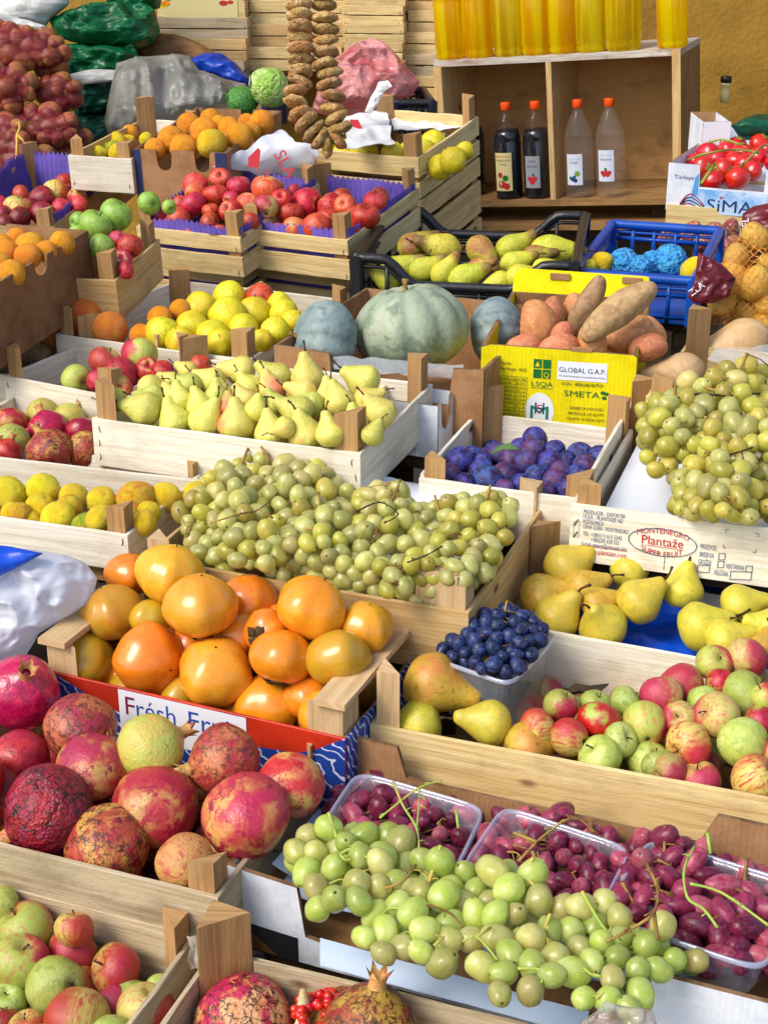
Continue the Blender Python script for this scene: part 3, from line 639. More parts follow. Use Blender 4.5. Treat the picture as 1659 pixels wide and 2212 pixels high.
def mk_star(n=5, r=.2, z=0., up=.12, name='calyx'):
    b = MB()
    for k in range(n):
        g = 2 * math.pi * k / n; c, s = math.cos(g), math.sin(g)
        tip = Vector((c * r, s * r, z + up)); a = Vector((-s, c, 0)) * r * .3; m = Vector((c * r * .3, s * r * .3, z + .03))
        b.add([(0, 0, z), m + a, tip, m - a, (c * r * .3, s * r * .3, z - .03)], [(0, 1, 2), (0, 2, 3), (4, 2, 1), (4, 3, 2)])
    return b.mesh(name)
def mk_crown():
    b = MB(); n = 12; vs = []
    for (r, z) in ((.20, -.05), (.17, .14), (.20, .24)): vs += [(r * math.cos(2 * math.pi * k / n), r * math.sin(2 * math.pi * k / n), z) for k in range(n)]
    for k in range(n): vs.append(((.30 if k % 2 else .19) * math.cos(2 * math.pi * k / n), (.30 if k % 2 else .19) * math.sin(2 * math.pi * k / n), .44 if k % 2 else .25))
    vs += [(.11 * math.cos(2 * math.pi * k / n), .11 * math.sin(2 * math.pi * k / n), .1) for k in range(n)]
    fs = [(i * n + k, i * n + (k + 1) % n, (i + 1) * n + (k + 1) % n, (i + 1) * n + k) for i in range(4) for k in range(n)]
    b.add(vs, fs); return b.mesh('crown')
def mk_leafcal():
    b = MB()
    for k in range(4):
        g = math.pi / 2 * k + .3; c, s = math.cos(g), math.sin(g); a = Vector((-s, c, 0)) * .26
        pts = [Vector((0, 0, -.77)), Vector((c * .3, s * .3, -.78)) + a, Vector((c * .62, s * .62, -.56)), Vector((c * .3, s * .3, -.71)) - a]
        b.add(pts + [p - Vector((0, 0, .035)) for p in pts], [(0, 1, 2, 3), (7, 6, 5, 4), (0, 3, 7, 4), (1, 0, 4, 5), (2, 1, 5, 6), (3, 2, 6, 7)])
    return b.mesh('calyx')
G = {}
G['apple'] = [mk_apple(i) for i in range(6)]; G['orange'] = [mk_ball(i, .95, .04) for i in range(3)]
G['lemon'] = [mk_ball(i, 1.12, .05, 1.2, .2, 'lemon') for i in range(3)]; G['mandarin'] = [mk_ball(i + 5, .88, .07, 1.4) for i in range(4)]
G['quince'] = [mk_ball(i + 9, .98, .11, 1.2, .05) for i in range(4)]
for k in PEARP: G['pear_' + k] = [mk_pear(k, i) for i in range(5)]
G['pom'] = [mk_pom(i) for i in range(5)]; G['persimmon'] = [mk_persimmon(i) for i in range(5)]
G['plum'] = [mk_ball(i + 20, 1.1, .05, 1.1) for i in range(3)]; G['tomato'] = [mk_ball(i + 30, .86, .06, 1.2) for i in range(3)]
G['pumpkin'] = [mk_pumpkin(i) for i in range(3)]; G['spud'] = [mk_spud(i, 1.45, .9) for i in range(5)]; G['longspud'] = [mk_spud(i + 9, 2.9, .8, .55) for i in range(3)]
G['wrap'] = [mk_ball(i + 70, .95, .16, 3.0, .0, 'wrap') for i in range(3)]; G['berry'] = [mk_ball(i + 40, 1.14 + .07 * i, .10, 1.1) for i in range(4)]; G['longberry'] = [mk_ball(i + 50, 1.4 + .1 * i, .09, 1.1) for i in range(4)]
STEM_APPLE = mk_stem(.34, .045, .035, .12); STEM_PEAR = mk_stem(.62, .075, .05, .22); STEM_PLUM = mk_stem(.2, .03, .025, .05); STEM_PUMP = mk_stem(.22, .07, .05, .05)
STAR = mk_star(5, .17, 0, .05); STAR_TOM = mk_star(5, .55, 0, .10); CROWN = mk_crown(); LEAFCAL = mk_leafcal(); NAVEL = mk_star(6, .09, 0, .0, 'navel'); TIP = mk_stem(.05, .035, .02, .0, 'tip')
def T(z): return Matrix.Translation((0, 0, z))
# kind -> meshes, extra parts (name, mesh, material, local matrix), default tilt, category
KIND = {
    'apple': (G['apple'], [('stem', STEM_APPLE, 'stem_brown', T(.58)), ('calyx', STAR, 'calyx_dark', T(-.76) @ Matrix.Rotation(math.pi, 4, 'X'))], 'apple'),
    'orange': (G['orange'], [('navel', NAVEL, 'stem_tan', T(.885))], 'orange'), 'grapefruit': (G['orange'], [('navel', NAVEL, 'stem_tan', T(.885))], 'grapefruit'),
    'lemon': (G['lemon'], [], 'lemon'), 'mandarin': (G['mandarin'], [('navel', NAVEL, 'calyx_dark', T(.82))], 'mandarin'),
    'quince': (G['quince'], [('stem', STEM_PLUM, 'stem_dark', T(.95))], 'quince'),
    'pear': (G['pear_std'], [('stem', STEM_PEAR, 'stem_brown', T(1.46))], 'pear'), 'squat_pear': (G['pear_squat'], [('stem', STEM_PEAR, 'stem_brown', T(1.34))], 'pear'),
    'long_pear': (G['pear_long'], [('stem', STEM_PEAR, 'stem_brown', T(2.16))], 'pear'),
    'pomegranate': (G['pom'], [('crown', CROWN, 'pom_beige', T(.98))], 'pomegranate'),
    'persimmon': (G['persimmon'], [('calyx', LEAFCAL, 'calyx_dark', T(-.02)), ('tip', TIP, 'stem_dark', T(.915))], 'persimmon'),
    'plum': (G['plum'], [('stem', STEM_PLUM, 'stem_tan', T(1.02))], 'plum'), 'tomato': (G['tomato'], [('calyx', STAR_TOM, 'stem_green', T(.80))], 'tomato'),
    'pumpkin': (G['pumpkin'], [('stem', STEM_PUMP, 'stem_tan', T(.62))], 'pumpkin'), 'sweet_potato': (G['spud'], [], 'sweet potato'), 'long_sweet_potato': (G['longspud'], [], 'sweet potato'),
    'potato': (G['spud'], [], 'potato'),
}
ORD = ['', 'first', 'second', 'third', 'fourth', 'fifth', 'sixth', 'seventh', 'eighth', 'ninth', 'tenth', 'eleventh', 'twelfth']
def aim(dirv, spin):
    return Vector((0, 0, 1)).rotation_difference(dirv.normalized()).to_matrix().to_4x4() @ Matrix.Rotation(spin, 4, 'Z')
def place(b, items, zf, zb, where, group, relax=10, slack=.86, resize=True):
    """items: (u, v, r_px, kind, skin, words, angle, toward, lift). They sit on a sloping heap from zf over the rim at the front to zb at the back,
    then slide along their own line of sight until they no longer run into each other."""
    o = b.M.translation; slope = (zb - zf) / b.d
    pn = (b.ez - b.ey * slope).normalized(); p0 = o - b.ey * (b.d / 2) + b.ez * (b.h + zf)
    L = []
    med = sorted(it[2] for it in items)[len(items) // 2]; items = list(items)
    for q_, it in enumerate(items):
        u, v, r = it[:3]; rr = ray(u, v); t = (p0 - CO).dot(pn) / rr.dot(pn); k = it[8] if len(it) > 8 else 0.
        if r < .70 * med and resize: r = .82 * med; k = -r / F * t * .7; items[q_] = (u, v, r, *it[3:])
        t -= k; L.append([rr, t, r / F])
    ey2 = b.ey
    def clampy():
        for A in L:
            p = CO + A[0] * A[1]; rw = A[2] * A[1]; y = (p - o).dot(ey2); lim = -b.d / 2 + .009 + rw * .92
            if y < lim and (p - o).dot(b.ez) < b.h + rw * .8: A[1] += (lim - y) / max(A[0].dot(ey2), .3)
            lim = b.d / 2 - .006 - rw * .9; y = ((CO + A[0] * A[1]) - o).dot(ey2)
            if y > lim: A[1] -= (y - lim) / max(A[0].dot(ey2), .3)
    clampy()
    for _ in range(relax):
        for i in range(len(L)):
            for j in range(i):
                A, B = L[i], L[j]; pa = A[0] * A[1]; pb = B[0] * B[1]; dd = pa - pb; m = slack * (A[2] * A[1] + B[2] * B[1])
                if dd.length < m:
                    s = (m - dd.length) * .4; near = A if A[1] < B[1] else B; far = B if near is A else A
                    near[1] -= s * .5; far[1] += s * .5
        clampy()
    rows = max(1, round(math.sqrt(len(items) * .55))); order = sorted(range(len(items)), key=lambda i: -items[i][1]); per = math.ceil(len(items) / rows); nm = {}
    for ri in range(rows):
        rw = sorted(order[ri * per:(ri + 1) * per], key=lambda i: items[i][0])
        for k, i in enumerate(rw):
            rn = 'front row' if ri == 0 else ('back row' if ri == rows - 1 else ORD[ri + 1] + ' row')
            nm[i] = (f'{ORD[min(k + 1, 12)]} from left in {rn}' if len(rw) > 1 else f'alone in {rn}') if rows > 1 else f'{ORD[min(k + 1, 12)]} from left'
    out = []
    for i, it in enumerate(items):
        u, v, r, kind, skin, words = it[:6]; rr, t, s = L[i]; p = CO + rr * t; sc = s * t
        ang = it[6] if len(it) > 6 else None; tow = it[7] if len(it) > 7 else 0.
        if ang is None:
            dv = Vector((R.gauss(0, .7), R.gauss(0, .7), R.uniform(-.4, 1.2)))
            if dv.length < .05: dv = Vector((0, 0, 1))
        else: dv = CR * math.cos(rad(ang)) + CU * math.sin(rad(ang)) - CF * tow
        out.append(one(kind, skin, p, sc, aim(dv, R.uniform(0, 6.28)), f'{words}, {nm[i]}, {where}', group))
    return out
def one(kind, skin, p, sc, rot, label, group=None):
    meshes, parts, cat = KIND[kind]; me = R.choice(meshes)
    o = put(kind.replace('squat_', '').replace('long_', ''), me, None, None, MAT[skin]); o.matrix_world = Matrix.Translation(p) @ rot @ Matrix.Scale(sc, 4)
    tag(o, label, cat, group)
    for (nm, pm, mt, lm) in parts: put(nm, pm, o, lm @ Matrix.Rotation(R.uniform(0, 6), 4, 'Z'), MAT[mt])
    return o
# ------------------------------------------------------------------ bunches of grapes
def inpoly(x, y, pl):
    c = False; j = len(pl) - 1
    for i in range(len(pl)):
        if (pl[i][1] > y) != (pl[j][1] > y) and x < (pl[j][0] - pl[i][0]) * (y - pl[i][1]) / (pl[j][1] - pl[i][1]) + pl[i][0]: c = not c
        j = i
    return c
def grapes(b, poly, zf, zb, rpx, bunches, skins, group, mesh='berry', hump=.03, layers=2, stemm='stem_tan', seed=1, dens=1.0, rj=.17, tight=.93, lipf=.9, expose=2):
    """berries fill a photo region heaped on a box, shared out to bunches [(u, v, label)]; each bunch has berries and a stalk"""
    rg = random.Random(seed); o = b.M.translation; slope = (zb - zf) / b.d
    pn = (b.ez - b.ey * slope).normalized(); p0 = o - b.ey * (b.d / 2) + b.ez * (b.h + zf)
    xs = [p[0] for p in poly]; ys = [p[1] for p in poly]; pts = []; RR = []; lay = []
    Rb = max(60., math.sqrt((max(xs) - min(xs)) * (max(ys) - min(ys)) / len(bunches)) * .62)
    for L in range(layers):
        got = []
        for _ in range(14000):
            u = rg.uniform(min(xs), max(xs)); v = rg.uniform(min(ys), max(ys))
            if not inpoly(u, v, poly): continue
            if any((u - a) ** 2 + (v - c) ** 2 < (rpx * (1.40 if L == 0 else 1.5) / dens) ** 2 for a, c in got): continue
            got.append((u, v)); rr = ray(u, v); t = (p0 - CO).dot(pn) / rr.dot(pn)
            dn = min(math.hypot(u - s[0], v - s[1]) for s in bunches) / Rb
            hz = hump * max(0., 1 - dn * dn); rw = rpx / F * t
            t -= hz / max(.25, -rr.normalized().dot(pn)) - L * rw * 1.9 - rg.uniform(-.7, .7) * rw
            pts.append(CO + rr * t); RR.append(rw * rg.uniform(1 - rj, 1 + rj)); lay.append(L)
    X = np.array([tuple(p) for p in pts]); RA = np.array(RR); n = len(X)
    for _ in range(14):
        D = X[:, None] - X[None]; dist = np.sqrt((D ** 2).sum(-1)) + 1e-9; m = (RA[:, None] + RA[None]) * tight
        ov = np.clip(m - dist, 0, None); np.fill_diagonal(ov, 0.); X += (D / dist[..., None] * ov[..., None]).sum(1) * .28
        Y = (X - np.array(o)) @ np.array(b.ey); lim = -b.d / 2 + .008 + RA * .95; k_ = np.where((Y < lim) & (X[:, 2] < b.z + RA * lipf), lim - Y, 0.); X += k_[:, None] * np.array(b.ey)
    own = [min(range(len(bunches)), key=lambda k: math.hypot(*(Vector(project(Vector(x))) - Vector(bunches[k][:2])))) for x in X]
    for k, (bu, bv, lab) in enumerate(bunches):
        ids = [i for i in range(n) if own[i] == k]
        if not ids: continue
        ids.sort(key=lambda i: lay[i]); ids = ids[:100]
        c = Vector(X[ids].mean(0)); zb_ = min(X[i][2] - RA[i] for i in ids)
        root = tag(empty('grape_bunch', Vector((c.x, c.y, zb_))), lab, 'grapes', group); Mi = root.matrix_world.inverted()
        for i in ids:
            me = rg.choice(G[mesh]); bo = put('berry', me, root, None, rg.choice(skins))
            dv = Vector((rg.gauss(0, 1), rg.gauss(0, 1), rg.gauss(0, 1)))
            bo.matrix_local = Mi @ (Matrix.Translation(X[i]) @ aim(dv, 0) @ Matrix.Scale(RA[i], 4))
        top = max(ids, key=lambda i: X[i][2] + .3 * X[i][1]); s = MB(); a = Vector(X[top]) - root.matrix_world.translation
        ax = [Vector(X[i]) - root.matrix_world.translation for i in ids]; far = max(ax, key=lambda p: (p - a).length); cc = sum(ax, Vector()) / len(ax)
        rw = float(RA[ids].mean()); up = Vector((0, 0, 1)) * rw
        main = [Vector(p) for p in spline([tuple(a + up * 1.5), tuple(a * .5 + cc * .5 + up * .4), tuple(cc + up * .2), tuple(cc * .4 + far * .6)], 12)]
        s.tube(main, [rw * .16] * 6 + [rw * .11] * 7, 6)
        for p in ax:
            if rg.random() < .8:
                j = min(range(len(main)), key=lambda q_: (main[q_] - p).length); m0 = main[j]; dr = (p - m0)
                if dr.length > rw * 1.1:
                    e = p - dr.normalized() * rw * .85; mid = (m0 + e) / 2 + Vector((rg.uniform(-.4, .4), rg.uniform(-.4, .4), .5)) * rw * .5
                    s.tube([m0, mid, e], [rw * .08, rw * .06, rw * .09], 5)
        tops = sorted([i for i in ids if lay[i] == 0], key=lambda i: -X[i][2])
        if len(tops) > 8 and expose:
            o_ = root.matrix_world.translation; vw = (CO - o_).normalized()
            for _ in range(expose):
                a_ = rg.choice(tops[:max(4, len(tops) * 2 // 3)]); ch = [a_]
                for _k in range(rg.randint(2, 4)):
                    nb = [i for i in tops if i not in ch and rw * 1.2 < np.linalg.norm(X[i] - X[ch[-1]]) < rw * 3.2]
                    if not nb: break
                    ch.append(rg.choice(nb))
                if len(ch) < 3: continue
                kp = [Vector((X[p_] + X[q_]) / 2) - o_ + vw * rw * rg.uniform(.55, .95) for p_, q_ in zip(ch[:-1], ch[1:])]
                if len(kp) < 2: continue
                if len(kp) == 2: kp.insert(1, (kp[0] + kp[1]) / 2 + vw * rw * .35)
                kk = [Vector(p_) for p_ in spline([tuple(p_) for p_ in kp], 9)]; s.tube(kk, [rw * .13] * 4 + [rw * .09] * 6, 6)
                for p_ in kk[1::2]:
                    nb = min(tops, key=lambda i: abs((Vector(X[i]) - o_ - p_).length - rw * rg.uniform(1.2, 1.8))); t_ = Vector(X[nb]) - o_
                    s.tube([p_, (p_ + t_) / 2 + vw * rw * .3, t_ + (p_ - t_).normalized() * rw * .8], [rw * .06, rw * .05, rw * .09], 5)
        s.build('stalk', MAT[stemm], root)
    return X, RA
def project(p):
    d = p - CO; z = d.dot(CF); return (W0 / 2 + d.dot(CR) / z * F, H0 / 2 - d.dot(CU) / z * F)
def twig(name, label, paths, z, mats='stem_green', rpx=5., cat='grape stalk', group=None):
    """bare stalk lying on top: pixel paths (u, v, lift) at height z"""
    s = MB(); p0 = None
    for pa in paths:
        pts = [P(u, v, z + l) for (u, v, l) in pa]
        if p0 is None: p0 = pts[0].copy()
        rr = rpx * .62 * depth(pts[0]) / F; n = len(pts)
        pts = [Vector(x) for x in spline([tuple(x - p0) for x in pts], (n - 1) * 4)] if n > 2 else [x - p0 for x in pts]
        for k in range(1, len(pts) - 1):
            if R.random() < .45:
                dv = Vector((R.gauss(0, 1), R.gauss(0, 1), R.uniform(-.6, .4))).normalized() * rr * R.uniform(4, 8); s.tube([pts[k], pts[k] + dv * .5 + Vector((0, 0, rr)), pts[k] + dv], [rr * .55, rr * .4, rr * .6], 5)
        s.tube(pts, [rr * (1.25 if i in (0, len(pts) - 1) else R.uniform(.75, 1.1)) for i in range(len(pts))], 7)
    o = s.build(name, MAT[mats], None, Matrix.Translation(p0)); return tag(o, label, cat, group)
# ------------------------------------------------------------------ bags: an outline in the photo given real depth
def bagmesh(poly, Z, thick, amp=.01, fr=9., rows=40, seg=44, seed=0., flat=.5, ridge=True, st=(1., 1., 1.)):
    """closed sack: rows of cross-sections between the left and right outline; front bulges by thick"""
    ys = [p[1] for p in poly]; v0, v1 = min(ys) + .5, max(ys) - .5; b = MB(); vs = []
    for i in range(rows + 1):
        v = v0 + (v1 - v0) * i / rows; xs = []
        for k in range(len(poly)):
            a, c = poly[k], poly[(k + 1) % len(poly)]
            if (a[1] > v) != (c[1] > v): xs.append(a[0] + (v - a[1]) / (c[1] - a[1]) * (c[0] - a[0]))
        l, r = min(xs), max(xs); tv = 2 * i / rows - 1; pr = max(1 - abs(tv) ** 3, .02) ** .6
        for j in range(seg):
            g = 2 * math.pi * j / seg; s = math.cos(g); dz = math.copysign(abs(math.sin(g)) ** flat, math.sin(g))
            u = (l + r) / 2 + (r - l) / 2 * s; p = PD(u, v, Z - thick * dz * pr)
            nv = Vector((p.x * fr * st[0] + seed, p.y * fr * st[1], p.z * fr * st[2])); w = mnoise.noise(nv) + .5 * mnoise.noise(nv * 2.3)
            if ridge: w = .5 - 1.5 * abs(w) ** .8 - .55 * abs(mnoise.noise(nv * 2.1 + Vector((9, 0, 0)))) - .3 * abs(mnoise.noise(nv * 4.5))
            vs.append(p - CF * (amp * w * (.3 + .7 * abs(dz))))
    fs = [(i * seg + j, (i + 1) * seg + j, (i + 1) * seg + (j + 1) % seg, i * seg + (j + 1) % seg) for i in range(rows) for j in range(seg)]
    fs += [tuple(range(seg)), tuple(reversed(range(rows * seg, rows * seg + seg)))]
    base = sum(vs, Vector()) / len(vs); base.z = min(p.z for p in vs)
    uv = [(p.dot(CR) * 40, p.dot(CU) * 40) for p in vs]
    b.add([p - base for p in vs], fs, uv); return b, base
def bag(name, label, poly, Z, thick, mat, cat='bag', group=None, **kw):
    b, base = bagmesh(poly, Z, thick, **kw); o = b.build(name, MAT[mat], None, Matrix.Translation(base)); return tag(o, label, cat, group)
def netbag(label, poly, Z, thick, skin, netm, rpx, group, seed=1, name='net_sack'):
    """see-through net sack: potatoes as parts inside a net skin"""
    rg = random.Random(seed); b, base = bagmesh(poly, Z, thick, amp=.012, fr=14., seed=seed * 3., ridge=False)
    root = tag(empty(name, base), label, 'sack', group); got = []; xs = [p[0] for p in poly]; ys = [p[1] for p in poly]; cx = sum(xs) / len(xs); cy = sum(ys) / len(ys); nb = []
    for _ in range(4000):
        u = rg.uniform(min(xs), max(xs)); v = rg.uniform(min(ys), max(ys))
        if not inpoly(cx + (u - cx) * 1.1, cy + (v - cy) * 1.14, poly): continue
        r = rpx * rg.uniform(.8, 1.2)
        if any(math.hypot(u - a, v - c) < (r + e) * .66 for a, c, e in got): continue
        if len(got) >= 100: break
        got.append((u, v, r)); tx = (u - cx) / ((max(xs) - min(xs)) / 2); ty = (v - cy) / ((max(ys) - min(ys)) / 2)
        zz = Z - max(thick * max(1 - tx * tx * .8 - ty * ty * .8, 0.) ** .5, .02) + r / F * Z * (.9 if len(got) % 3 else 1.9)
        o = put('potato', rg.choice(G['spud']), root, None, MAT[skin])
        dv = Vector((rg.gauss(0, 1), rg.gauss(0, .4), rg.gauss(0, .6))); sc = r / F * zz * .9
        o.matrix_local = Matrix.Translation(PD(u, v, zz) - base) @ aim(dv, rg.uniform(0, 6)) @ Matrix.Diagonal((sc, sc, sc * .82, 1))
        nb.append((PD(u, v, zz) - base, sc))
    for k, v in enumerate(b.v):                                     # the net follows the potatoes it holds
        v = Vector(v); best = 0.
        for c, s in nb:
            d = (v - c); lat = d - CF * d.dot(CF)
            if lat.length < s * 1.05: best = max(best, -c.dot(CF) + math.sqrt(max(s * s * 1.1 - lat.length_squared, 0)))
        if best and -v.dot(CF) > -.02: v = v - CF * ((best + .004) - (-v.dot(CF))) * .8
        b.v[k] = tuple(v)
    b.build('net', MAT[netm], root); return root

def under(b, kind, skins, r, zc, label, group, step=2.1, x0=-1., x1=1.):
    """a lower layer of the same fruit, filling the gaps under the heap"""
    nx = max(1, int((b.w - .02) / (r * step))); ny = max(1, int((b.d - .02) / (r * step)))
    for i in range(nx):
        for j in range(ny):
            fx = (i + .5) / nx * 2 - 1
            if not x0 <= fx <= x1: continue
            p = b.M @ Vector((fx * (b.w / 2 - .012) * .98 + R.uniform(-.2, .2) * r, ((j + .5) / ny - .5) * (b.d - .02) + R.uniform(-.2, .2) * r, zc + R.uniform(-.2, .2) * r))
            if not (-60 < project(p)[0] < W0 + 60 and project(p)[1] < H0 + 60): continue
            o = one(kind, R.choice(skins), p, r * R.uniform(.92, 1.05), aim(Vector((R.gauss(0, 1), R.gauss(0, 1), R.gauss(0, 1))), 0), label, group)
            for ch in list(o.children): bpy.data.objects.remove(ch)
# ------------------------------------------------------------------ the setting
def frameZ(u0, v0, u1, v1, Z0, Z1, d, h):
    A = PD(u0, v0, Z0); B = PD(u1, v1, Z1); ex = B - A; ex.z = 0; b = Box(); b.w = ex.length; ex.normalize(); ey = Vector((-ex.y, ex.x, 0)); b.d, b.h, b.z = d, h, A.z
    o = A + ex * b.w / 2 + ey * d / 2; o.z = A.z - h; b.ex, b.ey, b.ez, b.o, b.tilt = ex, ey, Vector((0, 0, 1)), o, 0.
    b.M = Matrix(((ex.x, ey.x, 0, o.x), (ex.y, ey.y, 0, o.y), (0, 0, 1, o.z), (0, 0, 0, 1))); return b
g = MB(); g.add([(-60, -60, 0), (60, -60, 0), (60, 60, 0), (-60, 60, 0)], [(0, 1, 2, 3)])
tag(g.build('ground', MAT['ground_grey']), kind='structure')
w = MB(); w.box((-2.6, 5.62, 0), (4.2, 5.80, 3.4)); tag(w.build('back_wall', MAT['wall_ochre']), 'ochre plastered wall closing the back of the stall', 'wall', kind='thing')
w = MB(); w.box((1.38, 4.72, 0), (4.2, 4.86, 2.6), n=4); tag(w.build('timber_partition', MAT['wall_ochre']), 'mottled ochre panel wall behind the tomato box', 'wall', kind='thing')
K = {}
def its(c, rows):
    out = []
    for r in rows:
        u, v = q(c, r[0], r[1]); k = K[r[3]]; out.append((u, v, r[2] / 2, *k, *(r[4:] if len(r) > 4 else ())))
    return out
def kd(key, kind, skin, words): K[key] = (kind, skin, words)
for key, a, b_, c in (('ar', 'apple', 'apple_red', 'red apple'), ('ap', 'apple', 'apple_pink', 'pinkish red apple'), ('ad', 'apple', 'apple_dark', 'dark red apple'), ('am', 'apple', 'apple_magenta', 'magenta red apple'),
                      ('ao', 'apple', 'apple_peach', 'pale orange apple'), ('ag', 'apple', 'apple_green', 'pale green apple'), ('al', 'apple', 'apple_lime', 'bright green apple'), ('ax', 'apple', 'apple_mixed', 'red and green apple'),
                      ('ab', 'apple', 'apple_blush', 'pink blushed apple'), ('as', 'apple', 'apple_striped', 'red striped apple'), ('av', 'apple', 'apple_vivid', 'vivid red apple'), ('or', 'orange', 'orange_skin', 'orange'),
                      ('gf', 'grapefruit', 'grapefruit_skin', 'big orange fruit'), ('le', 'lemon', 'lemon_skin', 'yellow lemon'), ('li', 'lemon', 'lime_skin', 'greenish lemon'), ('mn', 'mandarin', 'mandarin_yellow', 'yellow mandarin'), ('mo', 'mandarin', 'mandarin_orange', 'spotted orange mandarin'),
                      ('qu', 'quince', 'quince_skin', 'knobbly yellow quince'), ('py', 'pear', 'pear_yellow', 'yellow pear'), ('pb', 'pear', 'pear_blush', 'blushed pear'), ('pg', 'pear', 'pear_green', 'green pear'), ('pk', 'squat_pear', 'pear_yellow', 'stout yellow pear'),
                      ('ps', 'squat_pear', 'pear_spotted', 'speckled pear'), ('pr', 'squat_pear', 'pear_russet', 'russet speckled pear'), ('pc', 'long_pear', 'pear_conference', 'long green pear'), ('pw', 'long_pear', 'pear_conference_rust', 'long rusty pear'),
                      ('mr', 'pomegranate', 'pom_red', 'red pomegranate'), ('mv', 'pomegranate', 'pom_vivid', 'glossy crimson pomegranate'), ('md', 'pomegranate', 'pom_dull', 'dull red pomegranate'), ('my', 'pomegranate', 'pom_yellow', 'yellow green pomegranate'),
                      ('mp', 'pomegranate', 'pom_pink', 'pink and yellow pomegranate'), ('mb', 'pomegranate', 'pom_brown', 'brownish red pomegranate'), ('mk', 'pomegranate', 'pom_black', 'dark cracked pomegranate'), ('ms', 'pomegranate', 'pom_scar', 'scarred pomegranate'), ('me', 'pomegranate', 'pom_beige', 'beige pomegranate'),
                      ('so', 'persimmon', 'persimmon_orange', 'orange persimmon'), ('sy', 'persimmon', 'persimmon_yellow', 'yellow orange persimmon'), ('sv', 'persimmon', 'persimmon_olive', 'olive yellow persimmon'),
                      ('pl', 'plum', 'plum_skin', 'blue plum'), ('pq', 'plum', 'plum_red', 'reddish plum'), ('to', 'tomato', 'tomato_skin', 'red tomato'), ('sp', 'sweet_potato', 'sweet_potato', 'sweet potato'), ('sl', 'long_sweet_potato', 'sweet_potato_pale', 'long sweet potato'),
                      ('po', 'potato', 'potato_brown', 'brown potato')): kd(key, a, b_, c)
# ------------------------------------------------------------------ A: apples, bottom left
A = crate('grey wooden crate of red and green apples in the bottom left corner', frame((-400, 2165), (190, 2340), (-160, 1868), .715, .105), mat='wood_grey', post='wood_post', phs=(.05, .05, .032, .05), bands=((.12, 1.),), posts='1011', pt=.03)
place(A, its(7, [(0, 600, 70, 'ag'), (115, 705, 130, 'ax', 120, .3), (85, 845, 130, 'ax', 70, .5), (318, 800, 118, 'as', -150, .3), (502, 872, 120, 'as', 150, .6), (245, 950, 138, 'ag', 200, -.8), (30, 1020, 92, 'ag', 80, .7), (335, 1085, 148, 'as', -100, .7), (630, 1050, 128, 'ab', 70, .3), (705, 975, 70, 'ag'), (500, 1030, 60, 'ab'), (15, 1120, 70, 'ad'), (118, 1130, 75, 'as'), (480, 1180, 110, 'ag'), (170, 1220, 110, 'as'), (320, 700, 60, 'as')]), -.05, -.035, 'lower left apple crate', 'apples in the lower left crate')
s = MB(); sp = [Vector(p) for p in ((0, 0, 0), (.006, -.002, -.012), (-.002, -.005, -.026), (.003, -.003, -.04))]
vs = []
for i, p in enumerate(sp):
    for j in range(5): vs.append(p + CR * (.018 * (j / 4 - .5) * (1 + .3 * math.sin(i * 2.1))) - CF * (.004 * math.sin(j * 2 + i)))
s.add(vs + [v + CF * .001 for v in vs], [(i * 5 + j, i * 5 + j + 1, i * 5 + j + 6, i * 5 + j + 5) for i in range(3) for j in range(4)] + [(20 + i * 5 + j, 20 + i * 5 + j + 5, 20 + i * 5 + j + 6, 20 + i * 5 + j + 1) for i in range(3) for j in range(4)])
tp = P(430, 2005, .745); tag(s.build('paper_scrap', MAT['tape_torn'], None, Matrix.Translation(tp - CF * .03)), 'torn scrap of whitish paper stuck to the corner post of the lower left apple crate', 'paper')
# ------------------------------------------------------------------ B: pomegranates, left
B = crate('wooden crate heaped with large red pomegranates', frame((-260, 1760), (470, 1942), (735, 1634), .77, .11, bl=False), mat='wood_grey', post='wood_post', bands=((.1, 1.),), phs=(.04, .034, .03, .03), pt=.03)
place(B, its(5, [(90, 780, 168, 'mv', 60, 1.2), (350, 935, 160, 'md', 270, -.6), (650, 1025, 158, 'my', 25, -.5), (970, 1080, 166, 'md', 190, .4), (85, 1065, 128, 'mr', 250, -.6), (400, 1115, 160, 'mp', 270, -.8)]) +
      its(7, [(215, 185, 208, 'mk', 212, .25), (668, 172, 190, 'mp', 260, -.9), (462, 335, 188, 'mb', 280, -.8), (1065, 205, 195, 'mp', 290, -.8), (1255, 80, 150, 'mp', 250, -.8), (800, 410, 130, 'me', 280, -.8), (0, 120, 60, 'mr'), (-120, 60, 150, 'mr'), (560, -20, 60, 'mb')]), .0, .055, 'big pomegranate crate', 'large pomegranates in the left crate', slack=.8)
# ------------------------------------------------------------------ C: pomegranates, bottom middle
Cc = crate('wooden crate at the bottom edge holding a cut open pomegranate', frame((195, 2440), (1060, 2690), (500, 2058), .715, .11), mat='wood_grey', post='wood_post', bands=((.1, 1.),), phs=(.05, .05, .05, .062), pt=.042, posts='1101')
cp = place(Cc, its(7, [(1050, 1105, 215, 'ms', 280, -.8), (1600, 1140, 215, 'mb', 82, .2)]), -.035, -.035, 'bottom crate', 'large pomegranates in the bottom crate')
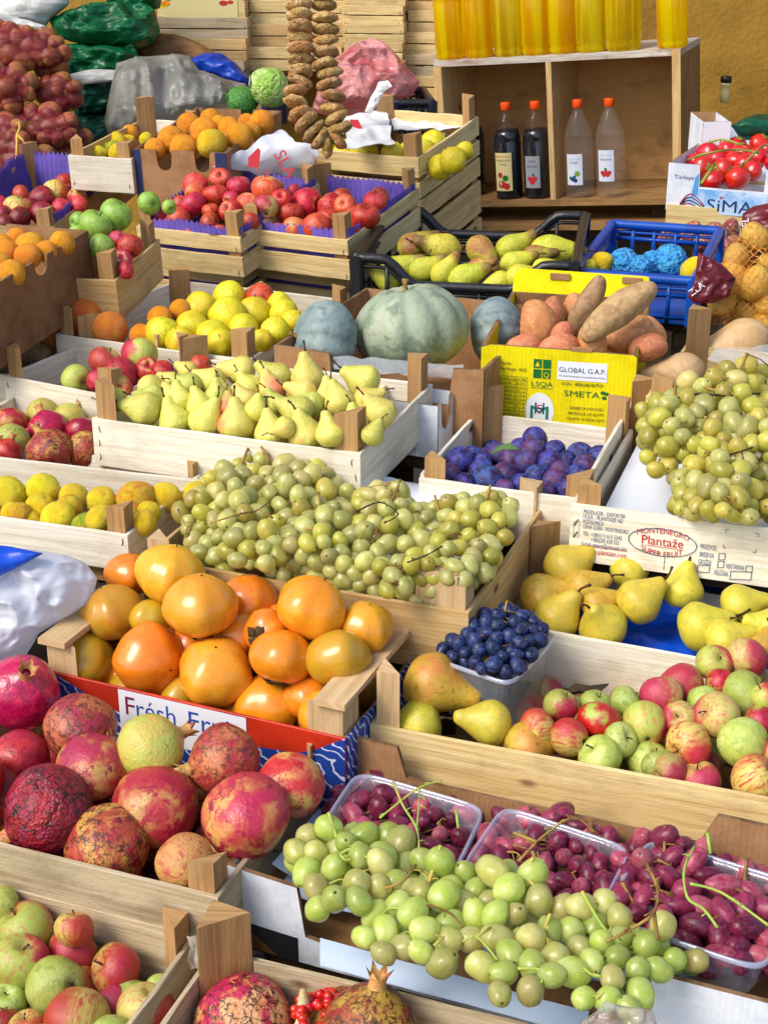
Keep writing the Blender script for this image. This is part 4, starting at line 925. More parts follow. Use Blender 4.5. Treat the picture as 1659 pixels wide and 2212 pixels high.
# cut open pomegranate half showing its seeds
hp = P(*q(7, 1395, 1105), .69); root = tag(empty('pomegranate', hp), 'broken open pomegranate showing shiny red seeds and white pith', 'pomegranate', 'large pomegranates in the bottom crate')
s = MB(); s.lathe([(r, z) for r, z in sph(20, 14)[:9]], 22, 0, lambda p: Vector((p.x, p.y, p.z * .9 + .12 * mnoise.noise(p * 2.2)))); o = s.build('rind', MAT['pom_brown'], root, Matrix.Rotation(-.5, 4, 'Y') @ Matrix.Scale(.042, 4))
s = MB()
for k in range(5):
    g = k * 1.25; c = Vector((math.cos(g) * .026, math.sin(g) * .02, .004))
    s.tube([c, c + Vector((.002, .001, .010)), c + Vector((-.003 + .002 * k, 0, .016 + (k == 2) * .012))], [.009, .007, .003], 7)
s.build('pith', MAT['pith_cream'], root)
sb = G['berry'][0]
for k in range(46):
    a = R.uniform(0, 6.28); rr_ = .033 * math.sqrt(R.random()); o = put('seed', sb, root, None, MAT['tomato_skin'])
    o.matrix_local = Matrix.Translation((math.cos(a) * rr_, math.sin(a) * rr_, .006 + .014 * (1 - (rr_ / .033) ** 2) + R.uniform(0, .006))) @ aim(Vector((R.gauss(0, 1), R.gauss(0, 1), 1)), 0) @ Matrix.Scale(R.uniform(.0042, .0055), 4)
# ------------------------------------------------------------------ D: white carton with punnets and grapes
D = frame((487, 1868), (1672, 2172), (705, 1622), .77, .105); dw = D.w
carton('white cardboard box packed with green grapes and punnets of red grapes', D, 'card_white', 'card_brown', .006, tops={'f': [(1, 1), (.80, 1.), (.795, .35), (.77, .30), (.215, .30), (.16, .34), (.145, .93), (.05, .97), (0, 1)], 'r': [(1, 1.1), (.6, 1.), (.55, .5), (0, .8)], 'l': [(1, 1.0), (.84, .98), (.80, .45), (.2, .40), (.17, .98), (0, 1.32)], 'b': [(1, 1.32), (.82, 1.28), (.80, .9), (.2, .9), (.17, 1.3), (0, 1.3)]})
s = MB(); s.slab([(0, .0), (.145 * dw, 0), (.145 * dw, .032), (.0, .036)], (-dw / 2, -D.d / 2 - .0008, 0), (1, 0, 0), (0, 0, 1), .0003); s.build('printed_panel', MAT['ink_black'], D.root)
s = MB(); s.slab([(.004, .002), (.10 * dw, .002), (.06 * dw, .02), (.004, .026)], (-dw / 2, -D.d / 2 - .0012, 0), (1, 0, 0), (0, 0, 1), .0003); s.build('printed_leaf', MAT['print_brown_leaf'], D.root)
# paper and film sheets lining it
def sheet(name, label, quad, mat, n=18, amp=.006, fr=14., cat='paper', th=.0012, seed=0.):
    """crumpled sheet over four corners (world points), given thickness"""
    a, b_, c, d = [Vector(p) for p in quad]; vs = []
    for i in range(n + 1):
        for j in range(n + 1):
            s_, t_ = j / n, i / n; p = a * (1 - s_) * (1 - t_) + b_ * s_ * (1 - t_) + c * s_ * t_ + d * (1 - s_) * t_
            w = 1 - 2.2 * abs(mnoise.noise(Vector((p.x * fr + seed, p.y * fr, p.z * fr)))) + .4 * mnoise.noise(p * fr * 3)
            vs.append(p + Vector((0, 0, 1)) * amp * w + CR * amp * .4 * w)
    nrm = (b_ - a).cross(d - a).normalized(); m = len(vs); N = n + 1
    fs = [(i * N + j, i * N + j + 1, (i + 1) * N + j + 1, (i + 1) * N + j) for i in range(n) for j in range(n)]
    base = Vector(vs[0]); s = MB(); vv = [v - base for v in vs] + [v - base - nrm * th for v in vs]
    s.add(vv, fs + [tuple(m + k for k in reversed(f)) for f in fs]); o = s.build(name, MAT[mat], None, Matrix.Translation(base)); return tag(o, label, cat)
zD = .77
sheet('liner_paper', 'pale blue white paper lining the front and left of the white grape box', [P(600, 1925, zD - .06), P(1480, 2180, zD - .06), P(1500, 1950, zD - .055), P(700, 1770, zD - .05)], 'paper_blue_white', amp=.004, seed=3.)
sheet('liner_paper', 'folded pale blue paper strip along the front lip of the white grape box', [P(690, 2090, zD - .07), P(1260, 2240, zD - .07), P(1270, 2190, zD - .068), P(690, 2030, zD - .062)], 'paper_blue_white', amp=.0025, seed=9.)
sheet('liner_paper', 'pale blue paper folded over the left wall of the white grape box', [P(588, 1868, zD - .02), P(640, 1905, zD - .05), P(730, 1775, zD - .05), P(690, 1748, zD - .012)], 'paper_blue_white', amp=.0015, seed=5.)
def punnet(label, corners, z, h=.06, mat='punnet_clear'):
    """clear plastic tray: rounded rectangle flaring to a rolled rim, ribbed walls; corners fl, fr, br, bl at the rim"""
    c = [P(u, v, z) for u, v in corners]; ctr = sum(c, Vector()) / 4; ex = ((c[1] - c[0]) + (c[2] - c[3])) / 2; ey = ((c[3] - c[0]) + (c[2] - c[1])) / 2
    M = Matrix.Translation(Vector((ctr.x, ctr.y, z - h))); a, b_ = ex / 2, ey / 2; a.z = b_.z = 0; root = tag(empty('fruit_punnet', M), label, 'punnet', 'clear plastic fruit punnets')
    n = 72; s = MB(); vs = []
    def ring(k, zz, rib=0.):
        o = []
        for i in range(n):
            g = 2 * math.pi * i / n; cx, sy = math.cos(g), math.sin(g); e = .28
            x = math.copysign(abs(cx) ** e, cx); y = math.copysign(abs(sy) ** e, sy); f = k * (1 + rib * (i % 3 == 0)); o.append(a * x * f + b_ * y * f + Vector((0, 0, zz)))
        return o
    for k, zz, rb in ((.82, 0., 0), (.84, .004, .02), (.95, h - .01, .015), (.97, h - .006, 0), (1.0, h - .004, 0), (1.01, h, 0), (1.045, h, 0), (1.05, h - .005, 0)): vs += ring(k, zz, rb)
    s.add(vs, [(r_ * n + i, r_ * n + (i + 1) % n, (r_ + 1) * n + (i + 1) % n, (r_ + 1) * n + i) for r_ in range(4) for i in range(n)] + [tuple(reversed(range(n)))]); s.build('tray', MAT[mat], root)
    s2 = MB(); s2.add(vs, [(r_ * n + i, r_ * n + (i + 1) % n, (r_ + 1) * n + (i + 1) % n, (r_ + 1) * n + i) for r_ in range(4, 7) for i in range(n)]); s2.build('rim', MAT['punnet_rim'], root)
    return root
film('punnet_rim', '#c8d2f0', .38, .08, gl=1.)
plain('punnet_shade', '#1c2440', .4)
punnet('clear punnet of red grapes behind the green grapes, nearest the pomegranates', [(690, 1805), (965, 1895), (1050, 1745), (770, 1668)], .79, .055)
punnet('clear punnet of red grapes in the middle of the white box', [(1005, 1870), (1275, 1990), (1365, 1825), (1085, 1750)], .79, .055)
punnet('clear punnet of red grapes at the right end of the white box', [(1310, 1975), (1640, 2090), (1740, 1915), (1400, 1810)], .79, .055)
grapes(D, [(700, 1790), (735, 1715), (800, 1690), (960, 1745), (1030, 1770), (1000, 1850), (950, 1880), (820, 1850)], -.028, -.008, 20.5, [(850, 1780, 'red grape bunch in the punnet nearest the pomegranates'), ], [MAT['grape_red'], MAT['grape_red'], MAT['grape_pink']], 'bunches of red grapes', 'longberry', expose=4, hump=.015, seed=3, dens=.92)
grapes(D, [(1025, 1850), (1075, 1770), (1210, 1755), (1340, 1830), (1350, 1850), (1290, 1960), (1250, 1985), (1190, 1975), (1130, 1900)], -.028, -.008, 21, [(1160, 1830, 'plump red grape bunch in the middle punnet with a tan stalk on it'), (1240, 1900, 'smaller red grape bunch beside the green grapes in the middle punnet')], [MAT['grape_red'], MAT['grape_red'], MAT['grape_pink']], 'bunches of red grapes', 'longberry', expose=4, hump=.02, seed=4, dens=.92)
grapes(D, [(1310, 1920), (1340, 1860), (1385, 1805), (1480, 1830), (1640, 1890), (1700, 1920), (1700, 2080), (1640, 2100), (1540, 2090), (1400, 2010)], -.02, .0, 23, [(1430, 1900, 'red grape bunch with bright green stalk in the end punnet'), (1590, 1990, 'dark red grape bunch at the end of the box beside the cardboard flap'), (1370, 1990, 'pinkish red grapes spilling from the end punnet onto the green ones')], [MAT['grape_red'], MAT['grape_red'], MAT['grape_pink']], 'bunches of red grapes', 'longberry', expose=4, hump=.03, seed=5, dens=.92)
grapes(D, [(640, 1850), (675, 1810), (750, 1815), (810, 1800), (880, 1830), (920, 1880), (1000, 1890), (1060, 1880), (1130, 1900), (1180, 1960), (1230, 2020), (1330, 2025), (1450, 2045), (1500, 2080), (1410, 2100), (1400, 2130), (1385, 2180), (1300, 2190), (1180, 2150), (1060, 2150), (980, 2110), (920, 2060), (830, 2060), (760, 2010), (680, 1980)], .01, .02, 28,
       [(760, 1900, 'green grape bunch nearest the torn white cardboard corner'), (900, 1980, 'green grape bunch with a brown stalk below the first punnet'), (1080, 1960, 'big green grape bunch against the middle punnet'), (1130, 2080, 'green grape bunch at the front lip on the clear film'), (1330, 2110, 'green grape bunch beside the white end flap')], [MAT['grape_green'], MAT['grape_green'], MAT['grape_white']], 'bunches of large green grapes', 'berry', .03, seed=6, lipf=1.6, stemm='stem_lime')
twig('grape_stalk', 'bright green bare stalk over the first punnet of red grapes', [[(820, 1768, .03), (880, 1720, .045), (910, 1700, .05), (952, 1688, .05)], [(905, 1705, .05), (905, 1740, .03), (900, 1790, .015)], [(850, 1690, .05), (870, 1740, .045), (900, 1790, .03), (905, 1840, .02)], [(985, 1750, .03), (990, 1790, .02)]], .79, 'stem_lime', 4)
twig('grape_stalk', 'tan branching stalk on the red grapes of the middle punnet', [[(1120, 1862, .02), (1165, 1815, .035), (1215, 1775, .05)], [(1215, 1775, .05), (1250, 1770, .045), (1285, 1800, .03)], [(1160, 1820, .035), (1110, 1800, .03)], [(1150, 1840, .03), (1165, 1880, .02)]], .79, 'stem_tan', 5.5)
twig('grape_stalk', 'thick green forked stalk on the end red grapes', [[(1500, 1830, .05), (1478, 1880, .055), (1485, 1940, .05), (1520, 1965, .045), (1550, 2005, .035)], [(1490, 1910, .05), (1560, 1930, .045), (1660, 2000, .04)], [(1528, 1800, .045), (1535, 1845, .03)]], .79, 'stem_lime', 5)
twig('grape_stalk', 'orange brown stalk between the red and green grapes', [[(1395, 1865, .055), (1420, 1920, .06), (1410, 1975, .055), (1350, 2015, .035), (1310, 2035, .03)], [(1412, 1970, .055), (1420, 2030, .04)]], .79, 'stem_tan', 6)
twig('grape_stalk', 'brown bare stalk over the large green grapes near the first punnet', [[(925, 1955, .03), (975, 1975, .035), (998, 2005, .03)]], .79, 'stem_tan', 4.5)
twig('grape_stalk', 'short brown stalk pointing up between the first punnet and the green grapes', [[(830, 1920, .03), (870, 1905, .035), (898, 1870, .03)]], .79, 'stem_tan', 4.5)
twig('grape_stalk', 'pale green stalk on the green grapes at the front', [[(1000, 2035, .035), (1030, 2025, .04), (1075, 2075, .03)], [(1030, 2025, .04), (1060, 2005, .035)]], .79, 'stem_lime', 4.5)
bag('plastic_wrapper', 'crumpled clear plastic wrapper with coloured print at the bottom edge below the grapes', [(1250, 2212), (1290, 2185), (1310, 2165), (1370, 2180), (1410, 2178), (1420, 2215), (1380, 2260), (1290, 2260)], 1.28, .02, 'wrapper', 'wrapper', amp=.008, fr=40.)
# ------------------------------------------------------------------ E: apples, pears and blue grapes, right
E = crate('pale wooden crate of small mixed apples with a punnet of blue grapes', frame((799, 1566), (2060, 1800), (958, 1348), .80, .105), mat='wood_pale', bands=((.22, 1.),), phs=(.075, .06, .05, .02), pt=.03, post='wood_post_pale', staples=1)
kd('ps2', 'pear', 'pear_spotted', 'speckled pear'); kd('pr2', 'pear', 'pear_russet', 'russet speckled pear')
place(E, its(6, [(215, 745, 142, 'pr2', -22, .15, .055), (455, 912, 105, 'ps2', 172, .15), (150, 922, 112, 'ps2', -170, 0.), (620, 1015, 110, 'pr2', 10, -.2)]), .005, .0, 'apple crate with blue grapes', 'pears among the small apples')
place(E, its(6, [(762, 842, 78, 'ax', 60, .4), (915, 835, 72, 'ag'), (1045, 822, 72, 'ag', 40, .2), (1200, 798, 95, 'ab', 100, -.4), (1290, 755, 104, 'ab', 120, -.5), (1425, 655, 84, 'ax'), (1565, 638, 97, 'ab', 80, -1.), (1452, 740, 68, 'av'), (1565, 790, 110, 'ag', 40, .5), (665, 932, 86, 'as', 190, .4), (805, 975, 88, 'as', 170, -.8), (928, 905, 98, 'av', 70, -.5), (1128, 922, 106, 'ax', 90, -1.4), (1278, 890, 64, 'ab'), (1440, 880, 108, 'ab', 160, .5), (1622, 912, 66, 'av'), (1320, 1008, 110, 'as', 200, .5), (1552, 1002, 114, 'ag', 100, -1.), (936, 1062, 102, 'ag', 130, .4), (1146, 1084, 100, 'ag', 60, .9), (1385, 828, 62, 'ag'), (1020, 985, 55, 'ag'), (1240, 1120, 60, 'ab'), (1650, 800, 70, 'ax')]) +
      its(8, [(1360, 60, 102, 'ab', 100, .3), (1600, 50, 108, 'as', 40, .5), (1190, -10, 40, 'ag')]) + its(6, [(1760, 700, 105, 'as'), (1790, 900, 110, 'ag'), (1740, 1060, 105, 'ab')]), -.005, .06, 'apple crate with blue grapes', 'small mixed apples in the right crate')
punnet('clear ribbed punnet of blue grapes resting on the apples and pears', [(935, 1415), (1105, 1478), (1200, 1368), (1045, 1322)], .855, .085)
grapes(E, [(955, 1405), (1010, 1365), (1050, 1325), (1110, 1318), (1155, 1340), (1175, 1370), (1135, 1430), (1090, 1455), (1010, 1432)], .03, .075, 15.5, [(1075, 1385, 'heap of dusty blue grapes in the ribbed punnet')], [MAT['grape_blue']], 'blue grapes', 'berry', .03, seed=8, dens=1.05)
# ------------------------------------------------------------------ F: persimmons
Fb = frame((95, 1448), (745, 1597), (935, 1380), .815, .105, bl=False)
crate('printed fruit box of large orange persimmons with raised wooden end slats', Fb, mat='wood_old', post='wood_post_pale', bands=((.02, 1.),), phs=(.038, .038, .038, .038), pt=.045, front_mat='print_red', t=.004, flat=True)
for sx in (-1, 1):
    s = MB(); x = sx * (Fb.w / 2 - .018); s.box((x - .02, -Fb.d / 2 - .004, Fb.h + .040), (x + .02, Fb.d / 2 + .004, Fb.h + .048), n=6, jit=.001); s.build('end_slat', MAT['wood_post_pale'], Fb.root)
    s = MB(); s.box((x + sx * .0195 - .002, -Fb.d / 2 + .004, .01), (x + sx * .0195 + .002, Fb.d / 2 - .004, Fb.h), n=4); s.build('end_board', MAT['print_blue_swirl'], Fb.root)
fpatch(Fb, 'printed_border', [(0, 0), (1, 0), (1, .74), (.96, .76), (.84, .66), (.70, .62), (.28, .62), (.2, .72), (.1, .88), (.03, 1), (0, 1)], 'print_blue_swirl', .0006)
fpatch(Fb, 'printed_corner', [(.955, .42), (1, .40), (1, 1), (.99, .98), (.9, .75), (.80, .6), (.80, .5)], 'print_blue_swirl', .0007)
fpatch(Fb, 'printed_label', [(.262, .36), (.69, .36), (.69, .98), (.262, .98)], 'print_white', .001)
ftext(Fb, 'Frésh', .285, .655, .027, 'ink_cobalt', .17); ftext(Fb, 'F', .285, .655, .0275, 'ink_red', .032, name='first_letter') ; ftext(Fb, 'Fruit', .50, .655, .027, 'ink_cobalt', .17)
place(Fb, its(5, [(485, 440, 138, 'sv', 110, .3), (735, 275, 150, 'sy', 75, .3, .03), (865, 412, 158, 'sy', 85, .35, .05), (1078, 388, 128, 'so', 70, .2), (1345, 420, 156, 'so', 65, .25, .04), (1580, 500, 122, 'sy', 80, .5), (650, 462, 92, 'sv', 80, .1), (560, 275, 66, 'so', 80, .1), (362, 642, 136, 'sv', 60, .2), (645, 635, 162, 'so', -20, .9), (932, 698, 164, 'sy', 85, .8), (1215, 635, 138, 'so', 80, -.1), (1463, 640, 142, 'sv', 100, -.4), (1160, 840, 150, 'so', 92, .25), (1400, 880, 118, 'sy', 95, .2), (1040, 540, 80, 'so'), (1150, 525, 60, 'so'), (795, 800, 76, 'sv'), (1325, 800, 70, 'so'), (830, 580, 70, 'so'), (1230, 500, 70, 'so'), (560, 780, 60, 'sv')]), .01, .13, 'persimmon box', 'persimmons in the printed box', slack=.84, relax=14)
# ------------------------------------------------------------------ G: white grapes, centre
Gb = frame((306, 1205), (1012, 1325), (492, 985), .90, .10)
crate('broken wooden crate overflowing with pale green grapes behind the persimmons', Gb, mat='wood_warm', bands=((.1, 1.),), phs=(.03, .03, .035, .03), pt=.035, post='wood_post_pale', posts='1111', back_mat='wood_pale')
s = MB(); s.prism([(0, 0), (.055, -.004), (.06, .02), (.003, .024)], -.05, .045); s.build('loose_post', MAT['wood_post_pale'], Gb.root, Matrix.Translation((Gb.w / 2 - .075, -Gb.d / 2 + .012, Gb.h)) @ Matrix.Rotation(.05, 4, 'Y'))
sheet('liner_paper', 'white paper under the pale grapes showing along the back and front of their crate', [P(420, 1200, .875), P(985, 1322, .89), P(1110, 1085, .90), P(540, 985, .90)], 'paper_white', amp=.005, seed=2.)
gp = [(385, 1085), (440, 1055), (470, 1010), (545, 985), (600, 985), (640, 995), (700, 1010), (735, 1030), (750, 1065), (790, 1070), (840, 1050), (880, 1075), (920, 1095), (960, 1090), (1010, 1075), (1060, 1075), (1105, 1090), (1100, 1150), (1070, 1210), (1040, 1250), (960, 1270), (940, 1300), (850, 1310), (770, 1290), (700, 1260), (600, 1260), (500, 1245), (430, 1220), (420, 1160), (390, 1130)]
grapes(Gb, gp, .005, .045, 18.8, [(500, 1080, 'pale green grape bunch at the corner post with a curling tendril'), (630, 1050, 'pale grape bunch heaped against the back board in front of the pears'), (560, 1180, 'pale grape bunch just above the topmost persimmon'), (690, 1160, 'greener grape bunch in the middle of the broken crate'), (830, 1130, 'pale grape bunch with brown dried stalks in the middle of the crate'), (860, 1240, 'pale grape bunch at the front edge beside the persimmons'), (980, 1190, 'golden tinged grape bunch beside the leaning side board'), (1040, 1115, 'golden grape bunch in the back corner beside the plums')], [MAT['grape_white'], MAT['grape_white'], MAT['grape_white'], MAT['grape_gold']], 'bunches of pale grapes in the broken crate', 'berry', .04, seed=12, lipf=3.2)
twig('grape_stalk', 'brown dried stalk on the pale grapes near the corner post', [[(455, 1130, .05), (520, 1110, .06), (560, 1100, .06), (600, 1065, .06)], [(560, 1100, .06), (590, 1120, .05)], [(385, 1100, .03), (395, 1125, .035), (410, 1150, .03), (400, 1160, .03), (405, 1140, .03)]], .92, 'stem_tan', 3.2)
twig('grape_stalk', 'dark twiggy stalk on the pale grapes in the middle', [[(770, 1105, .05), (820, 1085, .06), (860, 1110, .055), (830, 1130, .05)]], .92, 'stem_dark', 2.8)
twig('grape_stalk', 'thin dark stalk on the golden tinged grapes by the leaning board', [[(880, 1215, .04), (920, 1200, .05), (955, 1180, .045)]], .92, 'stem_dark', 2.8)
# ------------------------------------------------------------------ H and K: mandarins and small pomegranates, left
Hb = crate('whitish wooden crate of yellow mandarins left of the pale grapes', frame((-220, 1085), (275, 1157), (-40, 950), .915, .085), mat='wood_white', post='wood_post', bands=((.35, 1.),), phs=(.04, .035, .02, .02), staples=2)
place(Hb, its(3, [(35, 1030, 82, 'mn'), (185, 1012, 77, 'mn'), (320, 1045, 68, 'mn'), (440, 1055, 66, 'mn'), (590, 1048, 88, 'mo'), (715, 1045, 72, 'mn'), (850, 1035, 66, 'mn'), (175, 1090, 68, 'mn'), (300, 1095, 66, 'mo'), (90, 1110, 50, 'mo')]) + its(5, [(50, 10, 55, 'mn'), (250, 28, 82, 'mn'), (365, 62, 58, 'li'), (430, 30, 66, 'mn'), (625, 45, 58, 'mn'), (645, 0, 45, 'mn'), (-60, 10, 70, 'mn'), (540, 20, 60, 'mn'), (130, 40, 45, 'mn')]), .0, .015, 'mandarin crate', 'yellow mandarins in the left crate')
Kb = crate('wooden crate of small pink pomegranates under the left red apple crate', frame((-160, 970), (462, 1042), (20, 850), .93, .095), mat='wood_white', bands=((.3, 1.),), posts='0010', phs=(.03, .03, .03, .03))
place(Kb, its(3, [(45, 725, 76, 'mp'), (55, 800, 82, 'my'), (205, 748, 90, 'mv'), (352, 765, 76, 'mv'), (215, 842, 102, 'mb'), (365, 838, 86, 'mb'), (30, 850, 66, 'mr'), (190, 690, 80, 'my'), (300, 700, 70, 'my'), (-80, 780, 80, 'mr')]), -.02, .0, 'crate of small pomegranates', 'small pomegranates in the crate behind the mandarins')
# ------------------------------------------------------------------ I: yellow pears; J: apples beside them
Ib = crate('white wooden crate piled with yellow green pears in the centre', frame((198, 904), (778, 980), (365, 765), .98, .085), mat='wood_white', bands=((.1, 1.),), phs=(.055, .055, .05, .045), pt=.034, staples=3, post='wood_post')
place(Ib, its(3, [(625, 660, 80, 'pg', 165, .1), (660, 612, 62, 'pg', 172, .1), (650, 572, 62, 'py', -15, .1), (755, 712, 74, 'py', 112, .2), (775, 622, 60, 'py', 100, .1), (738, 540, 46, 'py', 150, .1), (812, 498, 46, 'py', 150, .1), (820, 562, 60, 'pg', 160, .1), (865, 648, 62, 'py', 105, .1), (888, 712, 78, 'py', 62, .2), (915, 540, 64, 'py', 155, .1), (935, 600, 52, 'pg', 88, .2), (1040, 498, 72, 'py', 165, .1), (1070, 570, 56, 'py', 120, .1), (1058, 628, 60, 'pb', 120, .1), (1020, 728, 82, 'pb', 92, .2), (985, 648, 46, 'pb', 95, .1), (1190, 525, 72, 'pg', 140, .1), (1175, 580, 66, 'pb', 110, .1), (1105, 665, 56, 'pk', 80, .2), (1188, 640, 54, 'pg', 120, .2), (1172, 765, 76, 'py', 100, .3), (1330, 528, 78, 'py', 95, .1), (1310, 590, 62, 'pb', 160, .1), (1285, 672, 76, 'pg', 150, .2), (1345, 640, 60, 'pg', 165, .1), (1322, 772, 82, 'py', 112, .3), (1420, 605, 60, 'pb', 95, .1), (1468, 630, 70, 'py', 110, .1), (1428, 765, 68, 'py', 100, .2), (1568, 540, 80, 'pk', 150, .3), (1585, 625, 62, 'py', 30, .1), (1640, 682, 78, 'pk', 130, .2), (1610, 772, 54, 'pg', 60, .2), (1530, 720, 60, 'py', 100, .1), (1100, 560, 50, 'py', 140, .1), (960, 600, 40, 'py', 100, .1), (740, 610, 40, 'py'), (1230, 740, 50, 'py'), (500, 620, 40, 'pg', 180, .0)]), .02, .055, 'crate of yellow pears', 'yellow pears in the white crate', slack=.74, relax=14)
Jb = crate('pale wooden crate of large red and green apples left of the pears', frame((8, 811), (245, 857), (185, 735), .965, .085), mat='wood_white', bands=((.1, 1.),), phs=(.05, .045, .05, .055), staples=2)
place(Jb, its(3, [(455, 458, 76, 'ab', 60, .3), (602, 428, 82, 'ax', 95, -.3), (520, 522, 86, 'am', 100, -.6), (640, 492, 58, 'am'), (332, 535, 72, 'ax', -20, .8), (510, 575, 66, 'as'), (868, 475, 46, 'ar'), (420, 540, 50, 'am'), (700, 500, 55, 'ar')]), .0, .04, 'apple crate beside the pears', 'apples in the small crate by the pears')

under(B, 'pomegranate', ['pom_red', 'pom_dull', 'pom_brown'], .042, .045, 'pomegranate mostly hidden beneath the heap in the big crate', 'buried pomegranates in the big crate')
under(E, 'apple', ['apple_blush', 'apple_green', 'apple_striped', 'apple_mixed'], .028, .050, 'small apple mostly hidden beneath the heap in the right crate', 'buried apples in the right crate', x0=-.55)
under(A, 'apple', ['apple_blush', 'apple_green', 'apple_striped'], .033, .036, 'apple mostly hidden beneath the others in the lower left crate', 'buried apples in the lower left crate')
under(Fb, 'persimmon', ['persimmon_orange', 'persimmon_olive'], .042, .060, 'persimmon mostly hidden beneath the heap in the printed box', 'buried persimmons')
under(Ib, 'pear', ['pear_yellow', 'pear_green'], .026, .040, 'pear mostly hidden beneath the pile in the white crate', 'buried pears', step=2.6)
# ------------------------------------------------------------------ L, M: oranges box left, quinces
Lb = frame((-380, 590), (-55, 640), (190, 497), 1.12, .14, bl=False, tilt=5, edge=True)
carton('brown cardboard box of oranges cut off at the left edge', Lb, 'card_dark', 'card_brown', .005, notch={'b': cut(2, .035, .012, .62, .86), 'r': cut(1, .03, .02, .55, .55)})
place(Lb, its(1, [(0, 1060, 56, 'or'), (25, 1090, 60, 'or'), (130, 1072, 72, 'or'), (268, 1050, 56, 'or'), (75, 1030, 40, 'or'), (200, 1085, 40, 'or')]) + its(3, [(50, 75, 62, 'or'), (120, 0, 60, 'or'), (0, 40, 60, 'or')]), -.01, .0, 'orange box at left edge', 'oranges in the left box')
Mb = crate('pale wooden crate of yellow quinces and big orange fruits', frame((120, 722), (538, 778), (330, 598), .985, .09), mat='wood_white', bands=((.1, 1.),), phs=(.05, .05, .03, .03), pt=.03, post='wood_post')
place(Mb, its(3, [(362, 268, 90, 'gf'), (478, 312, 78, 'gf'), (215, 345, 90, 'gf'), (300, 385, 58, 'gf'), (690, 268, 56, 'or'), (780, 230, 48, 'or'), (610, 345, 46, 'or'), (870, 225, 74, 'qu'), (992, 178, 72, 'qu'), (985, 262, 86, 'qu'), (1100, 248, 76, 'qu'), (702, 335, 76, 'qu'), (832, 308, 74, 'qu'), (922, 350, 78, 'qu'), (1050, 312, 66, 'qu'), (1225, 245, 62, 'qu'), (1190, 322, 64, 'qu'), (780, 368, 66, 'qu'), (952, 375, 66, 'qu'), (1130, 365, 50, 'qu'), (1122, 180, 66, 'ar'), (1205, 208, 42, 'qu'), (1265, 285, 45, 'qu')]), .01, .05, 'quince crate', 'fruits in the quince crate')
s = MB(); s.box((.004, -Mb.d / 2 + .01, .02), (.010, Mb.d / 2 - .01, Mb.h + .02), n=4); s.build('divider_board', MAT['wood_warm'], Mb.root)
M2 = crate('white wooden crate of brown potatoes at the left edge', frame((-140, 792), (38, 812), (175, 742), .95, .085, bl=False), mat='wood_white', bands=((.1, 1.),), posts='0010', phs=(.05, .05, .05, .05))
place(M2, its(3, [(40, 430, 60, 'po', 20, .2), (130, 432, 66, 'po', 10, .2), (0, 480, 50, 'po')]), -.01, -.01, 'white crate at left edge', 'potatoes in the left crate')
# ------------------------------------------------------------------ N: pumpkins
Nb = frame((592, 745), (1045, 800), (745, 616), 1.015, .15)
carton('low brown cardboard box holding three pale pumpkins', Nb, 'card_brown', 'card_brown', .006, tops={'f': [(1, 1.), (.86, .98), (.84, .55), (.3, .5), (.27, .98), (.05, 1.), (0, 1)]})
for (c, x, y, r, sk, ang, tow, lift, lab) in ((3, 1400, 372, 185, 'pumpkin_blue', 170, .25, .0, 'blue grey pumpkin lying on its side by the quinces'), (4, 120, 312, 252, 'pumpkin_pale', 100, .28, .04, 'big pale green ribbed pumpkin standing in the middle of the box'), (4, 490, 330, 155, 'pumpkin_blue', 5, .2, -.03, 'blue grey pumpkin beside the sweet potatoes')):
    u, v = q(c, x, y); r /= 2; p = P(u, v, 1.0); t = depth(p); p = CO + ray(u, v) * (t - lift)
    dv = CR * math.cos(rad(ang)) + CU * math.sin(rad(ang)) - CF * tow
    o = one('pumpkin', sk, p, pxs(r, p), aim(dv, .4), lab, 'pumpkins in the cardboard box')
s = MB(); pg = P(960, 770, .99)
sheet('scalloped_tray', 'clear scalloped plastic sheet sticking up in front of the big pumpkin', [P(720, 800, .985), P(1000, 822, .985), P(1000, 790, 1.0), P(720, 770, 1.0)], 'film_clear', amp=.004, fr=40., cat='tray')
# white pear carton between the pears and the plums
Wb = frame((800, 858), (946, 878), (1038, 851), .97, .09, bl=False)
carton('white cardboard box edge between the pears and the sweet potatoes', Wb, 'card_white', 'card_white', .004, notch={'r': [(.45, .05, .02)]})
# ------------------------------------------------------------------ O: sweet potatoes
Ob = frame((1040, 746), (1376, 768), (1165, 632), 1.03, .145)
carton('yellow printed cardboard box of sweet potatoes', Ob, 'card_yellow', 'card_dark', .006, fmat='card_yellow', tops={'f': [(1, .97), (.98, 1), (.06, 1.02), (0, .98)]})
s = MB(); s.slab([(0, 0), (Ob.w, 0), (Ob.w * .98, .05), (Ob.w * .95, .052), (Ob.w * .05, .055), (0, .04)], (-Ob.w / 2, Ob.d / 2 + .003, Ob.h - .012), (1, 0, 0), (0, .35, .94), .004); s.build('back_flap', MAT['card_yellow'], Ob.root)
for fx in (.34, .86): s = MB(); s.box((-Ob.w / 2 + fx * Ob.w - .018, Ob.d / 2 + .012, Ob.h + .024), (-Ob.w / 2 + fx * Ob.w + .018, Ob.d / 2 + .024, Ob.h + .034)); s.build('locking_tab', MAT['card_brown'], Ob.root)
s = MB(); s.box((.02, -Ob.d / 2 - .001, Ob.h + .0005), (.055, -Ob.d / 2 + .008, Ob.h + .006)); s.build('locking_tab', MAT['card_brown'], Ob.root)
fpatch(Ob, 'side_stripe', [(.965, .0), (1, .0), (1, .38), (.965, .38)], 'ink_teal'); fpatch(Ob, 'side_stripe', [(.965, .0), (1, .0), (1, .08), (.965, .08)], 'ink_red', .0012)
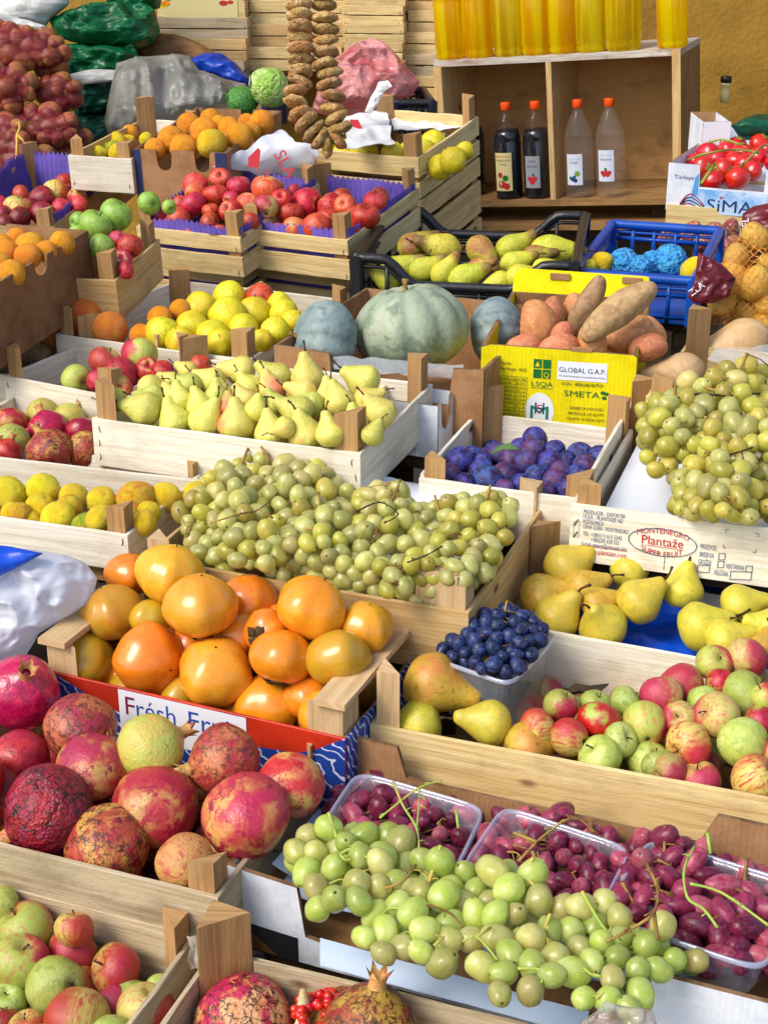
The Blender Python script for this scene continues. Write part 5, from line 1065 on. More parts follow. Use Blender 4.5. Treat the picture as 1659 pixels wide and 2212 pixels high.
ftext(Ob, 'Variety:', .13, .80, .0055, 'ink_black', .07); ftext(Ob, 'Net Weight : 6KGS', .13, .73, .0055, 'ink_black', .17)
for i in range(13):
    z = .66 - i * .047; fline(Ob, 'table_rule', [(.13, z), (.305, z)], 'ink_black', .0006)
for x in (.13, .23, .305): fline(Ob, 'table_rule', [(x, .66), (x, .66 - 12 * .047)], 'ink_black', .0006)
for i, (a, b_) in enumerate((('Nutrition Value Per 100g', ''), ('Energy', '86 Kcal'), ('Calories', '86 kcal'), ('Carbohydrates', '20.1 g'), ('Starch', '12.7 g'), ('Sugars', '4.2 g'), ('Dietary Fiber', '3.0 g'), ('Fat', '0.1 g'), ('Protein', '1.6 g'), ('Calcium', '30.0 mg'), ('Potassium', '337 mg'), ('Sodium', '55 mg'))):
    z = .66 - i * .047 - .037; ftext(Ob, a, .135, z, .003, 'ink_black', .16 if not b_ else min(.09, .012 * len(a)))
    if b_: ftext(Ob, b_, .238, z, .003, 'ink_black', .055)
for (x, z, m) in ((.345, .78, 'ink_green'), (.405, .78, 'ink_green'), (.345, .66, 'ink_green'), (.405, .66, 'ink_green')): fpatch(Ob, 'logo_square', [(x, z), (x + .052, z), (x + .052, z + .105), (x, z + .105)], m)
fpatch(Ob, 'logo_triangle', [(.355, .80), (.387, .80), (.371, .86)], 'card_yellow', .0014); ftext(Ob, 'Q', .412, .675, .009, 'card_yellow', .036, name='logo_letter')
ftext(Ob, 'LSQA', .335, .565, .0085, 'ink_green', .14); fline(Ob, 'logo_rule', [(.335, .545), (.475, .545)], 'ink_green', .0009)
fpatch(Ob, 'logo_disc', ell(.395, .26, .095, .225), 'print_white'); ftext(Ob, 'M', .395, .17, .024, 'ink_teal', .12, 'CENTER'); ftext(Ob, 'H', .395, .23, .021, 'ink_darkblue', .062, 'CENTER', par=None); ftext(Ob, 'S', .395, .245, .015, 'ink_red', .036, 'CENTER'); ftext(Ob, 'Hany El Reedy', .395, .085, .004, 'ink_darkblue', .10, 'CENTER')
fpatch(Ob, 'logo_panel', [(.50, .66), (.82, .66), (.82, .88), (.50, .88)], 'print_white'); ftext(Ob, 'GLOBAL G.A.P.', .51, .755, .0085, 'ink_darkblue', .30); ftext(Ob, 'The Global Partnership for Good Agricultural Practice', .51, .70, .003, 'ink_darkblue', .30)
ftext(Ob, 'GGN : 4056186767929', .53, .60, .0055, 'ink_black', .27); ftext(Ob, 'SMETA', .55, .47, .0105, 'ink_green', .23)
for (x, z) in ((.80, .535), (.825, .525), (.81, .475)): fpatch(Ob, 'logo_leaf', ell(x, z, .016, .022, 12), 'ink_green')
for i, (l, wd) in enumerate((('SWEET POTATOES', .215), ('PRODUCE OF EGYPT', .235), ('COUNTRY OF ORIGIN: EGYPT', .245))): ftext(Ob, l, .70, .315 - i * .065, .0052, 'ink_black', wd, 'CENTER')
ftext(Ob, 'SEDEX Company Reference: ZC:4781942', .50, .085, .0042, 'ink_black', .33)
place(Ob, [(x[0], x[1], x[2] * .9, *x[3:]) for x in its(4, [(668, 300, 88, 'sp', 95, .2), (735, 240, 52, 'sp', 100, .1), (868, 225, 60, 'sl', 60, .3), (600, 395, 62, 'sp', 20, .2), (745, 412, 78, 'sp', 30, .3), (900, 388, 74, 'sp', 100, .6), (1060, 340, 86, 'sp', 20, .2), (1160, 330, 58, 'sp', 120, .1), (1140, 392, 66, 'sp', 10, .4), (770, 350, 54, 'sp', 80, .2), (815, 222, 50, 'sp', 70, .1), (985, 330, 50, 'sp', 30, .1)])], -.01, .02, 'yellow box', 'sweet potatoes in the yellow box', slack=.7)
u, v = q(4, 1010, 235); p = P(u, v, 1.09); one('long_sweet_potato', 'sweet_potato_pale', p, pxs(34, p), aim(CR * .85 + CU * .62 - CF * .1, 1.), 'longest sweet potato lying across the top of the pile', 'sweet potatoes in the yellow box')
# ------------------------------------------------------------------ P: plums
Pb = crate('pale wooden crate of blue plums in front of the yellow box', frame((905, 1032), (1278, 1082), (1052, 893), .925, .09), mat='wood_white', bands=((.1, 1.),), phs=(.035, .032, .055, .055), pt=.035, post='wood_post', sides=((.1, 1.05),))
place(Pb, its(4, [(652, 795, 56, 'pl'), (330, 885, 62, 'pl'), (588, 830, 46, 'pl'), (642, 842, 54, 'pq'), (285, 950, 56, 'pq'), (345, 992, 54, 'pl'), (218, 968, 52, 'pl'), (495, 855, 52, 'pq'), (548, 872, 52, 'pq'), (420, 932, 56, 'pl'), (448, 968, 66, 'pl'), (430, 885, 40, 'pl'), (615, 895, 55, 'pq'), (715, 897, 58, 'pl'), (528, 945, 55, 'pq'), (655, 948, 48, 'pl'), (765, 930, 48, 'pq'), (735, 842, 48, 'pl'), (845, 865, 62, 'pl'), (932, 868, 52, 'pl'), (740, 972, 56, 'pq'), (865, 912, 54, 'pq'), (590, 985, 46, 'pl'), (522, 1005, 44, 'pq'), (645, 1002, 50, 'pl'), (795, 1012, 48, 'pl'), (655, 1052, 45, 'pl'), (800, 1078, 45, 'pl'), (840, 942, 46, 'pl'), (700, 1020, 45, 'pq'), (380, 860, 36, 'pl'), (790, 880, 40, 'pl')]), -.025, .015, 'plum crate', 'plums in the pale crate', slack=.84)
lf = MB(); lp = P(1072, 992, .945); lf.add([(0, 0, 0), (.02, .006, .006), (.045, .012, .003), (.03, .022, .010), (.012, .018, .006)] + [(0, 0, -.001), (.02, .006, .005), (.045, .012, .002), (.03, .022, .009), (.012, .018, .005)], [(0, 1, 4), (1, 2, 3), (1, 3, 4), (9, 6, 5), (8, 7, 6), (9, 8, 6)]); tag(lf.build('fallen_leaf', MAT['leaf_green'], None, Matrix.Translation(lp + Vector((-.01, -.01, .012)))), 'curled green leaf lying on the blue plums', 'leaf')
# ------------------------------------------------------------------ Q: yellow grapes; R: pears on blue tray
Qb = crate('printed wooden crate of golden grapes at the right edge', frame((1234, 1088), (1790, 1160), (1395, 868), .955, .085), mat='wood_white', bands=((.0, 1.),), flat=True, phs=(.03, .03, .05, .05), pt=.034, post='wood_post', posts='1011')
def qx(x): return (x - 60) / 2130.
def qz(y, x): return 1 - (y - (38 + (x - 70) * .103)) / 455.
for (l, x, y, h_, wd, m) in (('PRODUCER - EXPORTER', 172, 103, .0062, 358, 'ink_blue'), ('13 JUL - PLANTAZE AD', 172, 142, .0062, 340, 'ink_blue'), ('PODGORICA', 172, 182, .0062, 178, 'ink_blue'), ('CRNA GORA - MONTENEGRO', 172, 222, .0062, 395, 'ink_blue'), ('TEL: +381(11) 615 5345', 174, 278, .0062, 338, 'ink_blue'), ('+382(20) 658 032', 248, 326, .0062, 245, 'ink_blue'), ('E-mail: export@plantaze.com', 172, 358, .0058, 388, 'ink_blue'), ('www.plantaze.com', 205, 420, .0082, 356, 'ink_red'), ('PROIZVOD:', 1176, 362, .0075, 138, 'ink_blue'), ('BRESKVA', 1176, 424, .0075, 118, 'ink_blue'), ('GROŽDE', 1170, 484, .0075, 108, 'ink_blue'), ('KLASA', 1064, 520, .0075, 84, 'ink_blue'), ('VELIČINA', 1308, 566, .0075, 116, 'ink_blue'), ('NEKTARINA', 1402, 512, .0075, 150, 'ink_blue')):
    ftext(Qb, l, qx(x), qz(y + 6, x), h_, m, wd / 2130.)
def qpts(pts): return [(qx(x), qz(y, x)) for x, y in pts]
cx, cy = 858, 330
fline(Qb, 'emblem_ring', [(qx(cx + 288 * math.cos(a)), qz(cy, cx) + .235 * math.sin(a)) for a in [2 * math.pi * i / 40 for i in range(40)]], 'ink_blue', .0011, True)
ftext(Qb, 'MONTENEGRO', qx(cx), qz(cy, cx) + .085, .0085, 'ink_red', 440 / 2130., 'CENTER', .006); ftext(Qb, 'SUPER FRUIT', qx(cx), qz(cy, cx) - .165, .0085, 'ink_red', 350 / 2130., 'CENTER', -.007)
o = ftext(Qb, 'Plantaže', qx(cx), qz(cy, cx) - .055, .0135, 'ink_red', 350 / 2130., 'CENTER'); fline(Qb, 'emblem_rule', qpts([(720, 350), (1010, 382)]), 'ink_red', .0008)
fline(Qb, 'print_rule', qpts([(172, 366), (560, 406)]), 'ink_red', .0009)
for (x0, y0, x1, y1) in ((1335, 403, 1385, 452), (1332, 465, 1382, 512), (1566, 495, 1617, 543), (1168, 500, 1268, 556), (1444, 542, 1615, 606)): fline(Qb, 'print_box', qpts([(x0, y0), (x1, y0), (x1, y1), (x0, y1)]), 'ink_blue', .0009, True)
for pp in ([(1372, 240), (1372, 215), (1400, 213)], [(1608, 240), (1638, 243), (1638, 268)], [(1365, 335), (1365, 358), (1390, 360)], [(1600, 385), (1630, 388), (1630, 362)], [(888, 440), (888, 545)]): fline(Qb, 'print_mark', qpts(pp), 'ink_blue', .0008)
fline(Qb, 'print_mark', qpts([(92, 172), (140, 172), (140, 300), (92, 300)]), 'ink_grey', .0006, True); fline(Qb, 'staple', qpts([(96, 205), (128, 160)]), 'staple_metal', .0015); fline(Qb, 'staple', qpts([(96, 300), (128, 258)]), 'staple_metal', .0015)
sheet('liner_paper', 'white paper lining the crate of golden grapes', [P(1300, 1110, .90), P(1760, 1160, .90), P(1760, 930, .915), P(1392, 930, .915)], 'paper_white', amp=.004, seed=22.)
grapes(Qb, [(1392, 890), (1425, 865), (1480, 835), (1540, 800), (1620, 795), (1740, 810), (1740, 1120), (1640, 1112), (1560, 1120), (1460, 1100), (1465, 1040), (1410, 1010), (1395, 960)], .005, .10, 19.8, [(1460, 900, 'golden grape bunch hanging over the plum crate side'), (1560, 850, 'golden grape bunch below the clear plastic lid'), (1560, 980, 'yellow green grape bunch in the middle of the printed crate'), (1640, 930, 'golden grape bunch cut off by the right edge'), (1560, 1070, 'golden grape bunch hanging at the printed board')], [MAT['grape_gold'], MAT['grape_gold'], MAT['grape_white']], 'bunches of golden grapes', 'berry', .05, seed=15)
twig('grape_stalk', 'dark dry stalk across the top of the golden grapes', [[(1460, 860, .10), (1510, 850, .11), (1560, 855, .11), (1640, 850, .10)]], .95, 'stem_dark', 3.2)
twig('grape_stalk', 'second dark stalk lower on the golden grapes', [[(1550, 990, .07), (1600, 975, .08), (1640, 960, .08)]], .95, 'stem_dark', 3.2)
sheet('clear_lid', 'clear plastic lid lying on the golden grapes at the right edge', [P(1525, 780, 1.02), P(1700, 800, 1.02), P(1700, 745, 1.03), P(1545, 755, 1.03)], 'film_clear', amp=.004, fr=30., cat='lid')
Rb = crate('pale wooden crate of speckled pears on a blue plastic tray', frame((1062, 1342), (1800, 1475), (1178, 1222), .825, .09), mat='wood_white', bands=((.1, 1.),), phs=(.01, .03, .03, .07), pt=.034, post='wood_post')
sheet('moulded_tray', 'bright blue moulded plastic tray under the speckled pears', [P(1120, 1380, .785), P(1780, 1490, .785), P(1780, 1260, .80), P(1190, 1250, .80)], 'tray_blue', n=30, amp=.010, fr=26., cat='tray', seed=4.)
place(Rb, its(6, [(795, 240, 110, 'ps', 38, .1, .01), (865, 330, 92, 'pr', 25, .1), (1060, 258, 88, 'ps', 30, .1), (1290, 335, 92, 'ps', 78, .1), (690, 375, 112, 'pr', 20, .2), (1105, 385, 104, 'ps', 42, .2), (750, 450, 104, 'ps', 52, .3), (925, 400, 84, 'pr', 20, .2), (945, 492, 108, 'ps', 130, .9), (1370, 495, 112, 'ps', 18, .2), (1540, 405, 96, 'ps', 15, .1), (1480, 560, 104, 'ps', 20, .2), (1660, 500, 90, 'ps', 160, .2), (1760, 420, 100, 'ps'), (1640, 590, 70, 'pr')]), .02, .04, 'blue tray crate', 'speckled pears on the blue tray', slack=.76)
# ------------------------------------------------------------------ S: squash crate, net of yellow potatoes
Sb = crate('wooden crate of butternut squashes at the right edge', frame((1395, 855), (1790, 905), (1505, 745), .985, .09), mat='wood_pale', bands=((.1, 1.),), phs=(.03, .03, .03, .07), posts='1001', pt=.036)
for (x, y, r, ang, lab) in ((1550, 375, 105, 20, 'pale butternut squash lying beside the net of yellow potatoes'), (1290, 500, 84, 10, 'smaller butternut squash in front of the sweet potato box')):
    u, v = q(4, x, y); p = P(u, v, .985); o = put('butternut_squash', G['pear_long'][1], None, None, MAT['squash_skin']); sc = pxs(r / 2, p)
    o.matrix_world = Matrix.Translation(p) @ aim(-(CR * math.cos(rad(ang)) + CU * math.sin(rad(ang))) + CF * .1, .3) @ Matrix.Scale(sc, 4); tag(o, lab, 'squash', 'butternut squashes')
netbag('orange net bag of yellow potatoes beside the blue crate', [(1540, 590), (1580, 520), (1640, 490), (1720, 470), (1760, 600), (1750, 700), (1640, 712), (1540, 700), (1518, 680), (1530, 640)], 2.72, .11, 'potato_yellow', 'net_orange', 36, 'net bags of yellow potatoes', 5, 'net_bag')
bag('bag_label', 'burgundy printed plastic label of the potato net folded over a yellow fruit', [(1508, 545), (1530, 555), (1560, 570), (1590, 600), (1575, 640), (1540, 655), (1500, 655), (1485, 640), (1500, 610)], 2.60, .012, 'burgundy_film', 'label', amp=.008, fr=30.)
text('lettering', 'ZLATE', bpy.data.objects['bag_label'], PD(1494, 640, 2.592) - bpy.data.objects['bag_label'].location, CR * .8 + CU * .6, CU * .8 - CR * .6, .012, MAT['ink_white'])
bag('plastic_bag', 'burgundy printed bag lying across the right edge below the tomatoes', [(1605, 460), (1625, 445), (1700, 430), (1740, 470), (1700, 510), (1630, 520), (1602, 500)], 2.75, .05, 'burgundy_film', 'bag', amp=.015, fr=16.)
text('lettering', 'JEL', bpy.data.objects['plastic_bag'], PD(1617, 497, 2.714) - bpy.data.objects['plastic_bag'].location, CU, -CR, .013, MAT['ink_white'])
# ------------------------------------------------------------------ plastic crates: V black, T blue
def plastic_crate(label, b, mat, dip=.045, dipside=.0, cols=7, rows=3):
    """moulded plastic crate: thick rim that dips along the long sides, lattice walls, corner columns"""
    root = tag(empty('plastic_crate', b.M), label, 'crate', 'plastic crates'); b.root = root; w, d, h = b.w, b.d, b.h; BOXES.append(b); m = MAT[mat]
    def wall(a, c, dp):
        a, c = Vector(a), Vector(c); ln = (c - a).length; dr = (c - a) / ln; s = MB(); top = []
        n = 28
        for i in range(n + 1):
            t = i / n; e = min(t, 1 - t) * ln; k = min(max((e - .05) / .07, 0), 1); k = k * k * (3 - 2 * k); top.append((t, h - dp * k))
        s.tube([a + dr * ln * t + Vector((0, 0, z)) for t, z in top], .010, 8); s.tube([a + dr * ln * t + Vector((0, 0, z - .016)) for t, z in top], .004, 5)
        for i in range(cols + 1):
            t = i / cols; z = np.interp(t, [x for x, _ in top], [y for _, y in top]); p = a + dr * ln * t; s.tube([p, p + Vector((0, 0, z))], .005, 4)
        for j in range(rows):
            z = (h - dp) * (j + .3) / rows; s.tube([a + Vector((0, 0, z)), c + Vector((0, 0, z))], .005, 4)
        return s.build('lattice_side', m, root)
    W, D_ = w / 2, d / 2
    wall((-W, -D_, 0), (W, -D_, 0), dip); wall((-W, D_, 0), (W, D_, 0), dip); wall((-W, -D_, 0), (-W, D_, 0), dipside); wall((W, -D_, 0), (W, D_, 0), dipside)
    for sx in (-1, 1):
        for sy in (-1, 1): s = MB(); s.box((sx * W - .012, sy * D_ - .012, 0), (sx * W + .012, sy * D_ + .012, h + .004), bev=.004); s.build('corner_column', m, root)
    s = MB(); s.box((-W, -D_, 0), (W, D_, .006)); s.build('base_panel', m, root)
    return b
Vb = plastic_crate('black plastic crate of long green pears', frame((770, 556), (1242, 575), (875, 452), 1.07, .12), 'black_plastic', .05)
place(Vb, [(x[0], x[1], x[2] * .97, *x[3:]) for x in its(2, [(125, 1062, 62, 'pw', 25, .1), (262, 1072, 66, 'pw', 170, .2), (418, 1078, 62, 'pw', -50, .5), (545, 1072, 60, 'pc', 25, .1), (715, 1085, 76, 'pc', 0, .1), (650, 1105, 50, 'pw', 10, .1)]) + its(4, [(50, 62, 66, 'pc', 25, .1), (165, 60, 56, 'pc', 22, .1), (255, 72, 52, 'pc', 48, .2), (340, 95, 62, 'pc', 22, .2), (405, 50, 44, 'pw', 20, .2), (560, 30, 54, 'pc', 20, .1), (590, 90, 60, 'pc', 10, .2), (500, 112, 50, 'pc', 200, .2), (20, 100, 55, 'pc', 150, .2), (690, 50, 45, 'pc', 10, .2)])], -.035, -.005, 'black crate', 'long pears in the black crate', slack=.58)
Tb = plastic_crate('blue plastic crate of tissue wrapped fruit', frame((1238, 588), (1500, 608), (1283, 480), 1.04, .085), 'blue_plastic', .0, cols=5, rows=2)
for (c, x, y, r, lab) in ((4, 1035, 30, 66, 'blue tissue wrapped fruit beside the black crate'), (4, 1160, 25, 52, 'small blue tissue wrapped fruit in the middle of the blue crate'), (4, 1235, 25, 78, 'blue tissue wrapped fruit with printed tissue next to a yellow fruit'), (4, 1110, 45, 50, 'crumpled blue wrapped fruit low at the box edge')):
    u, v = q(c, x, y); p = P(u, v, 1.03); o = put('wrapped_fruit', G['wrap'][R.randrange(3)], None, None, MAT['wrap_blue']); o.matrix_world = Matrix.Translation(p) @ aim(Vector((R.gauss(0, 1), -1, 1)), 0) @ Matrix.Scale(pxs(r / 2, p), 4); tag(o, lab, 'fruit', 'tissue wrapped fruits')
for (c, x, y, r, sk, lab) in ((4, 1345, 65, 62, 'lemon_skin', 'yellow fruit half under the burgundy label'), (4, 940, 30, 50, 'lemon_skin', 'yellow fruit at the corner of the blue crate'), (4, 890, 45, 34, 'quince_skin', 'small yellow fruit by the rim of the black crate')):
    u, v = q(c, x, y); p = P(u, v, 1.03); one('lemon' if sk != 'quince_skin' else 'quince', sk, p, pxs(r / 2, p), aim(Vector((.5, -.6, .5)), 0), lab, 'yellow fruits by the blue crate')
for (x, y, r) in ((1215, 1030, 26), (1260, 1005, 22), (1310, 1010, 25), (1390, 1040, 28), (1440, 1000, 30), (1500, 990, 30), (1520, 1050, 26), (1330, 985, 24), (1470, 1060, 26)):
    u, v = q(2, x, y); p = P(u, v, .99); o = one('potato', 'onion_skin', p, pxs(r * .62, p), aim(Vector((R.gauss(0, 1), R.gauss(0, 1), 1)), 0), f'dry skinned red onion behind the blue crate, {ORD[1 + [1215, 1260, 1310, 1330, 1390, 1440, 1470, 1500, 1520].index(x)]} from left', 'red onions behind the blue crate'); o.name = 'onion'; o['category'] = 'onion'
# ------------------------------------------------------------------ W: red apples in stacked crates
W1 = crate('left crate of the pair full of red apples with purple lining', frame((294, 503), (518, 513), (690, 395), 1.075, .085, bl=False, tilt=8, edge=True), mat='wood_pale', bands=((.0, .5), (.62, 1.)), phs=(.04, .045, .04, .04), pt=.03, post='wood_post')
W2 = crate('right crate of the pair full of red apples with purple lining', frame((522, 516), (750, 519), (905, 405), 1.075, .085, bl=False, tilt=8, edge=True), mat='wood_pale', bands=((.0, .5), (.62, 1.)), phs=(.045, .045, .045, .04), pt=.03, post='wood_post')
W3 = crate('wooden crate with purple showing between its slats under the left red apples', frame((300, 572), (522, 580), (690, 462), .985, .08, bl=False, tilt=8, edge=True), mat='wood_pale', bands=((.0, .40), (.52, .9)), phs=(.03, .045, .02, .02), pt=.03, post='wood_post')
W4 = crate('wooden crate with purple showing between its slats under the right red apples', frame((526, 582), (752, 586), (905, 470), .985, .08, bl=False, tilt=8, edge=True), mat='wood_pale', bands=((.0, .40), (.52, .9)), phs=(.03, .045, .02, .02), pt=.03, post='wood_post')
for bb, l in ((W1, 'purple saw edged paper lining the left red apple crate'), (W2, 'purple saw edged paper lining the right red apple crate')): liner(bb, 'purple_liner', l, 'paint_purple', bb.h - .08, bb.h + .014, .010, .004)
for bb, l in ((W3, 'purple paper inside the crate under the left red apples'), (W4, 'purple paper inside the crate under the right red apples')): liner(bb, 'purple_liner', l, 'paint_purple', bb.h - .075, bb.h - .004, .010, .0)
wl = its(1, [(668, 930, 56, 'ad', 30, .3), (772, 945, 56, 'ap'), (905, 965, 52, 'ar'), (700, 992, 52, 'ar'), (835, 885, 64, 'ar', 120, .2), (932, 845, 60, 'ar', 100, .2), (845, 800, 58, 'ap'), (845, 832, 50, 'ap'), (950, 770, 50, 'ap'), (1032, 806, 56, 'am', 85, .4), (1147, 815, 64, 'ap', 85, .4), (1072, 885, 56, 'ao'), (1147, 895, 58, 'ab', 100, -1.), (998, 912, 54, 'ar'), (1215, 860, 48, 'ar'), (1190, 805, 40, 'ap'), (1080, 960, 46, 'ar'), (832, 1002, 42, 'ar'), (780, 880, 40, 'ar'), (1000, 860, 40, 'am'), (910, 910, 40, 'ar'), (760, 1000, 40, 'ad'), (950, 1010, 36, 'ar')])
place(W1, wl, -.005, .06, 'left red apple crate', 'red apples in the pair of crates', slack=.8)
wr = its(1, [(1270, 830, 38, 'ar'), (1255, 920, 62, 'ar', 80, .3), (1325, 878, 74, 'ar', -10, .6), (1275, 985, 54, 'ao'), (1370, 985, 68, 'ar', 100, -.2), (1200, 1000, 40, 'ar'), (1430, 890, 62, 'am'), (1415, 945, 54, 'ar'), (1490, 885, 50, 'ap'), (1577, 935, 68, 'ar', 80, .9), (1475, 855, 48, 'ar'), (1622, 868, 54, 'ap', 85, .5), (1172, 1025, 34, 'ar'), (1230, 1015, 30, 'ar'), (1510, 990, 45, 'ar'), (1640, 850, 44, 'ar'), (1530, 930, 44, 'ar')])
place(W2, wr, -.005, .04, 'right red apple crate', 'red apples in the pair of crates', slack=.8)
# green apple crate
G2 = crate('wooden crate of big green and red apples between the red apple crates', frame((90, 590), (250, 606), (345, 515), 1.075, .09, bl=False, tilt=6, edge=True), mat='wood_warm', bands=((.1, 1.),), phs=(.03, .045, .04, .03), pt=.03)
place(G2, its(1, [(500, 930, 76, 'al', 60, .3), (412, 975, 76, 'al', 60, .4), (340, 955, 44, 'al'), (440, 1068, 62, 'al'), (642, 875, 52, 'al'), (730, 892, 34, 'al'), (512, 1035, 44, 'am'), (562, 1065, 58, 'am'), (330, 1010, 40, 'al'), (530, 1120, 46, 'am')]) + its(3, [(545, 60, 40, 'am')]), .0, .09, 'green apple crate', 'apples in the green apple crate')
# ------------------------------------------------------------------ X: stack of quince crates on the right of the apples
xs = [('topmost wooden crate of yellow fruit in the stack beside the bottles', .0), ('second wooden crate of the stack beside the bottles', .098), ('third wooden crate of the stack beside the bottles', .19)]
for i, (l, dz) in enumerate(xs):
    xb = frame((682, 336), (903, 341), (1034, 250), 1.175, .092, bl=False, tilt=8, edge=True); xb.M = xb.M.copy(); xb.M.translation -= xb.ez * dz; xb.z -= dz
    crate(l, xb, mat='wood_warm' if i else 'wood_pale', bands=((.0, .38), (.52, 1.)), phs=(.045, .045, .05, .04) if i == 0 else (.0, .0, .0, .0), pt=.03, post='wood_post')
    if i == 0: Xb = xb
place(Xb, its(1, [(1570, 650, 62, 'qu'), (1480, 655, 56, 'qu'), (1500, 645, 40, 'qu'), (1440, 660, 40, 'qu')]) + its(2, [(215, 615, 56, 'qu'), (180, 645, 46, 'qu'), (300, 690, 60, 'qu'), (245, 720, 56, 'qu'), (350, 650, 40, 'qu'), (100, 650, 40, 'qu'), (40, 660, 50, 'qu')]), -.015, -.01, 'topmost stacked crate', 'quinces in the stacked crates')
# ------------------------------------------------------------------ Z: left red apples, Y: oranges and lemons
Zb = crate('wooden crate of dark red apples lined with purple paper at the left', frame((-150, 480), (112, 492), (288, 348), 1.05, .09, bl=False, tilt=5, edge=True), mat='wood_warm', bands=((.1, 1.),), phs=(.03, .04, .03, .045), pt=.03)
liner(Zb, 'purple_liner', 'purple saw edged paper lining the dark red apple crate', 'paint_purple', Zb.h - .085, Zb.h + .018, .012, .005, 'brl')
place(Zb, its(1, [(75, 905, 66, 'as', 60, .3), (92, 840, 44, 'ar'), (180, 860, 62, 'ad'), (240, 836, 62, 'as', 100, -.6), (275, 785, 40, 'am'), (360, 790, 56, 'as', 60, -.5), (335, 850, 46, 'as'), (345, 885, 44, 'ap'), (265, 900, 46, 'am'), (180, 922, 54, 'ad'), (85, 945, 56, 'ad'), (15, 930, 48, 'ad'), (-10, 890, 50, 'am'), (20, 965, 44, 'ad'), (130, 890, 40, 'ad'), (300, 830, 40, 'ad'), (215, 940, 40, 'am')]), -.005, .03, 'purple lined left crate', 'dark red apples in the left crate', slack=.8)
Y2 = crate('narrow yellow wooden crate of lemons behind the oranges', frame((146, 334), (283, 343), (310, 256), 1.175, .085, tilt=None), mat='wood_warm', bands=((.1, 1.),), phs=(.035, .035, .03, .06), pt=.03, front_mat='wood_white', back_mat='wood_white')
place(Y2, its(1, [(560, 575, 40, 'or'), (510, 612, 38, 'le'), (447, 640, 34, 'le'), (492, 640, 36, 'li'), (512, 660, 42, 'le'), (420, 662, 36, 'le', 10, 0), (550, 610, 30, 'le'), (630, 600, 24, 'le')]), -.03, -.015, 'lemon crate', 'lemons in the narrow crate')
Yb = frame((287, 322), (488, 330), (608, 238), 1.195, .13, bl=False, tilt=5, edge=True)
carton('brown cardboard box of bright oranges with notched edges', Yb, 'card_brown', 'card_brown', .005, notch={'f': cut(2, .045, .016, .33, .74), 'b': cut(2, .03, .014, .4, .85), 'r': cut(1, .05, .02, .45, .45)})
fpatch(Yb, 'navy_corner', [(0, 0), (.075, 0), (.075, 1), (0, 1)], 'paint_navy'); fpatch(Yb, 'navy_corner', [(.88, 0), (1, 0), (1, 1), (.88, 1)], 'paint_navy')
place(Yb, its(1, [(670, 642, 48, 'or'), (740, 602, 62, 'or'), (795, 638, 62, 'or'), (815, 538, 54, 'or'), (880, 566, 62, 'or'), (915, 618, 64, 'le'), (908, 512, 46, 'or'), (950, 535, 40, 'or'), (990, 556, 55, 'or'), (1035, 588, 62, 'or'), (1065, 528, 40, 'or'), (1130, 526, 54, 'or'), (860, 600, 40, 'or'), (960, 600, 40, 'or'), (1090, 560, 40, 'or')]), .0, .035, 'notched orange box', 'oranges in the notched box', slack=.82)
# shopping bags draped over the lemons
sheet('carrier_bag', 'white printed carrier bag draped between the orange box and the quince crate', [P(455, 365, 1.16), P(655, 400, 1.10), P(690, 330, 1.20), P(600, 285, 1.22)], 'bag_white', amp=.012, fr=14., cat='bag', seed=31., n=26)
cb = bpy.data.objects['carrier_bag']
for (l, u, v, hh, uu) in (('SLA', 592, 338, .028, -62), ('m', 570, 372, .016, -80), ('tel.', 552, 365, .008, -80)):
    a = rad(uu); text('lettering', l, cb, P(u, v, 1.18) - CF * .02 - cb.location, CR * math.cos(a) + CU * math.sin(a), -CR * math.sin(a) + CU * math.cos(a), hh, MAT['ink_red'])
s = MB(); s.slab([(0, 0), (.022, .0), (.026, .035), (.02, .04), (.0, .02)], P(538, 365, 1.18) - CF * .02 - cb.location, CR, CU, .0005); s.build('printed_patch', MAT['ink_red'], cb)
sheet('carrier_bag', 'white and red carrier bag spread over the top quince crate', [P(745, 318, 1.2), P(850, 318, 1.19), P(830, 245, 1.21), P(740, 255, 1.21)], 'bag_paper_white', amp=.012, fr=12., cat='bag', seed=41., n=24)
cb = bpy.data.objects['carrier_bag.001']
for pl_ in ([(0, 0), (.02, .0), (.045, -.05), (.03, -.055)], [(0, -.02), (.015, -.025), (.035, -.065), (.022, -.068)]):
    s = MB(); s.slab(list(reversed(pl_)), P(755, 262, 1.225) - CF * .02 - cb.location, CR, CU, .0005); s.build('red_print', MAT['ink_red'], cb)
sheet('carrier_bag', 'folded white plastic bags lying flat on the quince crate', [P(850, 285, 1.19), P(1000, 280, 1.19), P(960, 250, 1.2), P(835, 250, 1.2)], 'bag_paper_white', amp=.008, fr=24., cat='bag', seed=51.)
bag('knotted_bag', 'knotted white plastic handles tied to the corner post above the quinces', [(818, 175), (838, 172), (848, 185), (832, 195), (815, 225), (800, 245), (788, 240), (800, 210), (812, 190)], 3.40, .012, 'bag_paper_white', amp=.006, fr=40.)

under(Pb, 'plum', ['plum_skin', 'plum_red'], .018, .040, 'plum mostly hidden beneath the others in the pale crate', 'buried plums', step=2.3)

lf = MB(); lp = P(*q(6, 870, 790), .80); pts = [(-.03, 0, 0), (-.012, .012, .010), (.008, .016, .004), (.03, .004, .014), (.012, -.010, .006), (-.010, -.012, .012)]
lf.add([(0, 0, .004)] + pts + [(0, 0, .002)] + [(x, y, z - .0015) for x, y, z in pts], [(0, i + 1, (i + 1) % 6 + 1) for i in range(6)] + [(7, 8 + (i + 1) % 6, 8 + i) for i in range(6)]); tag(lf.build('dried_leaf', MAT['leaf_dry'], None, Matrix.Translation(lp)), 'curled dry brown leaf among the small apples at the back board', 'leaf')
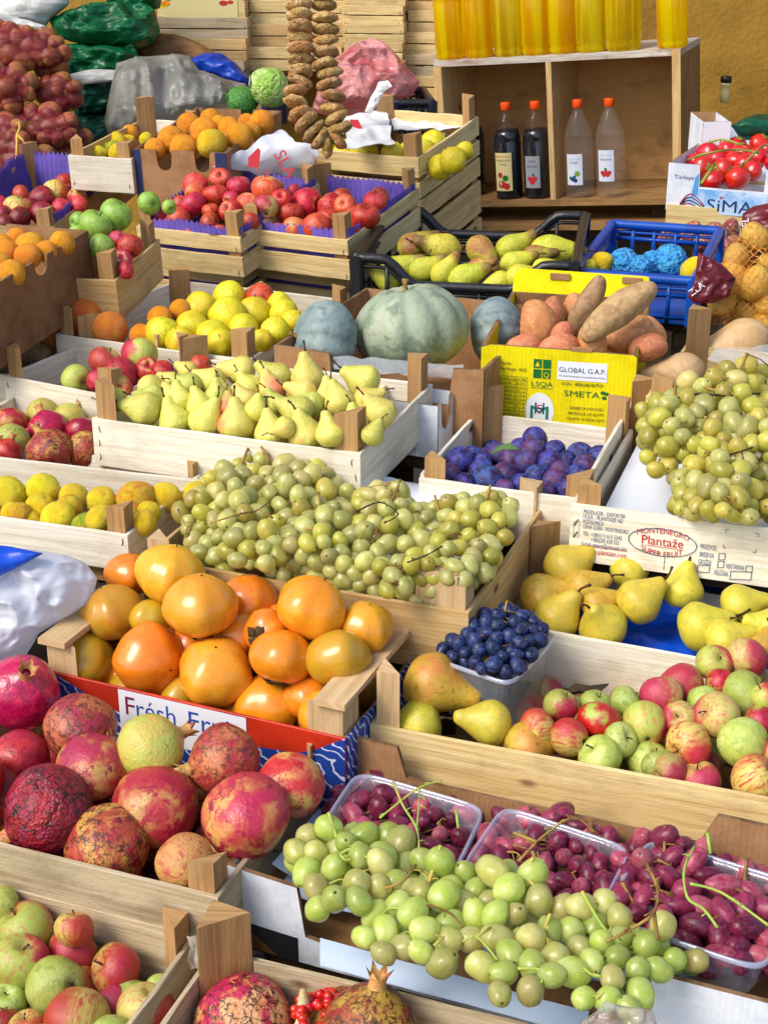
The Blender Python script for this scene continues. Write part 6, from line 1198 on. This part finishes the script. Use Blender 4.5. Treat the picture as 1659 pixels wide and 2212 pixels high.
# ------------------------------------------------------------------ U: tomatoes
Ub = frame((1445, 350), (1735, 372), (1535, 270), 1.10, .115)
Uw = Ub.w
carton('blue and white printed cardboard box of vine tomatoes', Ub, 'card_white', 'card_white', .004, fmat='card_white', tops={'f': [(1, 1), (.735, 1), (.73, .54), (.245, .54), (.24, 1), (0, 1)], 'b': [(1, 1), (0, 1)], 'l': [(1, 1), (.2, 1), (.17, 1.2), (0, 1.25)]})
fpatch(Ub, 'printed_panel', [(.13, .0), (1, 0), (1, .5), (.24, .5), (.23, .7), (.19, .62), (.18, .3)], 'card_blue_white'); fpatch(Ub, 'printed_panel', [(.19, .3), (.24, .38), (.235, .82), (.21, .74), (.2, .5)], 'ink_paleblue', .0011)
ftext(Ub, 'Türkiye', .05, .68, .0095, 'ink_blue', .15); ftext(Ub, 'SiMA', .315, .06, .030, 'ink_darkblue', .35)
fpatch(Ub, 'red_wedge', [(.405, .37), (.435, .37), (.42, .31)], 'ink_red', .0016)
for k in range(5):
    pts = [(.11 + .185 * t, .12 + .25 * math.sin(math.pi * (t * .9 + .05)) * (1 - .2 * k) - .02 * k + .03 * math.sin(6.28 * t)) for t in [i / 14 for i in range(15)]]
    fline(Ub, 'globe_swirl', pts, 'ink_red' if k in (0, 3) else 'ink_darkblue', .0028)
fline(Ub, 'sun_mark', [(.88 + .05 * math.cos(a), .72 + .13 * math.sin(a)) for a in [1.6 + i * .3 for i in range(7)]], 'ink_red', .003)
place(Ub, its(2, [(1418, 617, 50, 'to', 90, .4), (1400, 668, 56, 'to'), (1382, 722, 52, 'to'), (1525, 632, 48, 'to', 80, .8), (1545, 662, 52, 'to', 100, .5), (1480, 650, 46, 'to'), (1520, 698, 52, 'to', 80, .3), (1462, 732, 50, 'to'), (1420, 778, 52, 'to', 100, .2), (1526, 768, 60, 'to', 130, .1), (1562, 712, 48, 'to'), (1625, 620, 48, 'to', 60, .9), (1612, 680, 52, 'to'), (1650, 655, 46, 'to'), (1590, 740, 46, 'to'), (1340, 700, 40, 'to'), (1440, 690, 40, 'to'), (1690, 700, 46, 'to')]), -.045, .03, 'tomato box', 'vine tomatoes in the printed box', slack=.82)
twig('tomato_vine', 'green and brown tomato vine lying across the tomatoes', [[(1485, 345, .02), (1530, 330, .06), (1590, 322, .06), (1640, 330, .05)], [(1530, 308, .07), (1560, 300, .08), (1600, 312, .07)], [(1515, 395, .0), (1545, 352, .03)], [(1600, 360, .03), (1640, 320, .07), (1655, 312, .07)]], 1.08, 'stem_green', 4, 'vine')
Uc = crate('pale wooden crate under the tomato box', frame((1440, 440), (1740, 463), (1490, 380), 1.0, .09), mat='wood_pale', bands=((.05, 1.),), posts='1001', phs=(.06, .0, .03, .03), pt=.034)
b0 = frame((1520, 262), (1580, 262), (1525, 240), 1.16, .10); carton('small white and brown cardboard box standing behind the tomatoes', b0, 'card_white', 'card_brown', .004)
# ------------------------------------------------------------------ the bottle cabinet
ZL, ZR = 4.47, 4.21
A0 = PD(936, 131, ZL); B0 = PD(1470, 104, ZR); ex = (B0 - A0); cw = ex.length; ex.normalize(); ez = (Vector((0, 0, 1)) - ex * ex.z).normalized(); ey = ez.cross(ex); dp = .34
chh = (A0 - P(936, 440, 0)).length * 0 + (131 - 437) / -F * ZL / math.cos(rad(6.))
chh = 316 / F * ZL; O = A0 - ez * chh
CM = Matrix(((ex.x, ey.x, ez.x, O.x), (ex.y, ey.y, ez.y, O.y), (ex.z, ey.z, ez.z, O.z), (0, 0, 0, 1)))
CB = tag(empty('bottle_cabinet', CM), 'old open wooden cabinet holding bottles and carrying oil on top', 'cabinet'); tk = .024; pxm = cw / 534
def cbox(nm, lo, hi, m, **k): s = MB(); s.box(lo, hi, **k); return s.build(nm, MAT[m], CB)
cbox('top_board', (0, 0, chh - .018), (cw, dp, chh), 'wood_worn', n=10, jit=.002); cbox('bottom_board', (0, 0, 0), (cw, dp, tk * .8), 'wood_old', n=10, jit=.002)
cbox('side_panel', (0, .001, tk * .8), (tk, dp, chh - .018), 'wood_warm'); cbox('side_panel', (cw - tk, .001, tk * .8), (cw, dp, chh - .018), 'wood_old')
cbox('edge_strip', (cw - tk, -.004, tk * .8), (cw, .0, chh - .001), 'wood_warm', n=4, jit=.001)
cbox('divider', (cw * .478 - .008, .0, tk * .8), (cw * .478 + .008, dp - .01, chh - .018), 'wood_warm'); cbox('back_panel', (tk, dp - .008, tk * .8), (cw - tk, dp, chh - .018), 'wood_shelf')
cbox('edge_strip', (0, -.004, 0), (tk, .0, chh - .02), 'wood_warm', n=4, jit=.001)
s = MB()
for x, y, r in ((.52, .16, .006), (.1, .2, .004)): s.tube([(x, -.003, y), (x, .0, y)], r, 8)
# table under the cabinet; added dark panel stands in for the shade below
s = MB(); s.box((-.5, -.02, -.07), (cw + .35, dp + .1, -.05), n=6); s.build('support_board', MAT['wood_old'], CB); s = MB(); s.box((-.45, .10, -(O.z - .01)), (cw + .3, .12, -.071), n=4); s.build('shade_panel', MAT['wood_bench'], CB)
s = MB()
for x in (.05, cw - .10): s.box((x, .06, -.049), (x + .05, .20, -.001))
s.build('support_block', MAT['wood_bench'], CB)
BP = [(.002, 0), (.042, .0), (.047, .006), (.0445, .014), (.047, .022), (.047, .185), (.0445, .191), (.047, .198), (.043, .211), (.029, .252), (.016, .278), (.0135, .283), (.0135, .296)]
def bottle(px, label, fill, lv, ypos, grp, lab=None, s=1., cap='cap_orange', x=None, z0=None):
    x = px if x is None else x
    root = tag(empty('bottle', CM @ Matrix.Translation((x, ypos, z0 if z0 is not None else tk * .8)) @ Matrix.Scale(s, 4)), label, 'bottle', grp)
    oil = bool(fill and fill.startswith('oil')); b = MB(); b.lathe(BP, 32); b.build('body', MAT[fill if oil else 'pet_wine' if fill else 'pet_clear'], root)
    if fill and not oil:
        lp = [(r * .965, max(z, .003)) for r, z in BP if z < lv]; rl = np.interp(lv, [z for _, z in BP], [r for r, _ in BP]) * .965; lp += [(rl, lv), (.002, lv)]
        b = MB(); b.lathe(lp, 32); b.build('liquid', MAT[fill], root)
    b = MB(); b.lathe([(.002, .3125), (.0155, .3125), (.0165, .310), (.0165, .289), (.0150, .2875), (.002, .2875)][::-1], 24, 0, lambda p: p * 1.0); b.build('cap', MAT[cap], root)
    if lab:
        bgm, z0_, z1_, wid, lines, pic = lab; n = 10; a = wid / .0475; vs = []
        for k in range(n + 1):
            g = -math.pi / 2 + rad(-8) - a / 2 + a * k / n
            for z in (z0_, z1_): vs.append((.0478 * math.cos(g), .0478 * math.sin(g), z))
        mb = MB(); mb.add(vs + [(v[0] * .99, v[1] * .99, v[2]) for v in vs], [(2 * k, 2 * k + 2, 2 * k + 3, 2 * k + 1) for k in range(n)]); lo = mb.build('label', MAT[bgm], root)
        gx = Vector((math.sin(rad(8)) * -.0, 0, 0)); g = -math.pi / 2 + rad(-8); fx = Vector((-math.sin(g), math.cos(g), 0)); c0 = Vector((math.cos(g), math.sin(g), 0)) * .0485
        def onl(me):
            for v in me.vertices:
                d = v.co.x * fx.x + v.co.y * fx.y; gg = g + d / .0478; v.co.x = .0482 * math.cos(gg); v.co.y = .0482 * math.sin(gg)
        for (tx, zz, hh, mt, ww) in lines: onl(text('lettering', tx, lo, c0 + Vector((0, 0, zz)), fx, (0, 0, 1), hh, MAT[mt], ww, 'CENTER').data)
        for (dx, zz, r, mt) in pic:
            m_ = MB(); m_.slab(ell(0, 0, r, r, 14), c0 + fx * dx + Vector((0, 0, zz)), fx, (0, 0, 1), .0002); onl(m_.build('printed_fruit', MAT[mt], lo).data)
    return root
def cx_(u): return (u - 936) / 534 * cw
berry3 = [(-.008, .068, .0085, 'ink_red'), (.009, .068, .0085, 'ink_red'), (0, .058, .0095, 'ink_red'), (.004, .081, .005, 'ink_green')]
bottle(cx_(1083), 'dark wine bottle with a cream pomegranate label, half behind the crates', 'wine_dark', .225, .05, 'orange capped bottles in the cabinet', ('label_cream', .03, .155, .062, [('VINO OD NARA', .140, .006, 'ink_red', .058), ('POMEGRANATE', .127, .0065, 'ink_green', .058), ('WINE', .114, .0065, 'ink_green', .026)], [(-.01, .082, .009, 'ink_red'), (.008, .072, .010, 'ink_green'), (-.005, .052, .013, 'ink_red'), (.012, .045, .011, 'ink_red')]), .92)
bottle(cx_(1149), 'dark wine bottle with a grey raspberry label beside the divider', 'wine_dark', .225, .05, 'orange capped bottles in the cabinet', ('ink_grey2', .038, .142, .054, [('VINO', .122, .007, 'ink_black', .026), ('MALINE', .105, .007, 'ink_black', .040)], berry3), .92)
bottle(cx_(1243), 'clear bottle with a white label showing blue grapes', None, .2, .05, 'orange capped bottles in the cabinet', ('label_paper', .045, .145, .056, [('DOMACA RAKIJA', .127, .0035, 'ink_grey', .040), ('LOZA', .114, .0075, 'ink_darkblue', .030)], [(-.006, .064, .007, 'ink_darkblue'), (.004, .060, .007, 'ink_darkblue'), (.0, .071, .006, 'ink_blue'), (.010, .082, .009, 'apple_lime'), (-.013, .068, .006, 'ink_green')]), .92)
bottle(cx_(1312), 'clear bottle with a white label showing raspberries, nearest the empty cabinet end', None, .2, .05, 'orange capped bottles in the cabinet', ('label_paper', .055, .155, .056, [('DOMACA RAKIJA', .137, .0035, 'ink_grey', .040), ('MALINA', .122, .0075, 'ink_darkblue', .038)], [(-.012, .083, .007, 'ink_red'), (.0, .085, .007, 'ink_red'), (.012, .083, .007, 'ink_red'), (-.006, .076, .007, 'ink_red'), (.007, .076, .007, 'ink_red'), (0, .094, .005, 'ink_green')]), .92)
bottle(cx_(984), 'bottle almost hidden behind the crate post, only its orange cap showing', 'wine_dark', .225, .12, 'orange capped bottles in the cabinet', None, .92)
OP = [(.002, 0), (.038, .0), (.044, .006), (.0455, .014), (.0425, .024), (.0455, .030), (.0455, .16), (.043, .168), (.0455, .176), (.0455, .21), (.036, .25), (.016, .285), (.014, .295), (.014, .31)]
BPold = BP; BP = OP
for i, (u, s_) in enumerate(((965, 1.), (1029, 1.), (1096, 1.), (1158, .98), (1217, .98), (1276, .98), (1345, 1.14), (1447, .98))):
    bottle(cx_(u), f'plastic bottle of yellow oil on the cabinet, {ORD[i + 1]} from left' + (', widest of the row' if i == 6 else ''), 'oil_yellow' if i in (0, 1, 3, 4, 7) else 'oil_green', .27, .052, 'oil bottles on the cabinet', None, s_, 'cap_orange', None, chh)
# little capped vial on the partition
wp = PD(1560, 196, 4.60); s = MB(); s.lathe([(.002, -.03), (.012, -.028), (.014, .0), (.012, .02), (.016, .024), (.016, .032), (.002, .034)], 16); root = tag(empty('hanging_vial', Vector((wp.x, 4.70, wp.z - .03))), 'small glass vial with a dark cap hung on the ochre panel', 'vial'); s.build('glass', MAT['wall_ochre'] if False else MAT['label_cream'], root, T(.03)); s = MB(); s.lathe([(.002, .0), (.017, 0), (.017, .018), (.002, .02)], 14); s.build('cap', MAT['staple_metal'], root, T(.062))
bag('plastic_bag', 'grey green bundle behind the tomatoes at the right edge', [(1580, 270), (1610, 252), (1640, 245), (1720, 250), (1730, 300), (1600, 300)], 3.9, .06, 'sack_teal', amp=.02, fr=10.)
# ------------------------------------------------------------------ the string of dried figs
def mk_fig(i):
    def df(p):
        g = math.atan2(p.y, p.x); n = mnoise.noise(p * 1.2 + Vector((i * 9, 0, 0))); w = mnoise.noise(Vector((g * 3.2, p.z * 2.2, i * 5.))) ; r = math.hypot(p.x, p.y)
        f_ = 1 + .12 * n + .07 * w * r; z = p.z * (.44 + .10 * n) - .22 * math.exp(-(r / .3) ** 2) * (1 if p.z > 0 else -1)
        return Vector((p.x * f_, p.y * f_, z + .10 * mnoise.noise(Vector((p.x * 2, p.y * 2, i * 3.)))))
    return fruitmesh('fig', sph(30, 18), 30, df)

fg = tag(empty('dried_fig_garland', PD(680, 320, 2.95)), 'long looped string of brown dried figs hanging in front of the crates', 'garland', None); fm = [mk_fig(i) for i in range(4)]
cord = []
path = [(660, -900), (648, -60), (648, 10), (652, 30), (648, 58), (650, 78), (648, 100), (650, 134), (652, 162), (640, 185), (645, 205), (640, 222), (645, 245), (655, 262), (672, 278), (690, 296), (708, 312), (726, 305), (738, 290), (734, 270), (722, 255), (714, 235), (716, 215), (718, 190), (712, 170), (708, 150), (704, 130), (706, 108), (704, 88), (702, 65), (702, 40), (702, 20), (700, -60), (690, -900)]
base = fg.matrix_world.translation
dense = []
for a, b_ in zip(path[:-1], path[1:]):
    n = max(1, int(math.dist(a, b_) / 3)); dense += [(a[0] + (b_[0] - a[0]) * i / n, a[1] + (b_[1] - a[1]) * i / n) for i in range(n)]
acc = 0.; nxt = 0.; last = dense[0]
for i, pnt in enumerate(dense):
    acc += math.dist(pnt, last); last = pnt
    if -40 < pnt[1] and acc >= nxt:
        bot = pnt[1] > 245; r = R.uniform(27, 31); nx = dense[min(i + 4, len(dense) - 1)]; pv = dense[max(i - 4, 0)]
        tdir = Vector((nx[0] - pv[0], -(nx[1] - pv[1]))).normalized(); dv = CR * tdir.x + CU * tdir.y + CF * R.uniform(-.25, .05)
        p = PD(pnt[0] + R.uniform(-4, 4), pnt[1], 2.95 + R.uniform(-.015, .015)); o = put('dried_fig', R.choice(fm), fg, None, MAT['fig_skin'])
        o.matrix_local = Matrix.Translation(p - base) @ aim(dv, R.uniform(0, 6)) @ Matrix.Scale(pxs(r, p), 4); nxt = acc + R.uniform(20, 25)
s = MB(); s.tube([PD(u, v, 2.95) - base for u, v in path], .0022, 5); s.build('cord', MAT['ink_green'], fg)
# ------------------------------------------------------------------ sacks, bags and cabbages behind, left
nk = 'red net sacks of potatoes stacked at the left'
netbag('topmost red net sack of potatoes on the stack', [(-60, 60), (20, 48), (60, 55), (110, 68), (140, 90), (152, 125), (140, 150), (100, 158), (60, 150), (0, 150), (-60, 140)], 4.15, .17, 'potato_red_net', 'net_red', 20, nk, 1)
netbag('red net sack of potatoes second from the top, cut off by the left edge', [(-60, 135), (10, 138), (50, 148), (75, 175), (78, 200), (60, 220), (20, 245), (-60, 245)], 4.10, .17, 'potato_red_net', 'net_red', 20, nk, 2)
netbag('small red net sack of potatoes tucked in the middle of the stack', [(75, 175), (110, 155), (150, 165), (180, 205), (175, 230), (140, 248), (100, 235), (72, 215)], 4.12, .12, 'potato_red_net', 'net_red', 20, nk, 3)
netbag('dark red net sack of potatoes wedged behind the tied sack', [(30, 250), (60, 230), (110, 232), (160, 255), (195, 295), (180, 320), (120, 330), (60, 320), (30, 290)], 4.05, .14, 'potato_red_net', 'net_red', 20, nk, 4)
netbag('red net sack of potatoes closed with a yellow tie', [(-60, 255), (20, 245), (50, 265), (70, 310), (110, 330), (120, 370), (60, 400), (-20, 420), (-60, 400)], 3.86, .15, 'potato_red_net', 'net_red', 20, nk, 6)
s = MB(); o0 = PD(37, 290, 3.69); s.tube([PD(u, v, 3.69) - o0 for u, v in ((35, 268), (40, 262), (43, 275), (37, 290), (36, 320), (34, 360))], .003, 5); s.tube([PD(u, v, 3.69) - o0 for u, v in ((37, 290), (48, 300), (54, 310))], .0025, 5); tag(s.build('yellow_tie', MAT['twine_yellow'], None, Matrix.Translation(o0)), 'yellow twine tied round the neck of the lowest net sack', 'twine')
gk = 'green plastic sacks stacked at the back'
for (l, pl_, Z, m) in (('green plastic sack on top of the stack, printed twice', [(105, 40), (150, 20), (200, 5), (250, 0), (300, -5), (335, 20), (345, 60), (335, 95), (300, 105), (230, 98), (160, 90), (120, 75)], 4.65, 'sack_green'), ('green plastic sack at the very top of the picture', [(200, -40), (260, -60), (330, -50), (352, -20), (345, 12), (300, 22), (240, 10)], 4.75, 'sack_green'),
                       ('green plastic sack second from the top beside the net sacks', [(125, 100), (160, 92), (230, 98), (290, 92), (298, 115), (285, 140), (230, 160), (160, 168), (140, 160), (135, 130)], 4.60, 'sack_green'), ('dark green plastic sack third in the stack with a white end', [(140, 160), (180, 150), (260, 155), (262, 195), (250, 235), (200, 258), (165, 255), (150, 220)], 4.55, 'sack_teal'),
                       ('dark green sack at the bottom of the stack', [(140, 250), (250, 245), (260, 290), (250, 330), (150, 330)], 4.50, 'sack_teal')):
    bag('plastic_sack', l, pl_, Z, .16, m, 'sack', gk, amp=.045, fr=11., seed=Z * 9, flat=.35, rows=50, seg=60)
sk0 = bpy.data.objects['plastic_sack']
def strokes(o, u, v, n, w, hgt, Z, slope=0., m='ink_white'):
    s = MB(); b0 = o.matrix_world.translation
    for k in range(n): a = PD(u + k * w + R.uniform(-1, 1), v + k * slope, Z) - b0; s.tube([a, a + CU * hgt * R.uniform(.6, 1.1) * Z / F + CR * R.uniform(-1, 2) * Z / F], .0022, 4)
    s.build('faded_print', MAT[m], o)
strokes(bpy.data.objects['plastic_sack'], 168, 50, 9, 5, 22, 4.41, -.4, 'ink_grey'); strokes(bpy.data.objects['plastic_sack'], 232, 45, 11, 4.6, 8, 4.41, .6, 'label_cream')
strokes(bpy.data.objects['plastic_sack.002'], 148, 150, 10, 4.6, 20, 4.37, -1.6, 'ink_grey'); strokes(bpy.data.objects['plastic_sack.002'], 220, 116, 9, 4.6, 20, 4.37, .3, 'ink_grey'); strokes(bpy.data.objects['plastic_sack.003'], 178, 232, 8, 4.6, 18, 4.31, -1.5, 'ink_grey')
bag('white_sack', 'white band of plastic folded over the dark green sack', [(150, 160), (190, 148), (262, 150), (262, 172), (220, 178), (165, 182)], 4.38, .02, 'sack_white', 'sack', amp=.01, fr=14.)
bag('plastic_sheet', 'crumpled white plastic sheeting above the net sacks', [(-60, -40), (140, -40), (150, 5), (110, 35), (90, 60), (60, 50), (20, 40), (-60, 30)], 4.60, .10, 'sack_white', 'sheeting', amp=.03, fr=8.)
bag('plastic_sheet', 'pale greenish folded plastic between the net sacks and green sacks', [(-60, 20), (20, 32), (60, 42), (100, 55), (108, 68), (60, 62), (-60, 60)], 4.40, .05, 'sack_white', 'sheeting', amp=.015, fr=14.)
bag('burlap_sack', 'brown sack lying behind the grey plastic bag', [(290, 100), (330, 70), (380, 72), (430, 90), (480, 120), (470, 140), (380, 145), (300, 130)], 4.75, .10, 'sack_brown', 'sack', amp=.02, fr=8.)
bag('grey_plastic_bag', 'big crumpled translucent grey plastic bag behind the lemons', [(225, 265), (240, 180), (252, 135), (290, 122), (350, 118), (380, 115), (410, 122), (430, 150), (480, 165), (530, 180), (550, 205), (510, 225), (450, 230), (380, 260), (300, 285), (235, 290)], 4.20, .20, 'bag_grey', amp=.045, fr=6., rows=90, seg=110, st=(2.2, 1., .35))
bag('blue_bag', 'folded bright blue bag between the grey plastic and the cabbage', [(412, 125), (440, 112), (475, 112), (510, 135), (540, 170), (552, 190), (520, 180), (470, 165), (425, 150)], 4.45, .09, 'bag_blue', amp=.02, fr=12.)
bag('pink_bag', 'puffed translucent pink plastic bag behind the fig string', [(672, 240), (690, 180), (720, 130), (760, 95), (800, 82), (830, 90), (860, 120), (890, 155), (908, 175), (890, 205), (850, 215), (790, 245), (720, 250)], 4.15, .18, 'bag_pink', amp=.035, fr=8., rows=70, seg=90, st=(1.3, 1., .7))
for (u, v, r, m, l) in ((582, 188, 45, 'cabbage_leaf', 'round pale green cabbage beside the blue bag'), (522, 218, 34, 'cabbage_dark', 'darker loose leaved cabbage on the orange box edge')):
    p = PD(u, v, 4.0); o = put('cabbage', G['quince'][2], None, None, MAT[m]); o.matrix_world = Matrix.Translation(p) @ aim(Vector((.3, -.5, .8)), 1) @ Matrix.Diagonal((pxs(r, p), pxs(r, p), pxs(r * .92, p), 1)); tag(o, l, 'cabbage', 'cabbages behind the oranges')
    for k in range(4):
        s = MB(); a0 = k * 1.6 + .3; vs = []; n = 8
        for i in range(n + 1):
            for j in range(n + 1):
                th = .35 + 1.3 * i / n; ph = a0 + (j / n - .5) * 1.5 * (1 - .3 * abs(i / n - .5)); rr_ = 1.03 + .05 * mnoise.noise(Vector((i * .7, j * .7, k))) + .14 * (i == 0) + .02 * abs(math.sin(j * 1.5)); vs.append(Vector((rr_ * math.sin(th) * math.cos(ph), rr_ * math.sin(th) * math.sin(ph), -rr_ * math.cos(th) * .98 + .25)))
        N = n + 1; fs = [(i * N + j, i * N + j + 1, (i + 1) * N + j + 1, (i + 1) * N + j) for i in range(n) for j in range(n)]; s.add(vs + [v_ * .985 for v_ in vs], fs + [tuple(len(vs) + x for x in reversed(f)) for f in fs]); s.build('outer_leaf', MAT[m], o)
# black lattice crate by the pink bag
plastic_crate('small black lattice crate beside the cabinet', frameZ(852, 222, 935, 205, 3.95, 3.95, .25, .16), 'black_plastic', .0, cols=6, rows=4)
# ------------------------------------------------------------------ empty crates stacked against the back wall
ck = 'empty crates stacked against the back wall'
def stackcol(u0, u1, vtop, Z, n, hpx, m, names, dz=0., print_at=None):
    for i in range(n):
        v = vtop + i * hpx; b = frameZ(u0 + R.uniform(-4, 4), v, u1 + R.uniform(-4, 4), v + (u1 - u0) * .03, Z, Z - .02, .34, hpx * .985 / F * Z); k = R.random()
        crate(names.format(ORD[i + 1]), b, ck, R.choice(m), 'wood_post', .03, .0, ((.02, .99),) if print_at == i else ((.0, .46), (.52, 1.)), base=True, flat=print_at == i)
        if print_at == i:
            fpatch(b, 'printed_panel', [(0, .02), (.92, .02), (.92, .99), (0, .99)], 'label_cream', .002); ftext(b, 'Plantaže', .42, .42, .018, 'ink_red', .3, 'CENTER'); fline(b, 'emblem_ring', [(.42 + .21 * math.cos(a), .50 + .36 * math.sin(a)) for a in [6.2832 * k / 30 for k in range(30)]], 'ink_paleblue', .003, True)
            for (x, z, r, mm) in ((.10, .68, .05, 'orange_skin'), (.06, .56, .04, 'lemon_skin'), (.76, .7, .05, 'ink_red'), (.84, .75, .035, 'print_red'), (.13, .85, .03, 'ink_faint_green')): fpatch(b, 'printed_fruit', ell(x, z, r, r * 2.4, 14), mm, .0028)
MW = ['wood_pale', 'wood_warm', 'wood_pale', 'wood_grey']
stackcol(338, 530, -10, 5.05, 6, 46, MW, '{} crate from the top of the left column of empty crates', print_at=0)
stackcol(536, 738, -50, 5.10, 4, 50, MW, '{} crate from the top of the column behind the figs')
bx = frameZ(528, 168, 572, 168, 4.9, 4.88, .2, .17); carton('narrow blue printed carton standing under the empty crates', bx, 'paint_navy', 'card_brown', .004); fpatch(bx, 'printed_panel', [(.25, .1), (.8, .1), (.8, .9), (.25, .9)], 'wood_warm')
stackcol(742, 872, -30, 5.0, 6, 40, MW, '{} crate from the top of the column beside the pink bag')
stackcol(878, 960, -26, 5.06, 6, 47, MW, '{} crate from the top of the narrow column next to the cabinet')
# bag of plastic and blue at the left, lower
bag('white_plastic_bag', 'loose white plastic bag at the left edge beside the persimmons', [(-80, 1240), (0, 1200), (60, 1185), (140, 1198), (185, 1215), (210, 1250), (195, 1300), (150, 1330), (80, 1370), (50, 1420), (-80, 1440)], 1.95, .08, 'bag_white', amp=.03, fr=12., rows=80, seg=100)
bag('blue_sheet', 'glossy blue plastic sheet lying on the white bag at the left edge', [(-80, 1190), (0, 1178), (20, 1180), (95, 1195), (60, 1215), (0, 1245), (-80, 1260)], 1.88, .015, 'tray_blue', 'sheet', amp=.008, fr=12.)
# ------------------------------------------------------------------ the stand that carries the crates
s = MB()
for b in BOXES:
    o = b.M.translation
    if o.y > 3.9 or o.z < .3: continue
    def wpt(x, y, z): p = b.M @ Vector((x, y, 0)); return (p.x, p.y, z)
    z = o.z - .003; k = .44; c = [(-b.w * k, -b.d * k), (b.w * k, -b.d * k), (b.w * k, b.d * k), (-b.w * k, b.d * k)]
    if b in (W1, W2, Xb) or b.tilt > 2: continue
    s.add([wpt(x, y, z - .02) for x, y in c] + [wpt(x, y, z) for x, y in c], [(3, 2, 1, 0), (4, 5, 6, 7), (0, 1, 5, 4), (1, 2, 6, 5), (2, 3, 7, 6), (3, 0, 4, 7)], None, 0, False)
    for x, y in c:
        q0 = b.M @ Vector((x * .94, y * .94, 0)); s.add([(q0.x + a * .015, q0.y + e * .015, zz) for zz in (0, z - .02) for a, e in ((-1, -1), (1, -1), (1, 1), (-1, 1))], [(0, 1, 5, 4), (1, 2, 6, 5), (2, 3, 7, 6), (3, 0, 4, 7)], None, 0, False)
wb = bpy.data.objects['white_plastic_bag'].location
s.add([(wb.x + x, wb.y + y, wb.z + zz) for zz in (-.03, -.004) for x, y in ((-.12, -.08), (.10, -.08), (.10, .12), (-.12, .12))] + [(wb.x + x, wb.y + y, zz) for zz in (0, wb.z - .03) for x, y in ((-.03, -.03), (.03, -.03), (.03, .03), (-.03, .03))], [(3, 2, 1, 0), (4, 5, 6, 7), (0, 1, 5, 4), (1, 2, 6, 5), (2, 3, 7, 6), (3, 0, 4, 7), (8, 9, 13, 12), (9, 10, 14, 13), (10, 11, 15, 14), (11, 8, 12, 15)], None, 0, False)
tag(s.build('display_stand', MAT['wood_bench']), 'dark wooden stepped stand carrying the fruit crates', 'stand')
for b in BOXES[:0]: pass

print('TILT', [(b.root.get('label')[:30], b.tilt, round(b.w, 3), round(b.d, 3)) for b in BOXES if b.o.y < 3.9])
